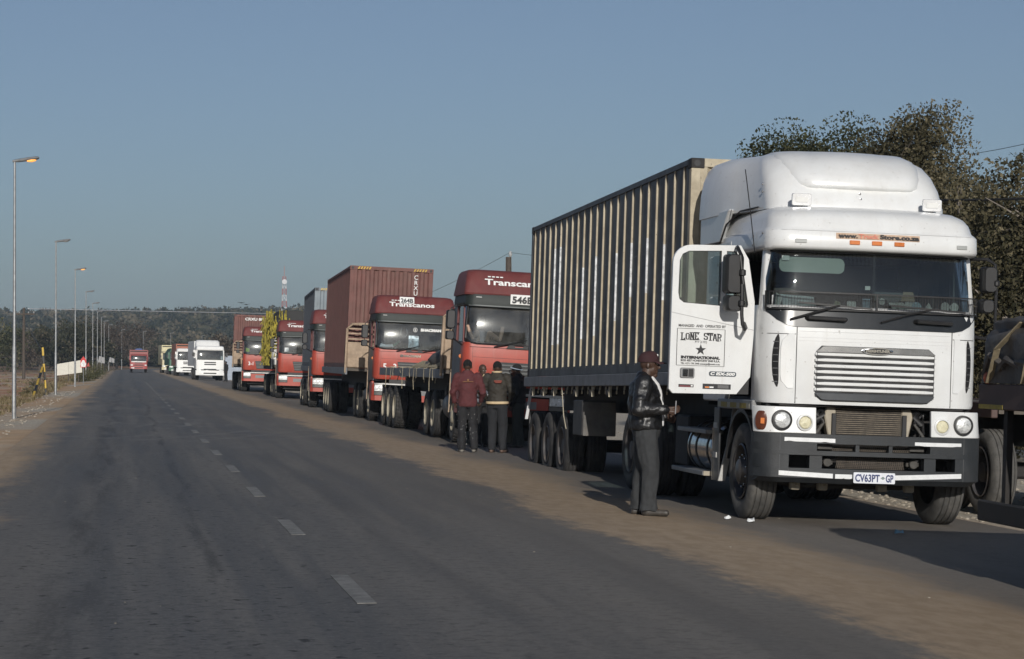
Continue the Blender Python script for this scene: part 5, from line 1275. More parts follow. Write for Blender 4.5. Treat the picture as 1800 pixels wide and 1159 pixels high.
# ================================================================== TRAILERS AND CONTAINERS
HOOKM = M('pale_hook', (0.45, 0.40, 0.30), 0.6)
def make_trailer(loc_of, label, railmat, y0=3.35, y1=15.75, zd=1.55, rail=0.16, axles=(12.1, 13.5, 14.9), pitch=0.0, headboard=False, hooks=0, wheelmat=None, group=None, tread='rib', hb_mat=None, legs=True, detail=True, tmat=None):
    t = empty('flatbed_trailer', loc_of.location, loc_of.rotation_euler)
    t.rotation_euler.x += pitch
    g = wheelmat or RIM
    for sx in (-1, 1): box('side_rail', railmat, t, sx * 1.22 - 0.035, sx * 1.22 + 0.035, y0, y1, zd - rail, zd, 0.008)
    box('deck', M('deck_boards', (0.10, 0.085, 0.07), 0.85), t, -1.18, 1.18, y0, y1, zd - 0.09, zd - 0.012)
    box('rear_beam', railmat, t, -1.18, 1.18, y1 - 0.08, y1, zd - rail, zd - 0.093)
    for sx in (-1, 1): box('main_beam', FRAME, t, sx * 0.5 - 0.06, sx * 0.5 + 0.06, y0 + 0.3, y1 - 0.1, zd - 0.55, zd - 0.1)
    for y in axles:
        tubep('axle', FRAME, t, [(-1.0, y, 0.52), (1.0, y, 0.52)], 0.08)
        for sx in (-1, 1):
            wheel(t, sx * 1.06, y, 0.52, tread, 'deep', sx, g, tmat=tmat)
            if detail: wheel(t, sx * 0.72, y, 0.52, tread, 'inner', sx, RIMD)
    if legs:
        for sx in (-1, 1):
            box('landing_leg', FRAME, t, sx * 0.85 - 0.06, sx * 0.85 + 0.06, 7.2, 7.34, 0.42, zd - 0.3); box('leg_foot', FRAME, t, sx * 0.85 - 0.13, sx * 0.85 + 0.13, 7.1, 7.45, 0.38, 0.42)
    box('mudflap', BLACK, t, -1.18, -0.6, y1 - 0.25, y1 - 0.235, 0.35, 1.05)
    if headboard:
        hm = hb_mat or BEIGE
        hb = MB()
        for sx in (-1, 1):
            hb.tube([(sx * 1.24, y0 + 0.03, zd - 0.15), (sx * 1.24, y0 + 0.03, 2.62), (sx * 1.10, y0 + 0.03, 2.77), (sx * 0.9, y0 + 0.03, 2.78)], 0.04, 6)
        hb.box(-0.9, 0.9, y0, y0 + 0.06, 2.74, 2.82)
        for z in (2.32, 2.48, 2.62): hb.box(-1.2, 1.2, y0 + 0.01, y0 + 0.04, z, z + 0.04)
        fr_ = hb.build('headboard_frame', hm, t)
        box('headboard_panel', hm, t, -1.2, 1.2, y0 + 0.005, y0 + 0.05, zd, 2.25, 0.01)
        box('headboard_kick_panel', hm, t, -1.2, -0.5, y0 - 0.03, y0, zd + 0.02, zd + 0.28, 0.01)
    for k in range(hooks):
        y = y0 + 1.2 + (y1 - y0 - 1.6) * k / hooks + rng.uniform(-0.06, 0.06)
        m = MB(); m.tube([(-1.2, y, zd - rail), (-1.21, y - 0.01, zd - rail - 0.05), (-1.22, y - 0.035, zd - rail - 0.075), (-1.215, y - 0.01, zd - rail - 0.11)], 0.013, 5); m.build('rope_hook', HOOKM, t)
    return tag(t, label, 'trailer', group)
TR1 = make_trailer(T1, 'grey decked flatbed trailer coupled to the white truck', DECK, pitch=-0.0125, hooks=24, wheelmat=RIMD, zd=1.62, rail=0.165, y1=15.75)
for y in (8.3, 9.6, 10.9, 12.9, 13.9, 15.0):
    mb = MB(); mb.lathe([(-1.25, 0.0), (-1.25, 0.05), (-1.1, 0.05), (-1.1, 0.0)], 'x', (0, y, 1.36), n=12); mb.build('strap_winch', FRAME, TR1)
    box('winch_plate', HOOKM, TR1, -1.24, -1.20, y - 0.12, y - 0.10, 1.30, 1.45)
tb = box('tool_box', M('dusty_black_box', (0.035, 0.034, 0.034), 0.6, var=0.3, dust=0.4, dustcol=(0.07, 0.065, 0.06)), TR1, -1.22, -0.7, 10.3, 11.05, 0.72, 1.25, 0.015)
box('tool_box_face', M('grey_mud_board', (0.10, 0.098, 0.092), 0.7, var=0.25, dust=0.4), TR1, -1.2, -0.72, 10.275, 10.297, 0.72, 1.22)
mb = MB(); mb.prism([(-1.25, 0.9), (-1.17, 1.45), (-1.13, 1.45), (-1.20, 0.9)], 'y', 15.52, 15.56); mb.build('rear_marker_plate', M('pale_plate', (0.55, 0.55, 0.55), 0.4), TR1)
tubep('hanging_chain', HOOKM, TR1, [(-1.24, 12.0, 1.45), (-1.25, 11.7, 1.0), (-1.24, 11.5, 0.8)], 0.008, 4)

def corrug(mb, axis, a0, a1, z0, z1, face, depth, n_, sgn):
    """trapezoid corrugated sheet; axis 'x' runs along x at y = face, axis 'y' along y at x = face"""
    pts = []; st = (a1 - a0) / n_
    for k in range(n_):
        b = a0 + st * k; pts += [(b, 0), (b + st * 0.32, 0), (b + st * 0.5, depth), (b + st * 0.82, depth)]
    pts.append((a1, 0))
    P = (lambda a, d, z: (a, face + sgn * d, z)) if axis == 'x' else (lambda a, d, z: (face + sgn * d, a, z))
    fr = [[P(a, d, z) for a, d in pts] for z in (z0, z1)]
    bk = [[P(a, d + 0.012, z) for a, d in pts] for z in (z0, z1)]
    return mb.shell(fr, bk)
def make_container(trl, label, mat, y0, L, zb, dark=None, H=2.59, ribs=False, front_n=9, hazard=True, side_n=34, group=None):
    c = empty('shipping_container', trl.location, trl.rotation_euler)
    W = 1.219; y1 = y0 + L; zt = zb + H
    fm = mat; sm = dark or mat
    for sx in (-1, 1):
        for y in (y0, y1 - 0.12): box('corner_post', fm if y == y0 else sm, c, sx * W if sx < 0 else W - 0.12, -W + 0.12 if sx < 0 else W, y, y + 0.12, zb + 0.12, zt - 0.12, 0.006)
        box('top_rail', sm, c, min(sx * W, sx * (W - 0.06)), max(sx * W, sx * (W - 0.06)), y0 + 0.12, y1 - 0.12, zt - 0.07, zt - 0.004)
        box('bottom_rail', sm, c, min(sx * W, sx * (W - 0.06)), max(sx * W, sx * (W - 0.06)), y0 + 0.12, y1 - 0.12, zb + 0.002, zb + 0.13)
        for y in (y0, y1 - 0.17):
            for z in (zb, zt - 0.118):
                k = box('corner_casting', FRAME if ribs else sm, c, min(sx * (W + 0.004), sx * (W - 0.16)), max(sx * (W + 0.004), sx * (W - 0.16)), y - 0.004, y + 0.174, z, z + 0.12, 0.006)
                if y == y0: mb = MB(); mb.lathe([(y0 - 0.006, 0.04), (y0 - 0.0045, 0.04)], 'y', (sx * (W - 0.07), 0, z + 0.06), n=12, cap=True); mb.build('casting_hole', INK, c)
    box('front_header', fm, c, -W + 0.16, W - 0.16, y0, y0 + 0.06, zt - 0.10, zt)
    box('front_sill', fm, c, -W + 0.16, W - 0.16, y0, y0 + 0.06, zb, zb + 0.12)
    mb = MB(); corrug(mb, 'x', -W + 0.12, W - 0.12, zb + 0.12, zt - 0.10, y0 + 0.012, 0.045, front_n, 1); mb.build('front_panel', fm, c, smooth=0)
    box('roof', sm, c, -W + 0.062, W - 0.062, y0 + 0.06, y1 - 0.06, zt - 0.05, zt - 0.02)
    box('rear_doors', sm, c, -W + 0.122, W - 0.122, y1 - 0.06, y1 - 0.01, zb + 0.05, zt - 0.1)
    box('floor', FRAME, c, -W + 0.062, W - 0.062, y0 + 0.06, y1 - 0.06, zb + 0.02, zb + 0.1)
    for sx in (-1, 1):
        if ribs:
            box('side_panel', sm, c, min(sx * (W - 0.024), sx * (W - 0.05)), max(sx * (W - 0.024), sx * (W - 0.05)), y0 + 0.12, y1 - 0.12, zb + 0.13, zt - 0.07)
            if sx < 0:
                n_ = 23
                for k in range(n_):
                    y = y0 + 0.42 + (L - 0.75) * k / (n_ - 1); zl = zb + 0.10 if k else zb + 0.9
                    m = MB(); m.loft([[(-W + 0.03, y, zl), (-W - 0.0, y, zl), (-W - 0.0, y + 0.042, zl), (-W + 0.03, y + 0.042, zl)], [(-W + 0.03, y, zt - 0.18), (-W - 0.0, y, zt - 0.18), (-W - 0.0, y + 0.042, zt - 0.18), (-W + 0.03, y + 0.042, zt - 0.18)], [(-W + 0.03, y + 0.02, zt - 0.071), (-W + 0.01, y + 0.02, zt - 0.071), (-W + 0.01, y + 0.05, zt - 0.071), (-W + 0.03, y + 0.05, zt - 0.071)]])
                    rb_ = m.build('side_post', CREAMR, c)
                    if k in (2, 4, 6, 8, 11, 13, 17, 18):
                        a, b = (zb + 1.0 + rng.uniform(-0.5, 0.1), zb + 1.6 + rng.uniform(0, 0.2))
                        if k in (17, 18): a, b = zb + 0.5, zb + 2.05
                        box('bare_patch', M('bare_white_metal', (0.55, 0.56, 0.56), 0.55, var=0.35, scale=16), rb_, -W - 0.0015, -W + 0.024, y - 0.0015, y + 0.03, a, b)
                for z in (zb + 0.75, zb + 1.55):
                    box('side_scuff', M('scuffed_dark_panel', (0.065, 0.068, 0.072), 0.5, var=0.5, scale=3), c, -W + 0.0225, -W + 0.0235, y0 + 2.2, y0 + 7.5, z, z + 0.02)
        else:
            mb = MB(); corrug(mb, 'y', y0 + 0.12, y1 - 0.12, zb + 0.13, zt - 0.07, sx * (W - 0.01), 0.036, side_n, -sx); mb.build('side_panel', sm, c, smooth=0)
    if hazard:
        for sx in (-1, 1):
            for k in range(5):
                x = sx * (0.66 + 0.08 * k); m = MB(); m.prism([(x - 0.02, zt - 0.09), (x + 0.02, zt - 0.09), (x + 0.06, zt - 0.012), (x + 0.02, zt - 0.012)], 'y', y0 - 0.003, y0 - 0.0005); m.build('hazard_stripe', YEL if k % 1 == 0 else INK, c, smooth=0)
    return tag(c, label, 'container', group)
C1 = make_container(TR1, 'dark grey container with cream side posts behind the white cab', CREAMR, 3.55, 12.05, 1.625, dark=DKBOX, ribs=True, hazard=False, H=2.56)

# ================================================================== THE RED TRUCKS
def make_red_truck():
    """cab over tractor with dark band, red roof deflector and clear windscreen"""
    t = empty('red_truck')
    P0 = (1.20, 0.0, 0.05, 0.20)
    mb = MB(); cabshell(mb, [(1.20, 1.16, 0.03, 0.05, 0.20, 0.25), (1.26, 1.20, 0.0, 0.05, 0.20, 0.25), (1.9, 1.20, 0.0, 0.05, 0.20, 0.25), (2.07, 1.195, 0.02, 0.05, 0.20, 0.25)], 0.05); mb.build('cab_front', REDP, t, smooth=40)
    mb = MB(); strip(mb, -1.0, -0.995, 1.22, 1.98, P0, 0.003, 0.004, 1); strip(mb, 0.995, 1.0, 1.22, 1.98, P0, 0.003, 0.004, 1); strip(mb, -1.19, 1.19, 1.978, 1.985, P0, 0.004, 0.004, 16); strip(mb, -0.99, 0.99, 1.775, 1.78, P0, 0.003, 0.004, 12); mb.build('panel_seam', INK, t)
    zb_ = lambda x: 2.05 + 0.12 * max(0, (abs(x) - 0.95) / 0.22) ** 2
    mb = MB(); strip(mb, -1.165, 1.165, 0, 2.83, ((1.19, 0.012, 0.05, 0.20), (1.16, 0.13, 0.05, 0.22)), 0.004, 0.008, 28, z0f=zb_, bow=0.028); mb.build('windscreen', GLASSR, t, smooth=60)
    for sx in (-1, 1):
        m = MB(); m.tube([(sx * 1.155, fy(1.155, 1.19, 0.012, 0.05, 0.20) - 0.005, 2.15), (sx * 1.15, 0.20, 2.5), (sx * 1.13, 0.24, 2.83)], 0.024, 6); m.build('screen_rubber', BLACK, t)
    m = MB(); m.tube([(x, fy(x, 1.19, 0.012, 0.05, 0.20) - 0.008, zb_(x)) for x in np.linspace(-1.15, 1.15, 21)], 0.018, 6); m.build('screen_rubber', BLACK, t)
    # dark band with a highlight painted along its lower edge, roof and deflector
    mb = MB(); closed_rows(mb, [(2.80, 1.14, 0.10, 0.05, 0.22, 1.95), (2.83, 1.20, 0.03, 0.05, 0.22, 1.95), (2.92, 1.205, 0.03, 0.05, 0.22, 1.95), (3.05, 1.19, 0.07, 0.05, 0.22, 1.95), (3.06, 1.15, 0.10, 0.05, 0.22, 1.95)]); mb.build('brow_band', BAND, t, smooth=40)
    mb = MB(); strip(mb, -1.13, 1.13, 2.812, 2.838, (1.20, 0.03, 0.05, 0.22), 0.004, 0.01, 20); mb.build('brow_highlight', M('band_edge_highlight', (0.09, 0.10, 0.10), 0.4, 0.2), t)
    for x in (-0.92, 0.92): mb = MB(); strip(mb, x - 0.06, x + 0.06, 2.985, 3.005, (1.195, 0.055, 0.05, 0.22), 0.01, 0.02, 2); mb.build('marker_lamp', LENSG, t)
    mb = MB(); closed_rows(mb, [(3.04, 1.235, 0.10, 0.04, 0.10, 1.9), (3.08, 1.235, 0.085, 0.04, 0.10, 1.9), (3.32, 1.20, 0.20, 0.04, 0.12, 1.85), (3.50, 1.16, 0.32, 0.05, 0.16, 1.8), (3.555, 1.11, 0.40, 0.06, 0.2, 1.75), (3.575, 1.0, 0.55, 0.06, 0.2, 1.7)]); mb.build('roof_deflector', REDROOF, t, smooth=40)
    # sides, doors
    for sx in (-1, 1):
        m = MB(); m.prism([(0.28, 1.15), (1.95, 1.15), (1.95, 3.0), (1.45, 3.0), (1.42, 2.10), (0.30, 2.05)], 'x', sx * 1.145, sx * 1.185); m.build('cab_side', SHADESIDE, t, bevel=0.012)
        m = MB(); m.prism([(0.30, 2.06), (0.37, 2.06), (0.50, 2.84), (1.40, 2.86), (1.40, 2.10), (1.46, 2.08), (1.46, 2.94), (0.42, 2.92)], 'x', sx * 1.14, sx * 1.19); m.build('door_frame', REDROOF, t)
        m = MB(); m.prism([(0.38, 2.08), (1.40, 2.1), (1.40, 2.86), (0.50, 2.84)], 'x', sx * 1.155, sx * 1.162); m.build('door_window', GLASSR, t)
        m = MB(); m.tube([(sx * 1.18, 0.36, 2.86), (sx * 1.38, 0.22, 2.82), (sx * 1.5, 0.18, 2.74), (sx * 1.5, 0.18, 2.2), (sx * 1.4, 0.24, 2.12), (sx * 1.18, 0.36, 2.0)], 0.016, 6); m.build('mirror_arm', BLACK, t)
        mirror(t, sx * 1.50, 0.17, 2.33, 2.70, 0.20); mirror(t, sx * 1.50, 0.17, 2.10, 2.28, 0.19)
        m = MB(); m.prism([(0.35, 0.62), (1.0, 0.62), (1.0, 1.1), (0.35, 1.14)], 'x', sx * 1.14, sx * 1.21); m.build('step_panel', REDP, t, bevel=0.01)
        m = MB(); m.box(min(sx * 1.15, sx * 1.20), max(sx * 1.15, sx * 1.20), 2.0, 2.06, 0.6, 1.5); m.build('mudguard_stay', BEIGE, t)
        arc = [(1.45 + 0.64 * math.cos(a), 0.53 + 0.64 * math.sin(a)) for a in np.linspace(0.1, 3.0, 12)] + [(1.45 + 0.6 * math.cos(a), 0.53 + 0.6 * math.sin(a)) for a in np.linspace(3.0, 0.1, 12)]
        m = MB(); m.prism(arc, 'x', min(sx * 0.8, sx * 1.18), max(sx * 0.8, sx * 1.18)); m.build('wheel_arch', BLACK, t)
    m = MB(); m.lathe([(0.0, 0.0), (0.0, 0.04), (0.03, 0.045), (0.06, 0.0)], 'y', (-1.2, 0.45, 1.78), n=10); m.build('side_indicator', AMBER, t)
    box('cab_back', INTER, t, -1.14, 1.14, 1.9, 1.95, 1.15, 3.04); box('cab_floor', INTER, t, -1.13, 1.13, 0.2, 1.9, 1.15, 1.22); box('cab_ceiling', INTER, t, -1.13, 1.13, 0.3, 1.9, 2.83, 2.85)
    box('dashboard', M('dashboard_grey', (0.05, 0.05, 0.052), 0.7), t, -1.10, 1.10, 0.16, 0.6, 1.6, 2.10, 0.03)
    for x in (-0.6, 0.6): m = MB(); m.prism([(1.0, 1.5), (1.5, 1.5), (1.65, 2.5), (1.5, 2.55), (1.38, 1.75), (1.0, 1.7)], 'x', x - 0.25, x + 0.25); m.build('seat', INTER, t, bevel=0.04)
    # grille, badge, lamps, bumper
    g = MB(); g.prism([(-0.50, 1.70), (0.50, 1.70), (0.40, 1.28), (-0.40, 1.28)], 'y', -0.008, 0.03); g.build('grille', BLACK, t)
    for k in range(5):
        z = 1.32 + 0.075 * k; w_ = 0.405 + 0.018 * k
        box('grille_bar', M('grille_grey', (0.10, 0.105, 0.105), 0.45, 0.3), t, -w_, w_, -0.022, -0.006, z, z + 0.04, 0.006)
    for x0 in (-0.55, 0.25):
        m = MB(); m.tube([(x0, -0.03, 2.0), (x0 + 0.25, -0.06, 2.06), (x0 + 0.72, 0.02, 2.17)], 0.012, 6); m.build('wiper', BLACK, t)
    m = MB(); m.prism([(-0.28, 1.98), (0.28, 1.98), (0.22, 2.05), (0.10, 2.05), (0.09, 2.015), (-0.09, 2.015), (-0.10, 2.05), (-0.22, 2.05)], 'y', -0.03, 0.0); m.build('cowl_step', BLACK, t)
    box('upper_bumper', BLACK, t, -0.72, 0.72, 0.02, 0.1, 1.08, 1.20)
    bp = (1.235, -0.05, 0.06, 0.16)
    mb = MB(); strip(mb, -1.23, 1.23, 0.60, 0.74, bp, 0.0, 0.12, 24); strip(mb, -0.72, 0.72, 0.74, 1.0, bp, 0.0, 0.10, 12); strip(mb, -1.23, -1.16, 0.74, 1.08, bp, 0.0, 0.1, 3); strip(mb, 1.16, 1.23, 0.74, 1.08, bp, 0.0, 0.1, 3)
    bo = mb.build('bumper', REDP, t, smooth=30)
    mb = MB(); strip(mb, -1.22, 1.22, 1.035, 1.085, bp, 0.006, 0.08, 20); mb.build('bumper_top_bar', ALU, bo)
    mb = MB(); strip(mb, -0.45, 0.45, 0.78, 0.93, bp, 0.004, 0.02, 8); mb.build('bumper_grille', M('dull_grey', (0.18, 0.18, 0.18), 0.5), bo)
    for sx in (-1, 1):
        a, b = sorted((sx * 0.74, sx * 1.15))
        mb = MB(); strip(mb, a, b, 0.865, 1.03, bp, 0.0, 0.06, 6); h = mb.build('headlamp', LAMPG, t)
        for k in range(3): x = sx * (0.82 + 0.125 * k); m = MB(); y = fy(x, *bp); m.lathe([(-0.002, 0.062), (-0.012, 0.058), (-0.006, 0.045), (-0.016, 0.0)], 'y', (x, y, 0.948), n=14); m.build('headlamp_reflector', M('bright_reflector', (0.75, 0.75, 0.74), 0.3, 0.2), h)
        mb = MB(); strip(mb, a, b, 0.755, 0.85, bp, -0.01, 0.06, 6); f = mb.build('fog_lamp', M('dark_lamp', (0.10, 0.10, 0.095), 0.3), t)
    box('under_panel', FRAME, t, -0.9, 0.9, 0.3, 0.4, 0.45, 1.2)
    # running gear
    for sx in (-1, 1):
        box('chassis_rail', FRAME, t, sx * 0.43 - 0.05, sx * 0.43 + 0.05, 0.4, 6.8, 0.65, 0.95)
        wheel(t, sx * 1.03, 1.45, 0.52, 'lug', 'front', sx, RIM, tmat=RUBBER)
        for y in (4.75, 6.1):
            wheel(t, sx * 1.06, y, 0.52, 'rib', 'deep', sx, RIM); wheel(t, sx * 0.73, y, 0.52, 'rib', 'inner', sx, RIMD)
    tubep('front_axle', FRAME, t, [(-1, 1.45, 0.5), (-0.6, 1.45, 0.42), (0.6, 1.45, 0.42), (1, 1.45, 0.5)], 0.07)
    for y in (4.75, 6.1): tubep('drive_axle', FRAME, t, [(-1, y, 0.52), (1, y, 0.52)], 0.11)
    box('engine', FRAME, t, -0.4, 0.4, 0.6, 2.4, 0.45, 1.15, 0.05)
    m = MB(); m.lathe([(2.5, 0.0), (2.5, 0.28), (2.53, 0.3), (3.5, 0.3), (3.53, 0.28), (3.53, 0.0)], 'y', (-0.85, 0, 0.72), n=24); m.build('fuel_tank', M('dull_tank', (0.12, 0.12, 0.12), 0.5, 0.4, dust=0.5), t)
    m = MB(); m.lathe([(3.7, 0.0), (3.7, 0.4), (3.75, 0.45), (3.95, 0.45), (4.0, 0.4), (4.0, 0.0)], 'y', (-0.6, 0, 1.0), n=24); m.build('spare_wheel', RUBBER, t)
    return t
def text_front(t, txt, x, z, h, mat, y, name='lettering', tilt=0.0, **k):
    return lettering(txt, h, mat, t, (x, y, z), (math.pi / 2 - tilt, 0, 0), name, **k)
def dress(t, plate=None, px=0.0, pz=3.45, number=None, nx=-0.85, pw=0.46):
    """company lettering, number plate on the roof, fleet number"""
    ang = math.atan2(0.115, 0.24)
    ys = lambda z: 0.085 + (z - 3.08) * 0.48 - 0.012
    lettering('Transcanos', 0.135, WINK, t, (-0.12, ys(3.26) , 3.26), (math.pi / 2 - ang, 0, 0), fit=1.36, bold=0.005)
    m = MB()
    for k in range(4): x = -0.70 + 0.09 * k + (0.0); m.obox((x, ys(3.425), 3.425), (0.032, 0.012, 0.003), Matrix.Rotation(math.pi / 2 - ang, 3, 'X'))
    m.build('letter_flash', WINK, t)
    if plate:
        m = MB(); m.obox((px, ys(pz) - 0.01, pz), (pw / 2, 0.10, 0.004), Matrix.Rotation(math.pi / 2 - (ang if pz > 3.1 else 0.1), 3, 'X')); p = m.build('number_board', M('board_white', (0.72, 0.72, 0.70), 0.6), t)
        lettering(plate, 0.13, INK, t, (px, ys(pz) - 0.018 - 0.03, pz - 0.066), (math.pi / 2 - (ang if pz > 3.1 else 0.1), 0, 0), 'number_lettering', fit=pw * 0.86, bold=0.006)
    if number:
        for txt, x, z, h in number: lettering(txt, h, WINK, t, (x, fy(x, 1.20, 0.0, 0.05, 0.20) - 0.006, z), (math.pi / 2, 0, 0), 'number_lettering', bold=0.006)
def place(t, x, y, yawd=-1.0, roll=0.04):
    t.location = (x, y, road_z(x) - 0.0); t.rotation_euler = (0, roll, R(yawd)); return t
proto = make_red_truck()
RT_ = [proto] + [dup(proto) for _ in range(4)]
GRP = 'red trucks parked in the queue'
# positions: left edge of each cab front in the photograph and its distance
def qpos(px, Z):
    p = at(px, 600, Z); return p.x + 1.12, p.y
spec = [(806, 46.3), (653, 64.0), (546, 82.5), (487, 103.5), (425.5, 124.5)]
labs = ['red truck carrying the 546B board, bare feet on its dashboard', 'red truck carrying the 264B board below a red container', 'red truck numbered 1-5 with a blue grey container behind', 'red truck hauling the load wrapped in yellow net', 'furthest red truck of the row, numbered 3-1']
rolls = [0.058, 0.045, 0.035, 0.03, 0.03]
for t, (px, Z), lab, rl in zip(RT_, spec, labs, rolls):
    x, y = qpos(px, Z); place(t, x, y, -1.0, rl); t.scale = (0.935, 1, 1); tag(t, lab, 'truck', GRP)
dress(RT_[0], '546B', 0.02, 2.985, None, pw=0.52)
dress(RT_[1], '264B', -0.27, 3.44, [('5', -0.87, 1.475, 0.17), ('3', -0.57, 1.475, 0.17)], pw=0.44)
dress(RT_[2], None, 0, 0, [('T', -0.42, 1.72, 0.13), ('1-5', -0.52, 1.39, 0.2)])
dress(RT_[3]); dress(RT_[4], None, 0, 0, [('3-1', -0.72, 1.47, 0.19)])
# windscreen lettering and things of the 264B truck
lettering('SHACMAN', 0.075, WINK, RT_[1], (0.47, 0.045, 2.585), (math.pi / 2 - 0.15, 0, 0), fit=0.62, bold=0.006)
m = MB(); m.lathe([(0.045, 0.062), (0.041, 0.062), (0.041, 0.05), (0.045, 0.05)], 'y', (-0.0, 0, 2.615), n=16); m.build('round_emblem', WINK, RT_[1])
lettering('S', 0.06, WINK, RT_[1], (0.0, 0.043, 2.585), (math.pi / 2, 0, 0), 'emblem_letter', bold=0.004)
lettering('SHACMAN', 0.06, CHROME, RT_[1], (-0.12, -0.01, 1.85), fit=0.62, bold=0.006)
m = MB(); m.prism(rrect(-0.19, 0.11, 2.10, 2.45, 0.01), 'y', 0.03, 0.033); m.build('windscreen_poster', M('printed_poster', (0.45, 0.55, 0.62), 0.6, var=0.7, scale=9), RT_[1])
m = MB(); m.tube([(-0.33 + 0.1 * math.cos(a), 0.13, 2.53 + 0.13 * math.sin(a)) for a in np.linspace(2.3, 7.1, 14)], 0.014, 6); m.build('hanging_loop', M('grey_cord', (0.3, 0.3, 0.3), 0.7), RT_[1])
m = MB(); m.loft([[(-0.75, 0.25, 2.10), (-0.70, 0.35, 2.10), (-0.70, 0.25, 2.14)], [(-0.55, 0.22, 2.16), (-0.52, 0.32, 2.16), (-0.55, 0.24, 2.22)], [(-0.47, 0.2, 2.26), (-0.42, 0.26, 2.26), (-0.46, 0.2, 2.31)]]); m.build('green_cloth', M('green_cloth', (0.10, 0.22, 0.14), 0.9), RT_[1])
m = MB(); m.prism([(-1.05, 2.11), (-0.62, 2.11), (-0.66, 2.19), (-0.85, 2.17), (-1.0, 2.2)], 'y', 0.12, 0.2); m.build('dashboard_cloth', PAPER, RT_[1])
for t, x in ((RT_[2], -0.42), (RT_[3], -0.9)):
    m = MB(); m.prism(rrect(x, x + 0.2, 2.13, 2.32, 0.01), 'y', 0.05, 0.056); m.build('windscreen_paper', PAPER, t)
m = MB(); m.prism([(-1.05, 2.2), (-0.85, 2.18), (-0.82, 2.36), (-1.04, 2.4)], 'y', 0.1, 0.14); m.build('green_vest', M('lime_vest', (0.42, 0.6, 0.06), 0.7), RT_[4])
# the driver's bare feet on the dashboard of the 546B truck
SKIN = M('brown_skin', (0.062, 0.034, 0.023), 0.5, var=0.12, scale=12)
SKINP = M('pale_sole', (0.42, 0.28, 0.20), 0.6, var=0.12, scale=12)

# ------------------------------------------------------------------ their trailers and loads
def trl(i, label, rm, **k): return make_trailer(RT_[i], label, rm, **k)
TA = trl(0, 'empty flatbed trailer with ropes behind the 546B truck', DECK, headboard=True, y0=2.75, zd=1.5, rail=0.2, hooks=6, axles=(11.7, 13.0, 14.3), y1=15.2, tread='lug', legs=False)
TB = trl(1, 'flatbed trailer carrying the tall oxide red container', DECK, headboard=True, y0=2.75, zd=1.5, rail=0.2, axles=(11.7, 13.0, 14.3), y1=15.6, legs=False)
TC = trl(2, 'flatbed trailer carrying the blue grey container', DECK, headboard=True, y0=2.75, zd=1.5, rail=0.2, axles=(11.7, 13.0, 14.3), y1=15.6, legs=False, detail=False)
TD = trl(3, 'flatbed trailer under the yellow netted load', FRAME, headboard=True, y0=2.75, zd=1.5, rail=0.2, axles=(11.7, 13.0, 14.3), y1=14.6, legs=False, detail=False, hb_mat=ALU)
TE = trl(4, 'flatbed trailer carrying the lettered red container', DECK, headboard=True, y0=2.75, zd=1.5, rail=0.2, axles=(11.7, 13.0, 14.3), y1=15.6, legs=False, detail=False)
for t_, d_, a_ in ((TA, -0.05, -0.3), (TB, 0.5, -1.9), (TC, -0.21, -2.6), (TD, 0.05, -1.6), (TE, 0.42, -2.5)): t_.location.x -= d_; t_.rotation_euler.z = R(a_)      # each trailer stands a little out of line with its cab
# ropes, chains and folded tarpaulin on the empty deck
for k in range(11):
    y = 3.6 + 1.0 * k + rng.uniform(-0.45, 0.45)
    m = MB(); l_ = rng.choice((0.12, 0.22, 0.25, 0.5)); x = -1.27
    pts = [(-0.9, y + rng.uniform(-0.2, 0.2), 1.53), (-1.15, y, 1.53), (x, y, 1.5), (x, y + rng.uniform(-0.05, 0.05), 1.5 - l_ * 0.6), (x + 0.01, y + rng.uniform(-0.08, 0.08), 1.5 - l_)]
    m.tube(pts, 0.009, 5); m.build('rope', ROPE, TA)
def lump(name, mat, parent, c, r, seed, n=18, k=0.28):
    rs = random.Random(seed); m = MB(); rings = []
    for i in range(7):
        ph = math.pi * (i + 0.5) / 7
        rings.append([(c[0] + r[0] * math.sin(ph) * math.cos(a) * (1 + k * (mnoise.noise(Vector((3 * math.cos(a) + seed, 3 * math.sin(a), ph * 2))))), c[1] + r[1] * math.sin(ph) * math.sin(a) * (1 + k * (mnoise.noise(Vector((seed, 3 * math.cos(a), ph * 2))))), c[2] - r[2] * math.cos(ph) * (1 + k * mnoise.noise(Vector((2 * math.cos(a), 2 * math.sin(a), seed))))) for a in np.linspace(0, 6.2832, n + 1)[:-1]])
    m.loft(rings); o = m.build(name, mat, parent, smooth=80); return o
pile = empty('folded_tarpaulin', TA.location, TA.rotation_euler)
for k, (c, r) in enumerate((((-0.5, 3.8, 1.78), (0.65, 0.9, 0.42)), ((-0.6, 5.2, 1.7), (0.6, 0.9, 0.3)), ((0.3, 4.2, 1.8), (0.7, 1.1, 0.5)), ((-0.65, 6.6, 1.6), (0.5, 0.9, 0.14)))): lump('tarpaulin_fold', TARP, pile, c, r, k + 3)
for k in range(16):
    y = 3.2 + 0.3 * k; m = MB(); z = 2.2 - 0.035 * k * 1.1
    m.tube([(-0.2, y - 0.6, z), (-0.7, y - 0.2, z - 0.08), (-1.0, y + 0.3, 1.68), (-1.2, y + 0.9, 1.53)], 0.014, 5); m.build('tie_rope', ROPE, pile)
tag(pile, 'heap of folded grey tarpaulin and ropes on the empty trailer', 'tarpaulin')
CB = make_container(TB, 'tall oxide red container behind the 264B truck', REDBOX, 2.95, 12.19, 1.505, H=2.98, front_n=9)
for i, ch in enumerate('CRXU'): lettering(ch, 0.13, WINK, CB, (0.72, 2.945, 4.16 - 0.155 * i), name='vertical_lettering', bold=0.001)
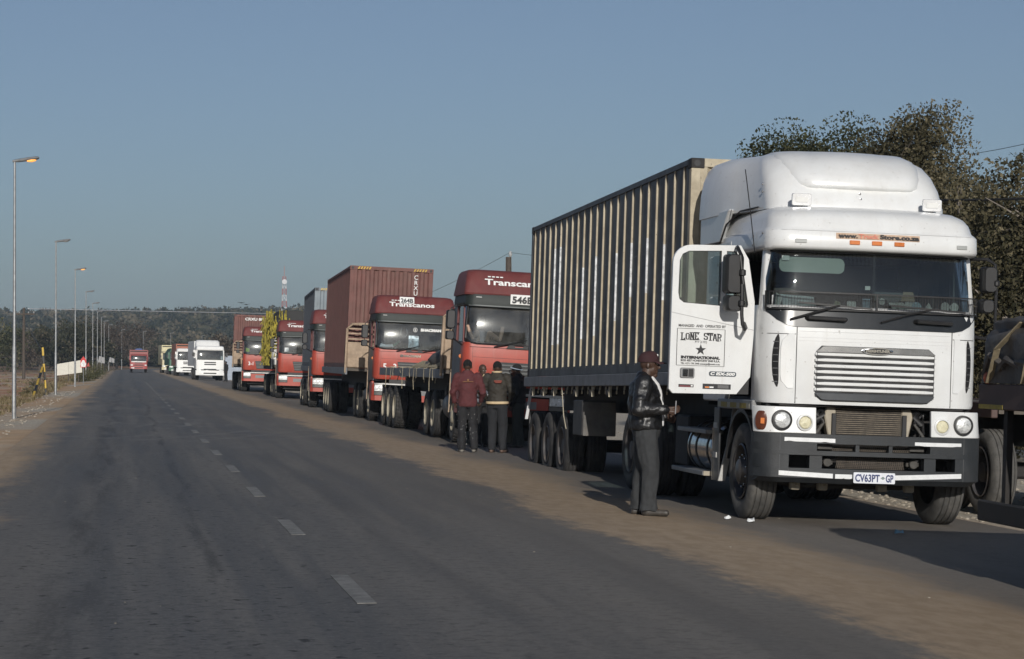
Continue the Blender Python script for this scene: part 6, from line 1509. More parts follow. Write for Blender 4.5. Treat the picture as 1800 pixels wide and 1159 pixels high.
CC = make_container(TC, 'blue grey container standing behind the 1-5 truck', GREYBOX, 2.95, 12.19, 1.505, H=2.93, front_n=9, dark=M('shaded_grey_container', (0.075, 0.085, 0.10), 0.65, var=0.15, scale=3, dust=0.35, dustcol=(0.11, 0.105, 0.10)))  # darker copy of the grey puts the shade of the sides into the colour
CE = make_container(TE, 'red container with white serial lettering behind the 3-1 truck', REDBOX, 2.95, 12.19, 1.505, H=2.76, front_n=9, hazard=False)
lettering('CRXU 8817', 0.15, WINK, CE, (0.0, 2.945, 3.96), name='serial_lettering', fit=1.25, bold=0.006)
# the netted load
LD = empty('netted_load', TD.location, TD.rotation_euler)
m = MB(); rings = []
for z, k in ((1.52, 0.98), (2.2, 1.04), (3.1, 1.05), (3.8, 0.98), (4.05, 0.8)):
    rings.append([(x * k * (1 + 0.05 * mnoise.noise(Vector((x, y, z)))), 2.95 + (y - 2.95), z + 0.08 * mnoise.noise(Vector((x * 2, y, 1)))) for x, y in rrect(-1.28, 1.28, 2.98, 13.8, 0.4)])
m.loft(rings); m.build('tarpaulin', M('black_load_sheet', (0.018, 0.018, 0.018), 0.7, var=0.3), LD, smooth=60)
rs = random.Random(4); m = MB()
for k in range(380):
    y = 2.95 + 9.5 * rs.random() ** 1.7; z = 1.55 + 2.55 * rs.random(); x = -1.36 - 0.12 * rs.random()
    if rs.random() < 0.42: x = -1.36 + 0.9 * rs.random() ** 2; y = 2.86 + 0.05 * rs.random(); z = 2.2 + 1.9 * rs.random()
    if rs.random() < 0.12: x = -1.2 + 2.3 * rs.random(); z = 4.08; y = 3 + 6 * rs.random()
    pts = []; p = Vector((x, y, z)); d = Vector((rs.uniform(-0.1, 0.1), rs.uniform(-0.5, 0.5), -1)).normalized()
    for j in range(5):
        pts.append(p.copy()); p = p + d * rs.uniform(0.08, 0.16); d = (d + Vector((rs.uniform(-0.25, 0.25), rs.uniform(-0.7, 0.7), rs.uniform(-0.5, 0.35)))).normalized()
        p.z = max(p.z, 1.5)
    m.tube(pts, rs.uniform(0.012, 0.032), 5)
tag(m.build('net_ropes', YROPE, LD, smooth=60), kind='stuff')
tag(LD, 'black sheeted load covered in a tangled yellow net', 'load')

# ================================================================== TRAILER AT THE RIGHT EDGE AND ITS NEIGHBOUR
NE = empty('tarp_trailer', (6.62 + 1.22, 17.15, road_z(7.84)), (0, 0.035, R(-1.6)))
# local y runs towards the camera as negative; the rear end stands at y = 0
for sx in (-1, 1): box('side_rail', DECKB, NE, sx * 1.22 - 0.04, sx * 1.22 + 0.04, -12.0, 0.0, 1.33, 1.53, 0.01)
box('reflector_strip', YELD, NE, -1.2635, -1.2605, -0.55, -0.02, 1.335, 1.37)
box('deck', M('deck_boards', (0.10, 0.085, 0.07), 0.85), NE, -1.175, 1.175, -12.0, -0.0, 1.42, 1.51)
for sx in (-1, 1): box('main_beam', FRAME, NE, sx * 0.5 - 0.06, sx * 0.5 + 0.06, -11.8, -0.15, 0.95, 1.41)
box('side_guard', FRAME, NE, -1.26, -1.20, -1.25, -0.05, 0.46, 0.62, 0.01)
box('guard_stay', FRAME, NE, -1.2, -1.15, -0.5, -0.42, 0.5, 1.4)
for y in (-2.1, -3.4, -4.7):
    tubep('axle', FRAME, NE, [(-1, y, 0.52), (1, y, 0.52)], 0.08)
    for sx in (-1, 1): wheel(NE, sx * 1.06, y, 0.52, 'rib', 'deep', sx, RIMD); wheel(NE, sx * 0.73, y, 0.52, 'rib', 'inner', sx, RIMD)
box('mudflap', BLACK, NE, -1.22, -0.6, -1.50, -1.48, 0.02, 1.3)
m = MB(); m.tube([(-1.27, -1.35, 1.55), (-1.275, -1.34, 1.2), (-1.27, -1.36, 0.95)], 0.02, 5); m.build('chain', M('rusty_chain', (0.14, 0.08, 0.05), 0.8), NE)
tag(NE, 'dark flatbed trailer with brown side rail cut by the right edge', 'trailer')
TL_ = empty('tarpaulin_load', NE.location, NE.rotation_euler)
m = MB(); rings = []
for k in range(26):
    y = -0.03 - 11.5 * (k / 25) ** 1.6; e = 1.0 if k > 1 else (0.97 if k == 0 else 1.0); ring = []
    for a in np.linspace(0, math.pi, 23):
        c, s_ = math.cos(a), math.sin(a); nn = 1 + 0.07 * mnoise.noise(Vector((c * 3, s_ * 3, y * 2.2))) + 0.05 * mnoise.noise(Vector((c * 7, s_ * 7, y * 5)))
        ring.append((-1.25 * math.copysign(abs(c) ** 0.14, c) * e * nn, y, 1.535 + 0.52 * s_ ** 0.4 * e * nn))
    rings.append(ring)
m.loft(rings); m.build('tarpaulin', TARP, TL_, smooth=70)
STRAP = M('webbing_strap', (0.24, 0.20, 0.13), 0.8, var=0.2, scale=18)
for (ya, yb) in ((-0.25, -0.75), (-1.0, -1.4), (-2.2, -2.2)):
    m = MB(); pts = [(-1.27, ya, 1.54), (-1.30, ya * 0.5 + yb * 0.5, 1.80), (-1.20, yb, 2.0), (-0.4, yb, 2.09), (0.6, yb, 2.09)]
    for a, b in zip(pts[:-1], pts[1:]): m.bar(a, b, 0.05, 0.012)
    m.build('strap', STRAP, TL_)
for k in range(5):
    m = MB(); y = -0.1 - 0.35 * k; m.tube([(-1.25, y, 1.60 + 0.05 * k % 0.2), (-1.28, y - 0.2, 1.75 - 0.03 * k), (-1.25, y - 0.45, 1.66)], 0.028, 6); m.build('sheet_fold', TARP, TL_)
lump('orange_ratchet', M('orange_plastic', (0.42, 0.10, 0.04), 0.6), TL_, (-1.27, -0.22, 1.575), (0.03, 0.05, 0.045), 9)
tag(TL_, 'dark tarpaulin load strapped down at the right edge', 'load')
# trailer in the second row whose wheel shows right of the white truck's bumper
q = at(1741, 800, 27.3)
N2 = empty('parked_trailer', (q.x + 1.0, q.y, gz(q.x + 1.0, q.y)), (0, 0.03, R(-1.0)))
for sx in (-1, 1):
    box('side_rail', DECKB, N2, sx * 1.2 - 0.04, sx * 1.2 + 0.04, -0.6, 8.0, 1.15, 1.33, 0.01)
    for y in (0.0, 1.3): wheel(N2, sx * 1.0, y, 0.50, 'rib', 'deep', sx, RIMD, tmat=RUBBERD)
box('deck', M('deck_boards', (0.10, 0.085, 0.07), 0.85), N2, -1.15, 1.15, -0.6, 8.0, 1.2, 1.31)
box('main_beam', FRAME, N2, -0.5, 0.5, -0.5, 7.8, 0.8, 1.19)
for y in (0.0, 1.3): tubep('axle', FRAME, N2, [(-1, y, 0.5), (1, y, 0.5)], 0.08)
tag(N2, 'low trailer parked right of the white truck, its tyre showing', 'trailer')

# ================================================================== FAR VEHICLES
def far_truck(name, label, px, Z, paint, W=1.22, zb=0.45, zbelt=1.75, zws=2.65, ztop=2.95, x=None, cargo=None, slats=2, group='vehicles far down the queue', yawd=2.2, bumper=None, fairing=0.0, grille=BLACK):
    p = at(px, 640, Z); t = empty(name, (p.x, p.y, road_z(p.x - road_cx(p.y))), (0, 0.02, R(yawd)))
    pr = (W, 0.0, 0.05, 0.16)
    mb = MB(); cabshell(mb, [(0.95, W - 0.02, 0.0, 0.05, 0.16, 1.5), (1.0, W, 0.0, 0.05, 0.16, 1.5), (zbelt, W, 0.0, 0.05, 0.16, 1.5)], 0.05, 5, 6); mb.build('cab_front', paint, t)
    mb = MB(); strip(mb, -W + 0.1, W - 0.1, zbelt, zws, (pr, (W - 0.04, 0.12, 0.05, 0.16)), 0.0, 0.01, 12, bow=0.03); mb.build('windscreen', GLASSR, t)
    for sx in (-1, 1):
        m = MB(); m.bar((sx * (W - 0.05), 0.14, zbelt), (sx * (W - 0.09), 0.24, zws), 0.09, 0.1); m.bar((sx * (W - 0.04), 1.5, zbelt), (sx * (W - 0.07), 1.5, zws), 0.07, 0.3); m.build('pillar', paint, t)
        m = MB(); m.prism([(0.3, zbelt), (1.4, zbelt), (1.4, zws), (0.36, zws)], 'x', sx * (W - 0.06), sx * (W - 0.052)); m.build('side_window', GLASSR, t)
        m = MB(); m.prism(rrect(sx * (W + 0.2) - 0.09, sx * (W + 0.2) + 0.09, zbelt + 0.25, zbelt + 0.62, 0.03), 'y', 0.1, 0.18); m.bar((sx * (W - 0.05), 0.2, zbelt + 0.5), (sx * (W + 0.2), 0.15, zbelt + 0.5), 0.03); m.build('mirror', BLACK, t)
        m = MB(); strip(m, min(sx * 0.78, sx * (W - 0.06)), max(sx * 0.78, sx * (W - 0.06)), zb + 0.42, zb + 0.57, pr, 0.02, 0.03, 3); m.build('headlamp', LAMPG, t)
    mb = MB(); closed_rows(mb, [(zws, W - 0.03, 0.08, 0.05, 0.18, 1.75), (zws + 0.08, W - 0.02, 0.05, 0.05, 0.18, 1.75), (ztop - 0.06, W - 0.05, 0.2, 0.05, 0.2, 1.75), (ztop, W - 0.16, 0.35, 0.05, 0.25, 1.7)], 5, 6); mb.build('roof', paint, t)
    if fairing:
        mb = MB(); closed_rows(mb, [(ztop - 0.02, W - 0.08, 0.35, 0.05, 0.2, 1.9), (ztop + fairing * 0.7, W - 0.1, 0.7, 0.05, 0.25, 1.9), (ztop + fairing, W - 0.22, 1.0, 0.05, 0.3, 1.85)], 5, 6); mb.build('roof_fairing', paint, t)
    box('cab_back', INTER, t, -W + 0.08, W - 0.08, 1.7, 1.78, 0.95, zws + 0.02); box('dashboard', M('dashboard_grey', (0.05, 0.05, 0.052), 0.7), t, -W + 0.1, W - 0.1, 0.15, 0.5, zbelt - 0.3, zbelt + 0.04); box('cab_floor', FRAME, t, -W + 0.08, W - 0.08, 0.1, 1.7, 0.9, 1.0)
    mb = MB(); strip(mb, -W - 0.01, W + 0.01, zb, zb + 0.42, (W + 0.02, -0.04, 0.06, 0.16), 0, 0.12, 10); bo = mb.build('bumper', bumper or paint, t)
    box('bumper_slot', BLACK, bo, -0.55, 0.55, -0.055, -0.035, zb + 0.12, zb + 0.22)
    for k in range(slats):
        z = zbelt - 0.22 - 0.17 * k; box('grille_slot', grille, t, -0.5, 0.5, -0.012, 0.02, z - 0.05, z + 0.05)
    box('lower_grille', grille, t, -0.55, 0.55, -0.014, 0.02, zb + 0.46, zb + 0.56)
    box('number_plate', WINK, t, -0.95, -0.55, -0.035, -0.02, zb + 0.05, zb + 0.17)
    for sx in (-1, 1):
        wheel(t, sx * (W - 0.18), 1.35, 0.5, 'rib', 'front', sx, RIMD); wheel(t, sx * (W - 0.18), 5.4, 0.5, 'rib', 'deep', sx, RIMD)
        box('chassis_rail', FRAME, t, sx * 0.4 - 0.05, sx * 0.4 + 0.05, 0.3, 6.6, 0.6, 0.9)
    if cargo:
        cm, z0, z1, L, cw, kind = cargo
        if kind == 'box': m = MB(); m.box(-cw, cw, 2.0, 2.0 + L, z0, z1); c = m.build('cargo_body', cm, t, bevel=0.03); box('cargo_header', FRAME, c, -cw + 0.1, cw - 0.1, 1.99, 1.998, z1 - 0.25, z1 - 0.12)
        else:
            m = MB(); m.loft([[(x_, y_, z0 + (z1 - z0) * zz_ * (1 + 0.06 * mnoise.noise(Vector((x_ * 2, y_, zz_ * 3))))) for x_, zz_ in ((-cw, 0), (-cw, 0.7), (-cw * 0.7, 1.0), (cw * 0.7, 1.0), (cw, 0.7), (cw, 0))] for y_ in np.linspace(2.0, 2.0 + L, 8)]); m.build('cargo_sheet', cm, t, smooth=50)
    else: box('fifth_wheel_deck', FRAME, t, -0.6, 0.6, 2.0, 6.4, 0.9, 1.0)
    return tag(t, label, 'truck', group)
far_truck('white_truck', 'white truck at the head of the far queue', 368.8, 199, WHITE2, zbelt=1.78, zws=2.62, ztop=3.0)
far_truck('white_truck', 'taller white truck with roof fairing behind another white truck', 365, 219, WHITE2, zbelt=1.9, zws=2.75, ztop=3.1, fairing=0.6, cargo=(WHITE2, 1.2, 3.6, 9, 1.2, 'box'))
far_truck('orange_truck', 'white fronted truck with orange cargo body behind the far white trucks', 330, 247, WHITE2, ztop=3.0, cargo=(M('orange_body', (0.34, 0.12, 0.07), 0.6, var=0.1, dust=0.2), 1.1, 3.5, 8, 1.2, 'box'))
far_truck('green_truck', 'green sheeted lorry in the far queue', 315, 270, M('green_cab', (0.06, 0.14, 0.09), 0.5), ztop=2.7, cargo=(M('green_sheet', (0.035, 0.10, 0.065), 0.7, var=0.2), 1.1, 3.1, 8, 1.22, 'sheet'))
far_truck('cream_truck', 'cream lorry with high cargo body at the end of the queue', 301, 300, M('cream_paint', (0.56, 0.50, 0.32), 0.55), ztop=2.9, cargo=(M('cream_body', (0.58, 0.53, 0.33), 0.6), 1.1, 3.7, 8, 1.2, 'box'))
RO = far_truck('oncoming_truck', 'pinkish red truck driving towards the camera on the road', 243.5, 302, M('faded_red_paint', (0.36, 0.075, 0.07), 0.5, var=0.12, dust=0.2), W=1.12, zb=0.5, zbelt=1.5, zws=2.25, ztop=2.45, cargo=(M('pink_red_body', (0.28, 0.10, 0.09), 0.6), 1.0, 3.0, 5, 1.22, 'box'), group=None, slats=1, yawd=0.0)
box('bonnet_stripe', WINK, RO, -0.95, 0.95, -0.02, 0.02, 1.38, 1.5)
m = MB(); m.loft([[(-0.6, 2.3, 3.0), (0.5, 2.3, 3.0), (0.3, 2.3, 3.2), (-0.4, 2.3, 3.15)], [(-0.5, 4.5, 3.0), (0.6, 4.5, 3.0), (0.4, 4.5, 3.15), (-0.3, 4.5, 3.22)]]); o = m.build('blue_bundle', M('blue_sheet', (0.05, 0.10, 0.25), 0.7)); o.location = RO.location; o.rotation_euler = RO.rotation_euler
tag(o, 'blue bundle lying on the roof of the oncoming red truck', 'bundle')

# ================================================================== PEOPLE
def ring_frame(d):
    d = d.normalized(); a = d.cross(Vector((0, 0, 1)))
    if a.length < 1e-3: a = Vector((1, 0, 0))
    a.normalize(); return a, d.cross(a)
def capsule(mb, p0, r0, p1, r1, n=12):
    p0, p1 = Vector(p0), Vector(p1); d = (p1 - p0); a, b = ring_frame(d); u = d.normalized(); rings = []
    for t in (-0.98, -0.8, -0.45, 0): rings.append((p0 + u * r0 * t, r0 * math.sqrt(1 - t * t)))
    for t in (0, 0.45, 0.8, 0.98): rings.append((p1 + u * r1 * t, r1 * math.sqrt(1 - t * t)))
    mb.loft([[c + (a * math.cos(2 * math.pi * k / n) + b * math.sin(2 * math.pi * k / n)) * r for k in range(n)] for c, r in rings])
def ellipsoid(mb, c, r, m=None, n=16, k=9):
    c = Vector(c); m = m or Matrix.Identity(3); rings = []
    for i in range(k):
        ph = math.pi * (i + 0.5) / k - math.pi / 2
        rings.append([c + m @ Vector((r[0] * math.cos(ph) * math.cos(a), r[1] * math.cos(ph) * math.sin(a), r[2] * math.sin(ph))) for a in np.linspace(0, 2 * math.pi, n + 1)[:-1]])
    mb.loft(rings)
def rings_body(mb, rows, n=20):
    """rows: (x, y, z, rx, ry)"""
    mb.loft([[(x + rx * math.cos(a), y + ry * math.sin(a), z) for a in np.linspace(0, 2 * math.pi, n + 1)[:-1]] for x, y, z, rx, ry in rows])
def fuse(mb, name, mat, parent, voxel=0.012, it=4, wrinkle=0.0, wscale=9.0, stretch=(1, 1, 1)):
    """melts the shapes into one continuous skin"""
    me = bpy.data.meshes.new(name); me.from_pydata(mb.v, [], mb.f)
    o = bpy.data.objects.new(name, me)
    bm = bmesh.new(); bm.from_mesh(me); bmesh.ops.recalc_face_normals(bm, faces=bm.faces); bm.to_mesh(me); bm.free()
    r_ = o.modifiers.new('r', 'REMESH'); r_.mode = 'VOXEL'; r_.voxel_size = voxel
    s_ = o.modifiers.new('s', 'SMOOTH'); s_.factor = 0.5; s_.iterations = it
    out = evaluated_mesh(o)
    n_ = len(out.vertices); co = np.empty(3 * n_, np.float32); no = np.empty(3 * n_, np.float32)
    if wrinkle:
        out.vertices.foreach_get('co', co); out.vertex_normals.foreach_get('vector', no); co = co.reshape(-1, 3); no = no.reshape(-1, 3)
        a = wscale; k = np.array([mnoise.noise(Vector((x * a * stretch[0], y * a * stretch[1], z * a * stretch[2]))) + 0.5 * mnoise.noise(Vector((x * a * 2.3, y * a * 2.3, z * a * 2.3 * stretch[2]))) for x, y, z in co.tolist()], np.float32)
        out.vertices.foreach_set('co', (co + no * (wrinkle * k)[:, None]).ravel())
    for p in out.polygons: p.use_smooth = True
    out.materials.clear(); out.materials.append(mat); out.name = name
    return link(bpy.data.objects.new(name, out), parent)
LEATHER = M('black_leather', (0.010, 0.010, 0.011), 0.38, var=0.2, scale=8, bump=0.5, bscale=16, spec=0.6)
DENIM = M('charcoal_trousers', (0.032, 0.034, 0.036), 0.9, var=0.2, scale=20, bump=0.3, bscale=25)
BLK = M('black_cloth', (0.012, 0.012, 0.013), 0.9, var=0.2, bump=0.3, bscale=20)
SHOE = M('dusty_black_shoe', (0.02, 0.019, 0.018), 0.45, var=0.3, dust=0.5, dustcol=(0.12, 0.10, 0.08))
MAROON = M('maroon_jacket', (0.085, 0.022, 0.024), 0.85, var=0.12, bump=0.25, bscale=18)
MCAP = M('maroon_cap', (0.035, 0.012, 0.014), 0.85)
BROWNJ = M('dark_brown_jacket', (0.03, 0.026, 0.02), 0.75, var=0.15, bump=0.3, bscale=18)
CREAMS = M('cream_stripe', (0.55, 0.42, 0.26), 0.8)
SHIRT = M('white_shirt', (0.70, 0.70, 0.70), 0.85)
GSHIRT = M('grey_shirt', (0.12, 0.13, 0.15), 0.85)
HAIR = M('black_hair', (0.008, 0.007, 0.007), 0.95, bump=0.8, bscale=90)
KHAKI = M('khaki_trousers', (0.09, 0.085, 0.07), 0.9)
def person(loc, face, H, label, jacket, trousers, shirt=None, cap=None, hair=None, voxel=0.013, pose=None, stout=1.0, group=None, shoes=SHOE, speck=False, zhem=0.93, collar=None):
    """face: direction the figure looks (degrees from +x); local x is forward, y is left"""
    root = empty('person', loc, (0, 0, R(face))); s = H / 1.78; root.scale = (s, s, s)
    J = dict(hip_r=(0, -0.095, 0.93), hip_l=(0, 0.095, 0.93), knee_r=(0.03, -0.10, 0.50), knee_l=(0.02, 0.10, 0.50), ank_r=(0.0, -0.11, 0.09), ank_l=(-0.02, 0.11, 0.09), toe_r=(0.19, -0.13, 0.04), toe_l=(0.17, 0.13, 0.04),
             sho_r=(-0.02, -0.19, 1.43), sho_l=(-0.02, 0.19, 1.43), elb_r=(-0.04, -0.27, 1.14), elb_l=(-0.04, 0.27, 1.14), wri_r=(0.06, -0.26, 0.90), wri_l=(0.06, 0.26, 0.90), head=(0.03, 0, 1.64), nod=0.0, turn=0.0)
    J.update(pose or {}); V = {k: (Vector(v) if isinstance(v, tuple) else v) for k, v in J.items()}
    k_ = stout
    # --- body: one skin
    b = MB(); hd = V['head']; hm = Matrix.Rotation(V['turn'], 3, 'Z') @ Matrix.Rotation(V['nod'], 3, 'Y')
    def h(x, y, z): return hd + hm @ Vector((x, y, z))
    ellipsoid(b, h(-0.01, 0, 0.025), (0.098, 0.078, 0.098), hm); ellipsoid(b, h(0.03, 0, -0.045), (0.062, 0.056, 0.075), hm)
    capsule(b, h(0.093, 0, 0.02), 0.010, h(0.112, 0, -0.028), 0.017, 8); capsule(b, h(0.085, -0.018, -0.068), 0.012, h(0.085, 0.018, -0.068), 0.012, 8); capsule(b, h(0.083, -0.016, -0.086), 0.012, h(0.083, 0.016, -0.086), 0.012, 8)
    capsule(b, h(0.075, 0, -0.115), 0.02, h(0.06, 0, -0.118), 0.025, 8); capsule(b, h(0.082, -0.035, 0.036), 0.012, h(0.082, 0.035, 0.036), 0.012, 8)
    for sy in (-1, 1): ellipsoid(b, h(-0.012, sy * 0.082, -0.012), (0.022, 0.010, 0.034), hm, 10, 7)
    capsule(b, hd + Vector((-0.015, 0, -0.06)), 0.058 * k_, Vector((-0.02, 0, 1.42)), 0.068 * k_)
    rings_body(b, [(0, 0, 0.90, 0.10, 0.14), (0, 0, 1.05, 0.11, 0.14), (0, 0, 1.25, 0.12, 0.16), (-0.01, 0, 1.40, 0.10, 0.17), (-0.01, 0, 1.47, 0.06, 0.10)])
    for e in 'rl':
        sy = -1 if e == 'r' else 1
        capsule(b, V['hip_' + e], 0.085, V['knee_' + e], 0.058); capsule(b, V['knee_' + e], 0.055, V['ank_' + e], 0.04); capsule(b, V['ank_' + e], 0.03, V['toe_' + e] - Vector((0.03, 0, 0)), 0.016)
        capsule(b, V['sho_' + e], 0.058, V['elb_' + e], 0.042); capsule(b, V['elb_' + e], 0.042, V['wri_' + e], 0.028)
        d = (V['wri_' + e] - V['elb_' + e]).normalized(); w0 = V['wri_' + e]; side = d.cross(Vector((0, sy, 0.0)) + Vector((0.0, 0, 0.2))).normalized()
        palm = w0 + d * 0.085
        curl = V.get('curl_' + e, Vector((0, -sy * 1.0, 0)))
        fwd = side
        if fwd.length < 0.1: fwd = Vector((1, 0, 0))
        capsule(b, w0 + d * 0.02 + fwd * 0.018, 0.021, palm + fwd * 0.024, 0.019, 8); capsule(b, w0 + d * 0.02 - fwd * 0.014, 0.021, palm - fwd * 0.022, 0.018, 8)
        for q, ln in zip((0.033, 0.011, -0.011, -0.031), (0.078, 0.088, 0.082, 0.064)):
            f0 = palm + fwd * q; f1 = f0 + (d * 0.75 + curl * 0.5).normalized() * ln * 0.5; f2 = f1 + (d * 0.15 + curl).normalized() * ln * 0.5
            capsule(b, f0, 0.0105, f1, 0.0095, 8); capsule(b, f1, 0.0095, f2, 0.008, 8)
        t0 = w0 + d * 0.03 + fwd * 0.03; t1 = t0 + (d * 0.5 + fwd * 0.6 + curl * 0.5).normalized() * 0.045; capsule(b, t0, 0.014, t1, 0.012, 8); capsule(b, t1, 0.012, t1 + (d * 0.7 + curl * 0.6).normalized() * 0.032, 0.009, 8)
    fuse(b, 'body', SKIN, root, min(voxel, 0.0085), 2)
    # eyes
    for sy in (-1, 1):
        m = MB(); ellipsoid(m, h(0.083, sy * 0.031, 0.012), (0.010, 0.013, 0.008), hm, 8, 5); m.build('eye', M('eye_white', (0.4, 0.38, 0.35), 0.3), root)
    # --- trousers
    m = MB(); rings_body(m, [(0, 0, 0.84, 0.125 * k_, 0.17 * k_), (0, 0, 0.93, 0.135 * k_, 0.175 * k_), (0, 0, 1.01, 0.13 * k_, 0.165 * k_)])
    for e in 'rl':
        capsule(m, V['hip_' + e] + Vector((0, 0, -0.06)), 0.112 * k_, V['knee_' + e], 0.088 * k_); capsule(m, V['knee_' + e], 0.088 * k_, V['ank_' + e] + Vector((0, 0, 0.05)), 0.082); a = V['ank_' + e]
        rings_body(m, [(a.x + 0.005, a.y, a.z + 0.16, 0.082, 0.072), (a.x + 0.01, a.y, a.z + 0.05, 0.092, 0.075), (a.x + 0.015, a.y, a.z - 0.035, 0.102, 0.078)])
    tr = fuse(m, 'trousers', trousers, root, voxel, 3, 0.017, 9, (1.2, 1.2, 0.45))
    # --- jacket
    m = MB(); z0 = zhem; fr = -0.012 if shirt else 0
    rings_body(m, [(fr, 0, z0, 0.152 * k_, 0.19 * k_), (fr, 0, z0 + 0.05, 0.16 * k_, 0.195 * k_), (fr + 0.005, 0, 1.12, 0.168 * k_, 0.19 * k_), (fr - 0.005, 0, 1.30, 0.158 * k_, 0.205 * k_), (fr - 0.012, 0, 1.42, 0.125 * k_, 0.205 * k_), (fr - 0.015, 0, 1.485, 0.085, 0.13), (fr - 0.01, 0, 1.535, 0.072, 0.082), (fr - 0.008, 0, 1.55, 0.07, 0.078)])
    for e in 'rl':
        capsule(m, V['sho_' + e], 0.092 * k_, V['elb_' + e], 0.070 * k_); capsule(m, V['elb_' + e], 0.070 * k_, V['wri_' + e] - (V['wri_' + e] - V['elb_' + e]).normalized() * 0.01, 0.050)
    jk = fuse(m, 'jacket', jacket, root, voxel, 3, 0.016, 8, (0.8, 0.8, 1.3))
    if shirt:
        m = MB(); rings_body(m, [(0.045, 0, z0 + 0.03, 0.128 * k_, 0.07), (0.052, 0, 1.12, 0.130 * k_, 0.07), (0.045, 0, 1.30, 0.122 * k_, 0.065), (0.035, 0, 1.42, 0.095 * k_, 0.06), (0.01, 0, 1.51, 0.066, 0.05)])
        fuse(m, 'shirt', shirt, root, voxel, 3, 0.004, 9)
    if collar:
        m = MB(); m.tube([(0.075 * math.cos(a) - 0.01, 0.085 * math.sin(a), 1.535) for a in np.linspace(0.6, 5.68, 14)], 0.018, 6); m.build('collar', collar, root)
    # --- shoes
    for e in 'rl':
        a, t = V['ank_' + e], V['toe_' + e]; m = MB(); u = (t - a); u.z = 0; u.normalize(); g = Vector((a.x, a.y, 0.036))
        capsule(m, g - u * 0.035, 0.042, g + u * 0.06, 0.042); capsule(m, g + u * 0.06, 0.042, Vector((t.x, t.y, 0.034)), 0.036); capsule(m, g - u * 0.01, 0.045, Vector((a.x, a.y, a.z)), 0.045)
        o = fuse(m, 'shoe', shoes, root, 0.011, 2)
        c_ = np.empty(3 * len(o.data.vertices), np.float32); o.data.vertices.foreach_get('co', c_); c_[2::3] = np.maximum(c_[2::3], 0.0); o.data.vertices.foreach_set('co', c_)
    if hair:
        m = MB(); ellipsoid(m, h(-0.022, 0, 0.045), (0.098, 0.087, 0.094), hm); o = m.build('hair', hair, root, smooth=80)
    if cap:
        m = MB(); rings = []
        for zz, rr in ((0.028, 1.0), (0.055, 1.02), (0.09, 0.95), (0.125, 0.74), (0.145, 0.42), (0.15, 0.1)):
            rings.append([h(-0.012 + 0.113 * rr * math.cos(a), 0.094 * rr * math.sin(a), zz + 0.018 * math.cos(a) * 0.3) for a in np.linspace(0, 2 * math.pi, 25)[:-1]])
        m.loft(rings); c = m.build('cap', cap, root, smooth=70)
        m = MB(); top, bot = [], []
        for a in np.linspace(-1.25, 1.25, 13):
            top.append([h(0.03 + 0.075 * math.cos(a), 0.088 * math.sin(a), 0.042), h(0.075 + 0.115 * math.cos(a), 0.082 * math.sin(a), 0.030 - 0.02 * (1 - math.cos(a)))])
            bot.append([p - Vector((0, 0, 0.007)) for p in top[-1]])
        m.shell(top, bot); m.build('cap_brim', cap, c, smooth=60)
        # small white cap emblem
        e = MB(); 
        for p, q in (((0.0, -0.02, 0.075), (0.004, -0.02, 0.115)), ((0.004, -0.02, 0.115), (0.002, 0.012, 0.075)), ((0.002, 0.012, 0.075), (0.006, 0.012, 0.118))):
            e.bar(h(0.088 + p[0] - 0.25 * (p[2] - 0.075), p[1], p[2]), h(0.088 + q[0] - 0.25 * (q[2] - 0.075), q[1], q[2]), 0.012)
        e.build('cap_emblem', WINK, c)
    return tag(root, label, 'person', group), jk, tr
def spot(px, py, zz=0.0):
    """ground point below a pixel, on the paved strip"""
    z = -0.05
    for _ in range(6):
        d = FW + RT * (px - 900) / FPX - UP * (py - 579.5) / FPX; t = (z - 1.6) / d.z; p = Vector((0, 0, 1.6)) + d * t; z = road_z(p.x)
    return Vector((p.x, p.y, z))
p0 = spot(1136, 906)
m1, jk, tr = person(p0, -14, 1.77, 'man in black leather jacket and maroon cap standing by the open door', LEATHER, DENIM, SHIRT, MCAP, None, 0.011, dict(
    elb_r=(-0.07, -0.29, 1.15), wri_r=(0.22, -0.24, 1.145), curl_r=Vector((0.2, 0.5, 0.25)), elb_l=(-0.02, 0.28, 1.14), wri_l=(0.2, 0.2, 1.06), ank_r=(0.02, -0.10, 0.09), toe_r=(0.215, -0.15, 0.04), ank_l=(-0.10, 0.13, 0.09), toe_l=(0.08, 0.17, 0.04), knee_r=(0.05, -0.10, 0.5), knee_l=(-0.02, 0.12, 0.5), head=(0.035, 0, 1.625), nod=0.05, turn=-0.0), stout=1.14)
mb = MB(); mb.bar((0.315, -0.235, 1.10), (0.325, -0.235, 1.24), 0.022, 0.012); o = mb.build('phone', M('grey_phone', (0.15, 0.15, 0.16), 0.4)); o.location = m1.location; o.rotation_euler = m1.rotation_euler; o.scale = m1.scale
tag(o, 'slim grey object held in the hand of the leather jacket man', 'phone')
m = MB(); m.bar((0.165, -0.055, 0.93), (0.158, -0.05, 1.12), 0.012, 0.02); m.build('zip_end', CHROME, m1)
GP_ = 'men huddled in front of the 546B truck'
pm, jk, tr = person(spot(822, 795), 84, 1.73, 'man in maroon jacket seen from behind in the huddle', MAROON, M('speckled_black_jeans', (0.014, 0.014, 0.016), 0.85, var=0.3, scale=20), None, None, HAIR, 0.013, dict(
    elb_r=(-0.04, -0.29, 1.14), wri_r=(0.12, -0.26, 0.97), elb_l=(0.02, 0.28, 1.15), wri_l=(0.12, 0.24, 0.95), head=(0.05, 0, 1.62), nod=0.3, ank_r=(0, -0.12, 0.09), ank_l=(0, 0.12, 0.09), toe_r=(0.17, -0.16, 0.04), toe_l=(0.17, 0.16, 0.04)), group=GP_, zhem=0.86, shoes=M('pale_grey_shoe', (0.20, 0.19, 0.17), 0.7, dust=0.3), stout=0.95)
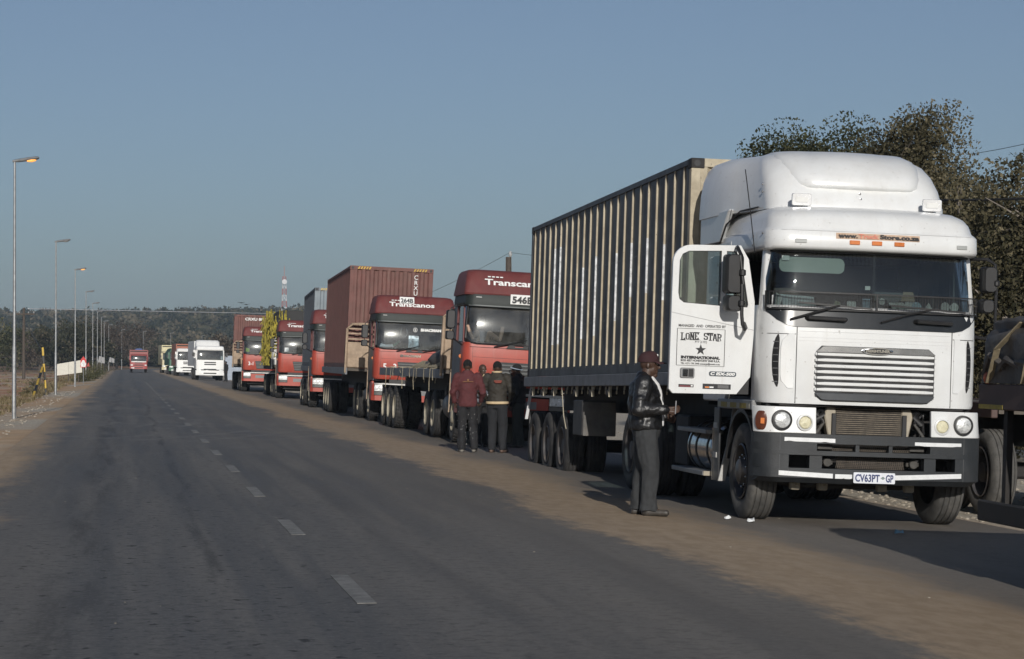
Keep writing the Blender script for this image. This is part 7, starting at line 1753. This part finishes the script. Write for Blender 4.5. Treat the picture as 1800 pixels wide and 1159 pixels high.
# paint specks on his jeans
rs = random.Random(9); m = MB()
for k in range(60):
    sy = rs.choice((-1, 1)); z = rs.uniform(0.14, 0.8); a = rs.uniform(1.7, 4.6); r_ = 0.088 + 0.026 * max(0, (z - 0.5) / 0.4)
    c = Vector((0.015 + r_ * math.cos(a), sy * 0.105 + r_ * math.sin(a), z)); q = rs.uniform(0.002, 0.006)
    ellipsoid(m, c, (q, q, q * 1.4), None, 5, 4)
m.build('paint_specks', M('speck_white', (0.45, 0.45, 0.45), 0.8), pm)
m = MB(); m.tube([(-0.168, y, 1.34 - 0.25 * y * y) for y in np.linspace(-0.10, 0.10, 7)], 0.006, 5); m.lathe([(-0.175, 0.0), (-0.172, 0.018), (-0.16, 0.018)], 'x', (0, 0, 1.37), n=8); m.build('back_print', M('dull_gold_print', (0.28, 0.14, 0.06), 0.8), pm)
pb, jk, tr = person(spot(874, 796), 62, 1.74, 'man in dark brown jacket with cream striped sleeve and hem', BROWNJ, M('black_jeans', (0.016, 0.017, 0.02), 0.9, bump=0.3, bscale=20), None, None, HAIR, 0.013, dict(
    elb_r=(0.02, -0.30, 1.16), wri_r=(0.17, -0.20, 1.0), elb_l=(-0.05, 0.29, 1.16), wri_l=(0.12, 0.25, 1.02), head=(0.07, 0.02, 1.60), nod=0.35, turn=0.3, ank_r=(0.02, -0.10, 0.09), ank_l=(-0.04, 0.10, 0.09)), group=GP_, zhem=0.92, collar=CREAMS, shoes=M('brown_shoe', (0.10, 0.06, 0.045), 0.6, dust=0.3), stout=0.98)
m = MB(); m.loft([[((0.162 + 0.008 * k) * 1.05 * math.cos(a), (0.203 + 0.008 * k) * 1.05 * math.sin(a), z) for a in np.linspace(0, 2 * math.pi, 29)[:-1]] for z, k in ((0.925, 0), (0.935, 1), (0.965, 1), (0.975, 0))], cap=False); m.build('hem_stripe', CREAMS, pb)
m = MB(); m.tube([(-0.09, 0.235, 1.49), (-0.06, 0.285, 1.40), (-0.09, 0.335, 1.28), (-0.11, 0.355, 1.16), (-0.02, 0.36, 1.09)], 0.014, 6); m.build('sleeve_stripe', CREAMS, pb)
m = MB(); m.tube([(-0.176, y, 1.36) for y in np.linspace(-0.15, 0.0, 6)], 0.018, 6); m.tube([(-0.178, y, 1.335) for y in np.linspace(-0.14, -0.02, 5)], 0.012, 6); m.build('back_patch', M('red_patch', (0.25, 0.07, 0.05), 0.8), pb)
pc, jk, tr = person(spot(846, 786), -70, 1.70, 'man in grey shirt holding papers between the maroon and brown jackets', GSHIRT, BLK, None, None, None, 0.014, dict(
    elb_r=(0.02, -0.25, 1.13), wri_r=(0.24, -0.12, 1.07), elb_l=(0.02, 0.25, 1.13), wri_l=(0.24, 0.12, 1.07), head=(0.06, 0, 1.60), nod=0.3), group=GP_)
mb = MB(); mb.obox((0.40, 0, 1.05), (0.10, 0.13, 0.003), Matrix.Rotation(-0.5, 3, 'Y')); o = mb.build('paper', PAPER); o.location = pc.location; o.rotation_euler = pc.rotation_euler; o.scale = pc.scale
tag(o, 'white paper held by the man in the grey shirt', 'paper')
person(spot(886, 783), -115, 1.76, 'bareheaded man in khaki trousers facing the camera behind the brown jacket', BLK, KHAKI, None, None, None, 0.014, dict(head=(0.05, 0, 1.62), nod=0.25, elb_r=(0.0, -0.27, 1.14), wri_r=(0.15, -0.2, 1.0)), group=GP_)
pf, jk, tr = person(spot(911, 787), 150, 1.70, 'man in black with a pale rimmed hat, standing in the container shadow', BLK, M('dark_green_grey_trousers', (0.03, 0.033, 0.03), 0.9), None, None, HAIR, 0.014, dict(head=(0.05, 0, 1.60), nod=0.3, elb_r=(0.04, -0.27, 1.15), wri_r=(0.2, -0.15, 1.05)), group=GP_)
m = MB(); m.tube([(0.04 + 0.13 * math.cos(a), 0.12 * math.sin(a), 1.665 + 0.03 * math.cos(a)) for a in np.linspace(0, 2 * math.pi, 21)], 0.010, 6); m.build('hat_rim', M('pale_blue_rim', (0.35, 0.42, 0.5), 0.6), pf)
m = MB(); ellipsoid(m, (0.03, 0, 1.68), (0.105, 0.095, 0.09)); m.build('hat', BLK, pf)
q = at(397.5, 634, 193)
person((q.x, q.y, road_z(q.x)), 200, 1.72, 'far man in dark clothes beside the far white truck', BLK, BLK, None, None, HAIR, 0.02, None)
# reclining driver of the 546B truck, soles against the windscreen
t = RT_[0]; root = empty('person', t.location, t.rotation_euler); root.scale = (0.935, 1, 1)
b = MB()
for (x, z, sl) in ((-1.0, 2.13, -0.35), (-0.40, 2.13, 0.12)):
    heel = Vector((x, 0.15, z + 0.02)); ball = heel + Vector((sl * 0.45 * 0.55, -0.01, 0.17)); toe = heel + Vector((sl * 0.58 * 0.55, 0.0, 0.235))
    capsule(b, heel, 0.036, ball, 0.045); capsule(b, ball, 0.042, toe, 0.03)
    for k in range(5): c = toe + Vector(((k - 2) * 0.017, 0, 0.012 - 0.004 * abs(k - 1.5))); capsule(b, c, 0.011, c + Vector((0, -0.004, 0.022)), 0.010, 6)
    knee = Vector((x * 0.5 - 0.3, 1.0, 2.28)); capsule(b, heel + Vector((0, 0.05, 0.0)), 0.042, knee, 0.06); capsule(b, knee, 0.07, Vector((-0.62 + 0.1 * (1 if x > -0.7 else -1), 1.35, 1.86)), 0.09)
rings_body(b, [(-0.62, 1.38, 1.78, 0.18, 0.12), (-0.62, 1.42, 2.05, 0.18, 0.12), (-0.62, 1.48, 2.30, 0.19, 0.12), (-0.62, 1.5, 2.40, 0.08, 0.08)]); ellipsoid(b, (-0.62, 1.5, 2.52), (0.08, 0.10, 0.12))
fuse(b, 'body', SKINP, root, 0.012, 2)
m = MB(); rings_body(m, [(-0.62, 1.38, 1.76, 0.20, 0.14), (-0.62, 1.42, 2.05, 0.20, 0.14), (-0.62, 1.48, 2.32, 0.21, 0.14), (-0.62, 1.5, 2.38, 0.1, 0.09)]); m.build('shirt', GSHIRT, root)
tag(root, 'reclining driver with bare soles against the 546B windscreen', 'person')

bpy.data.scenes.remove(TMP)
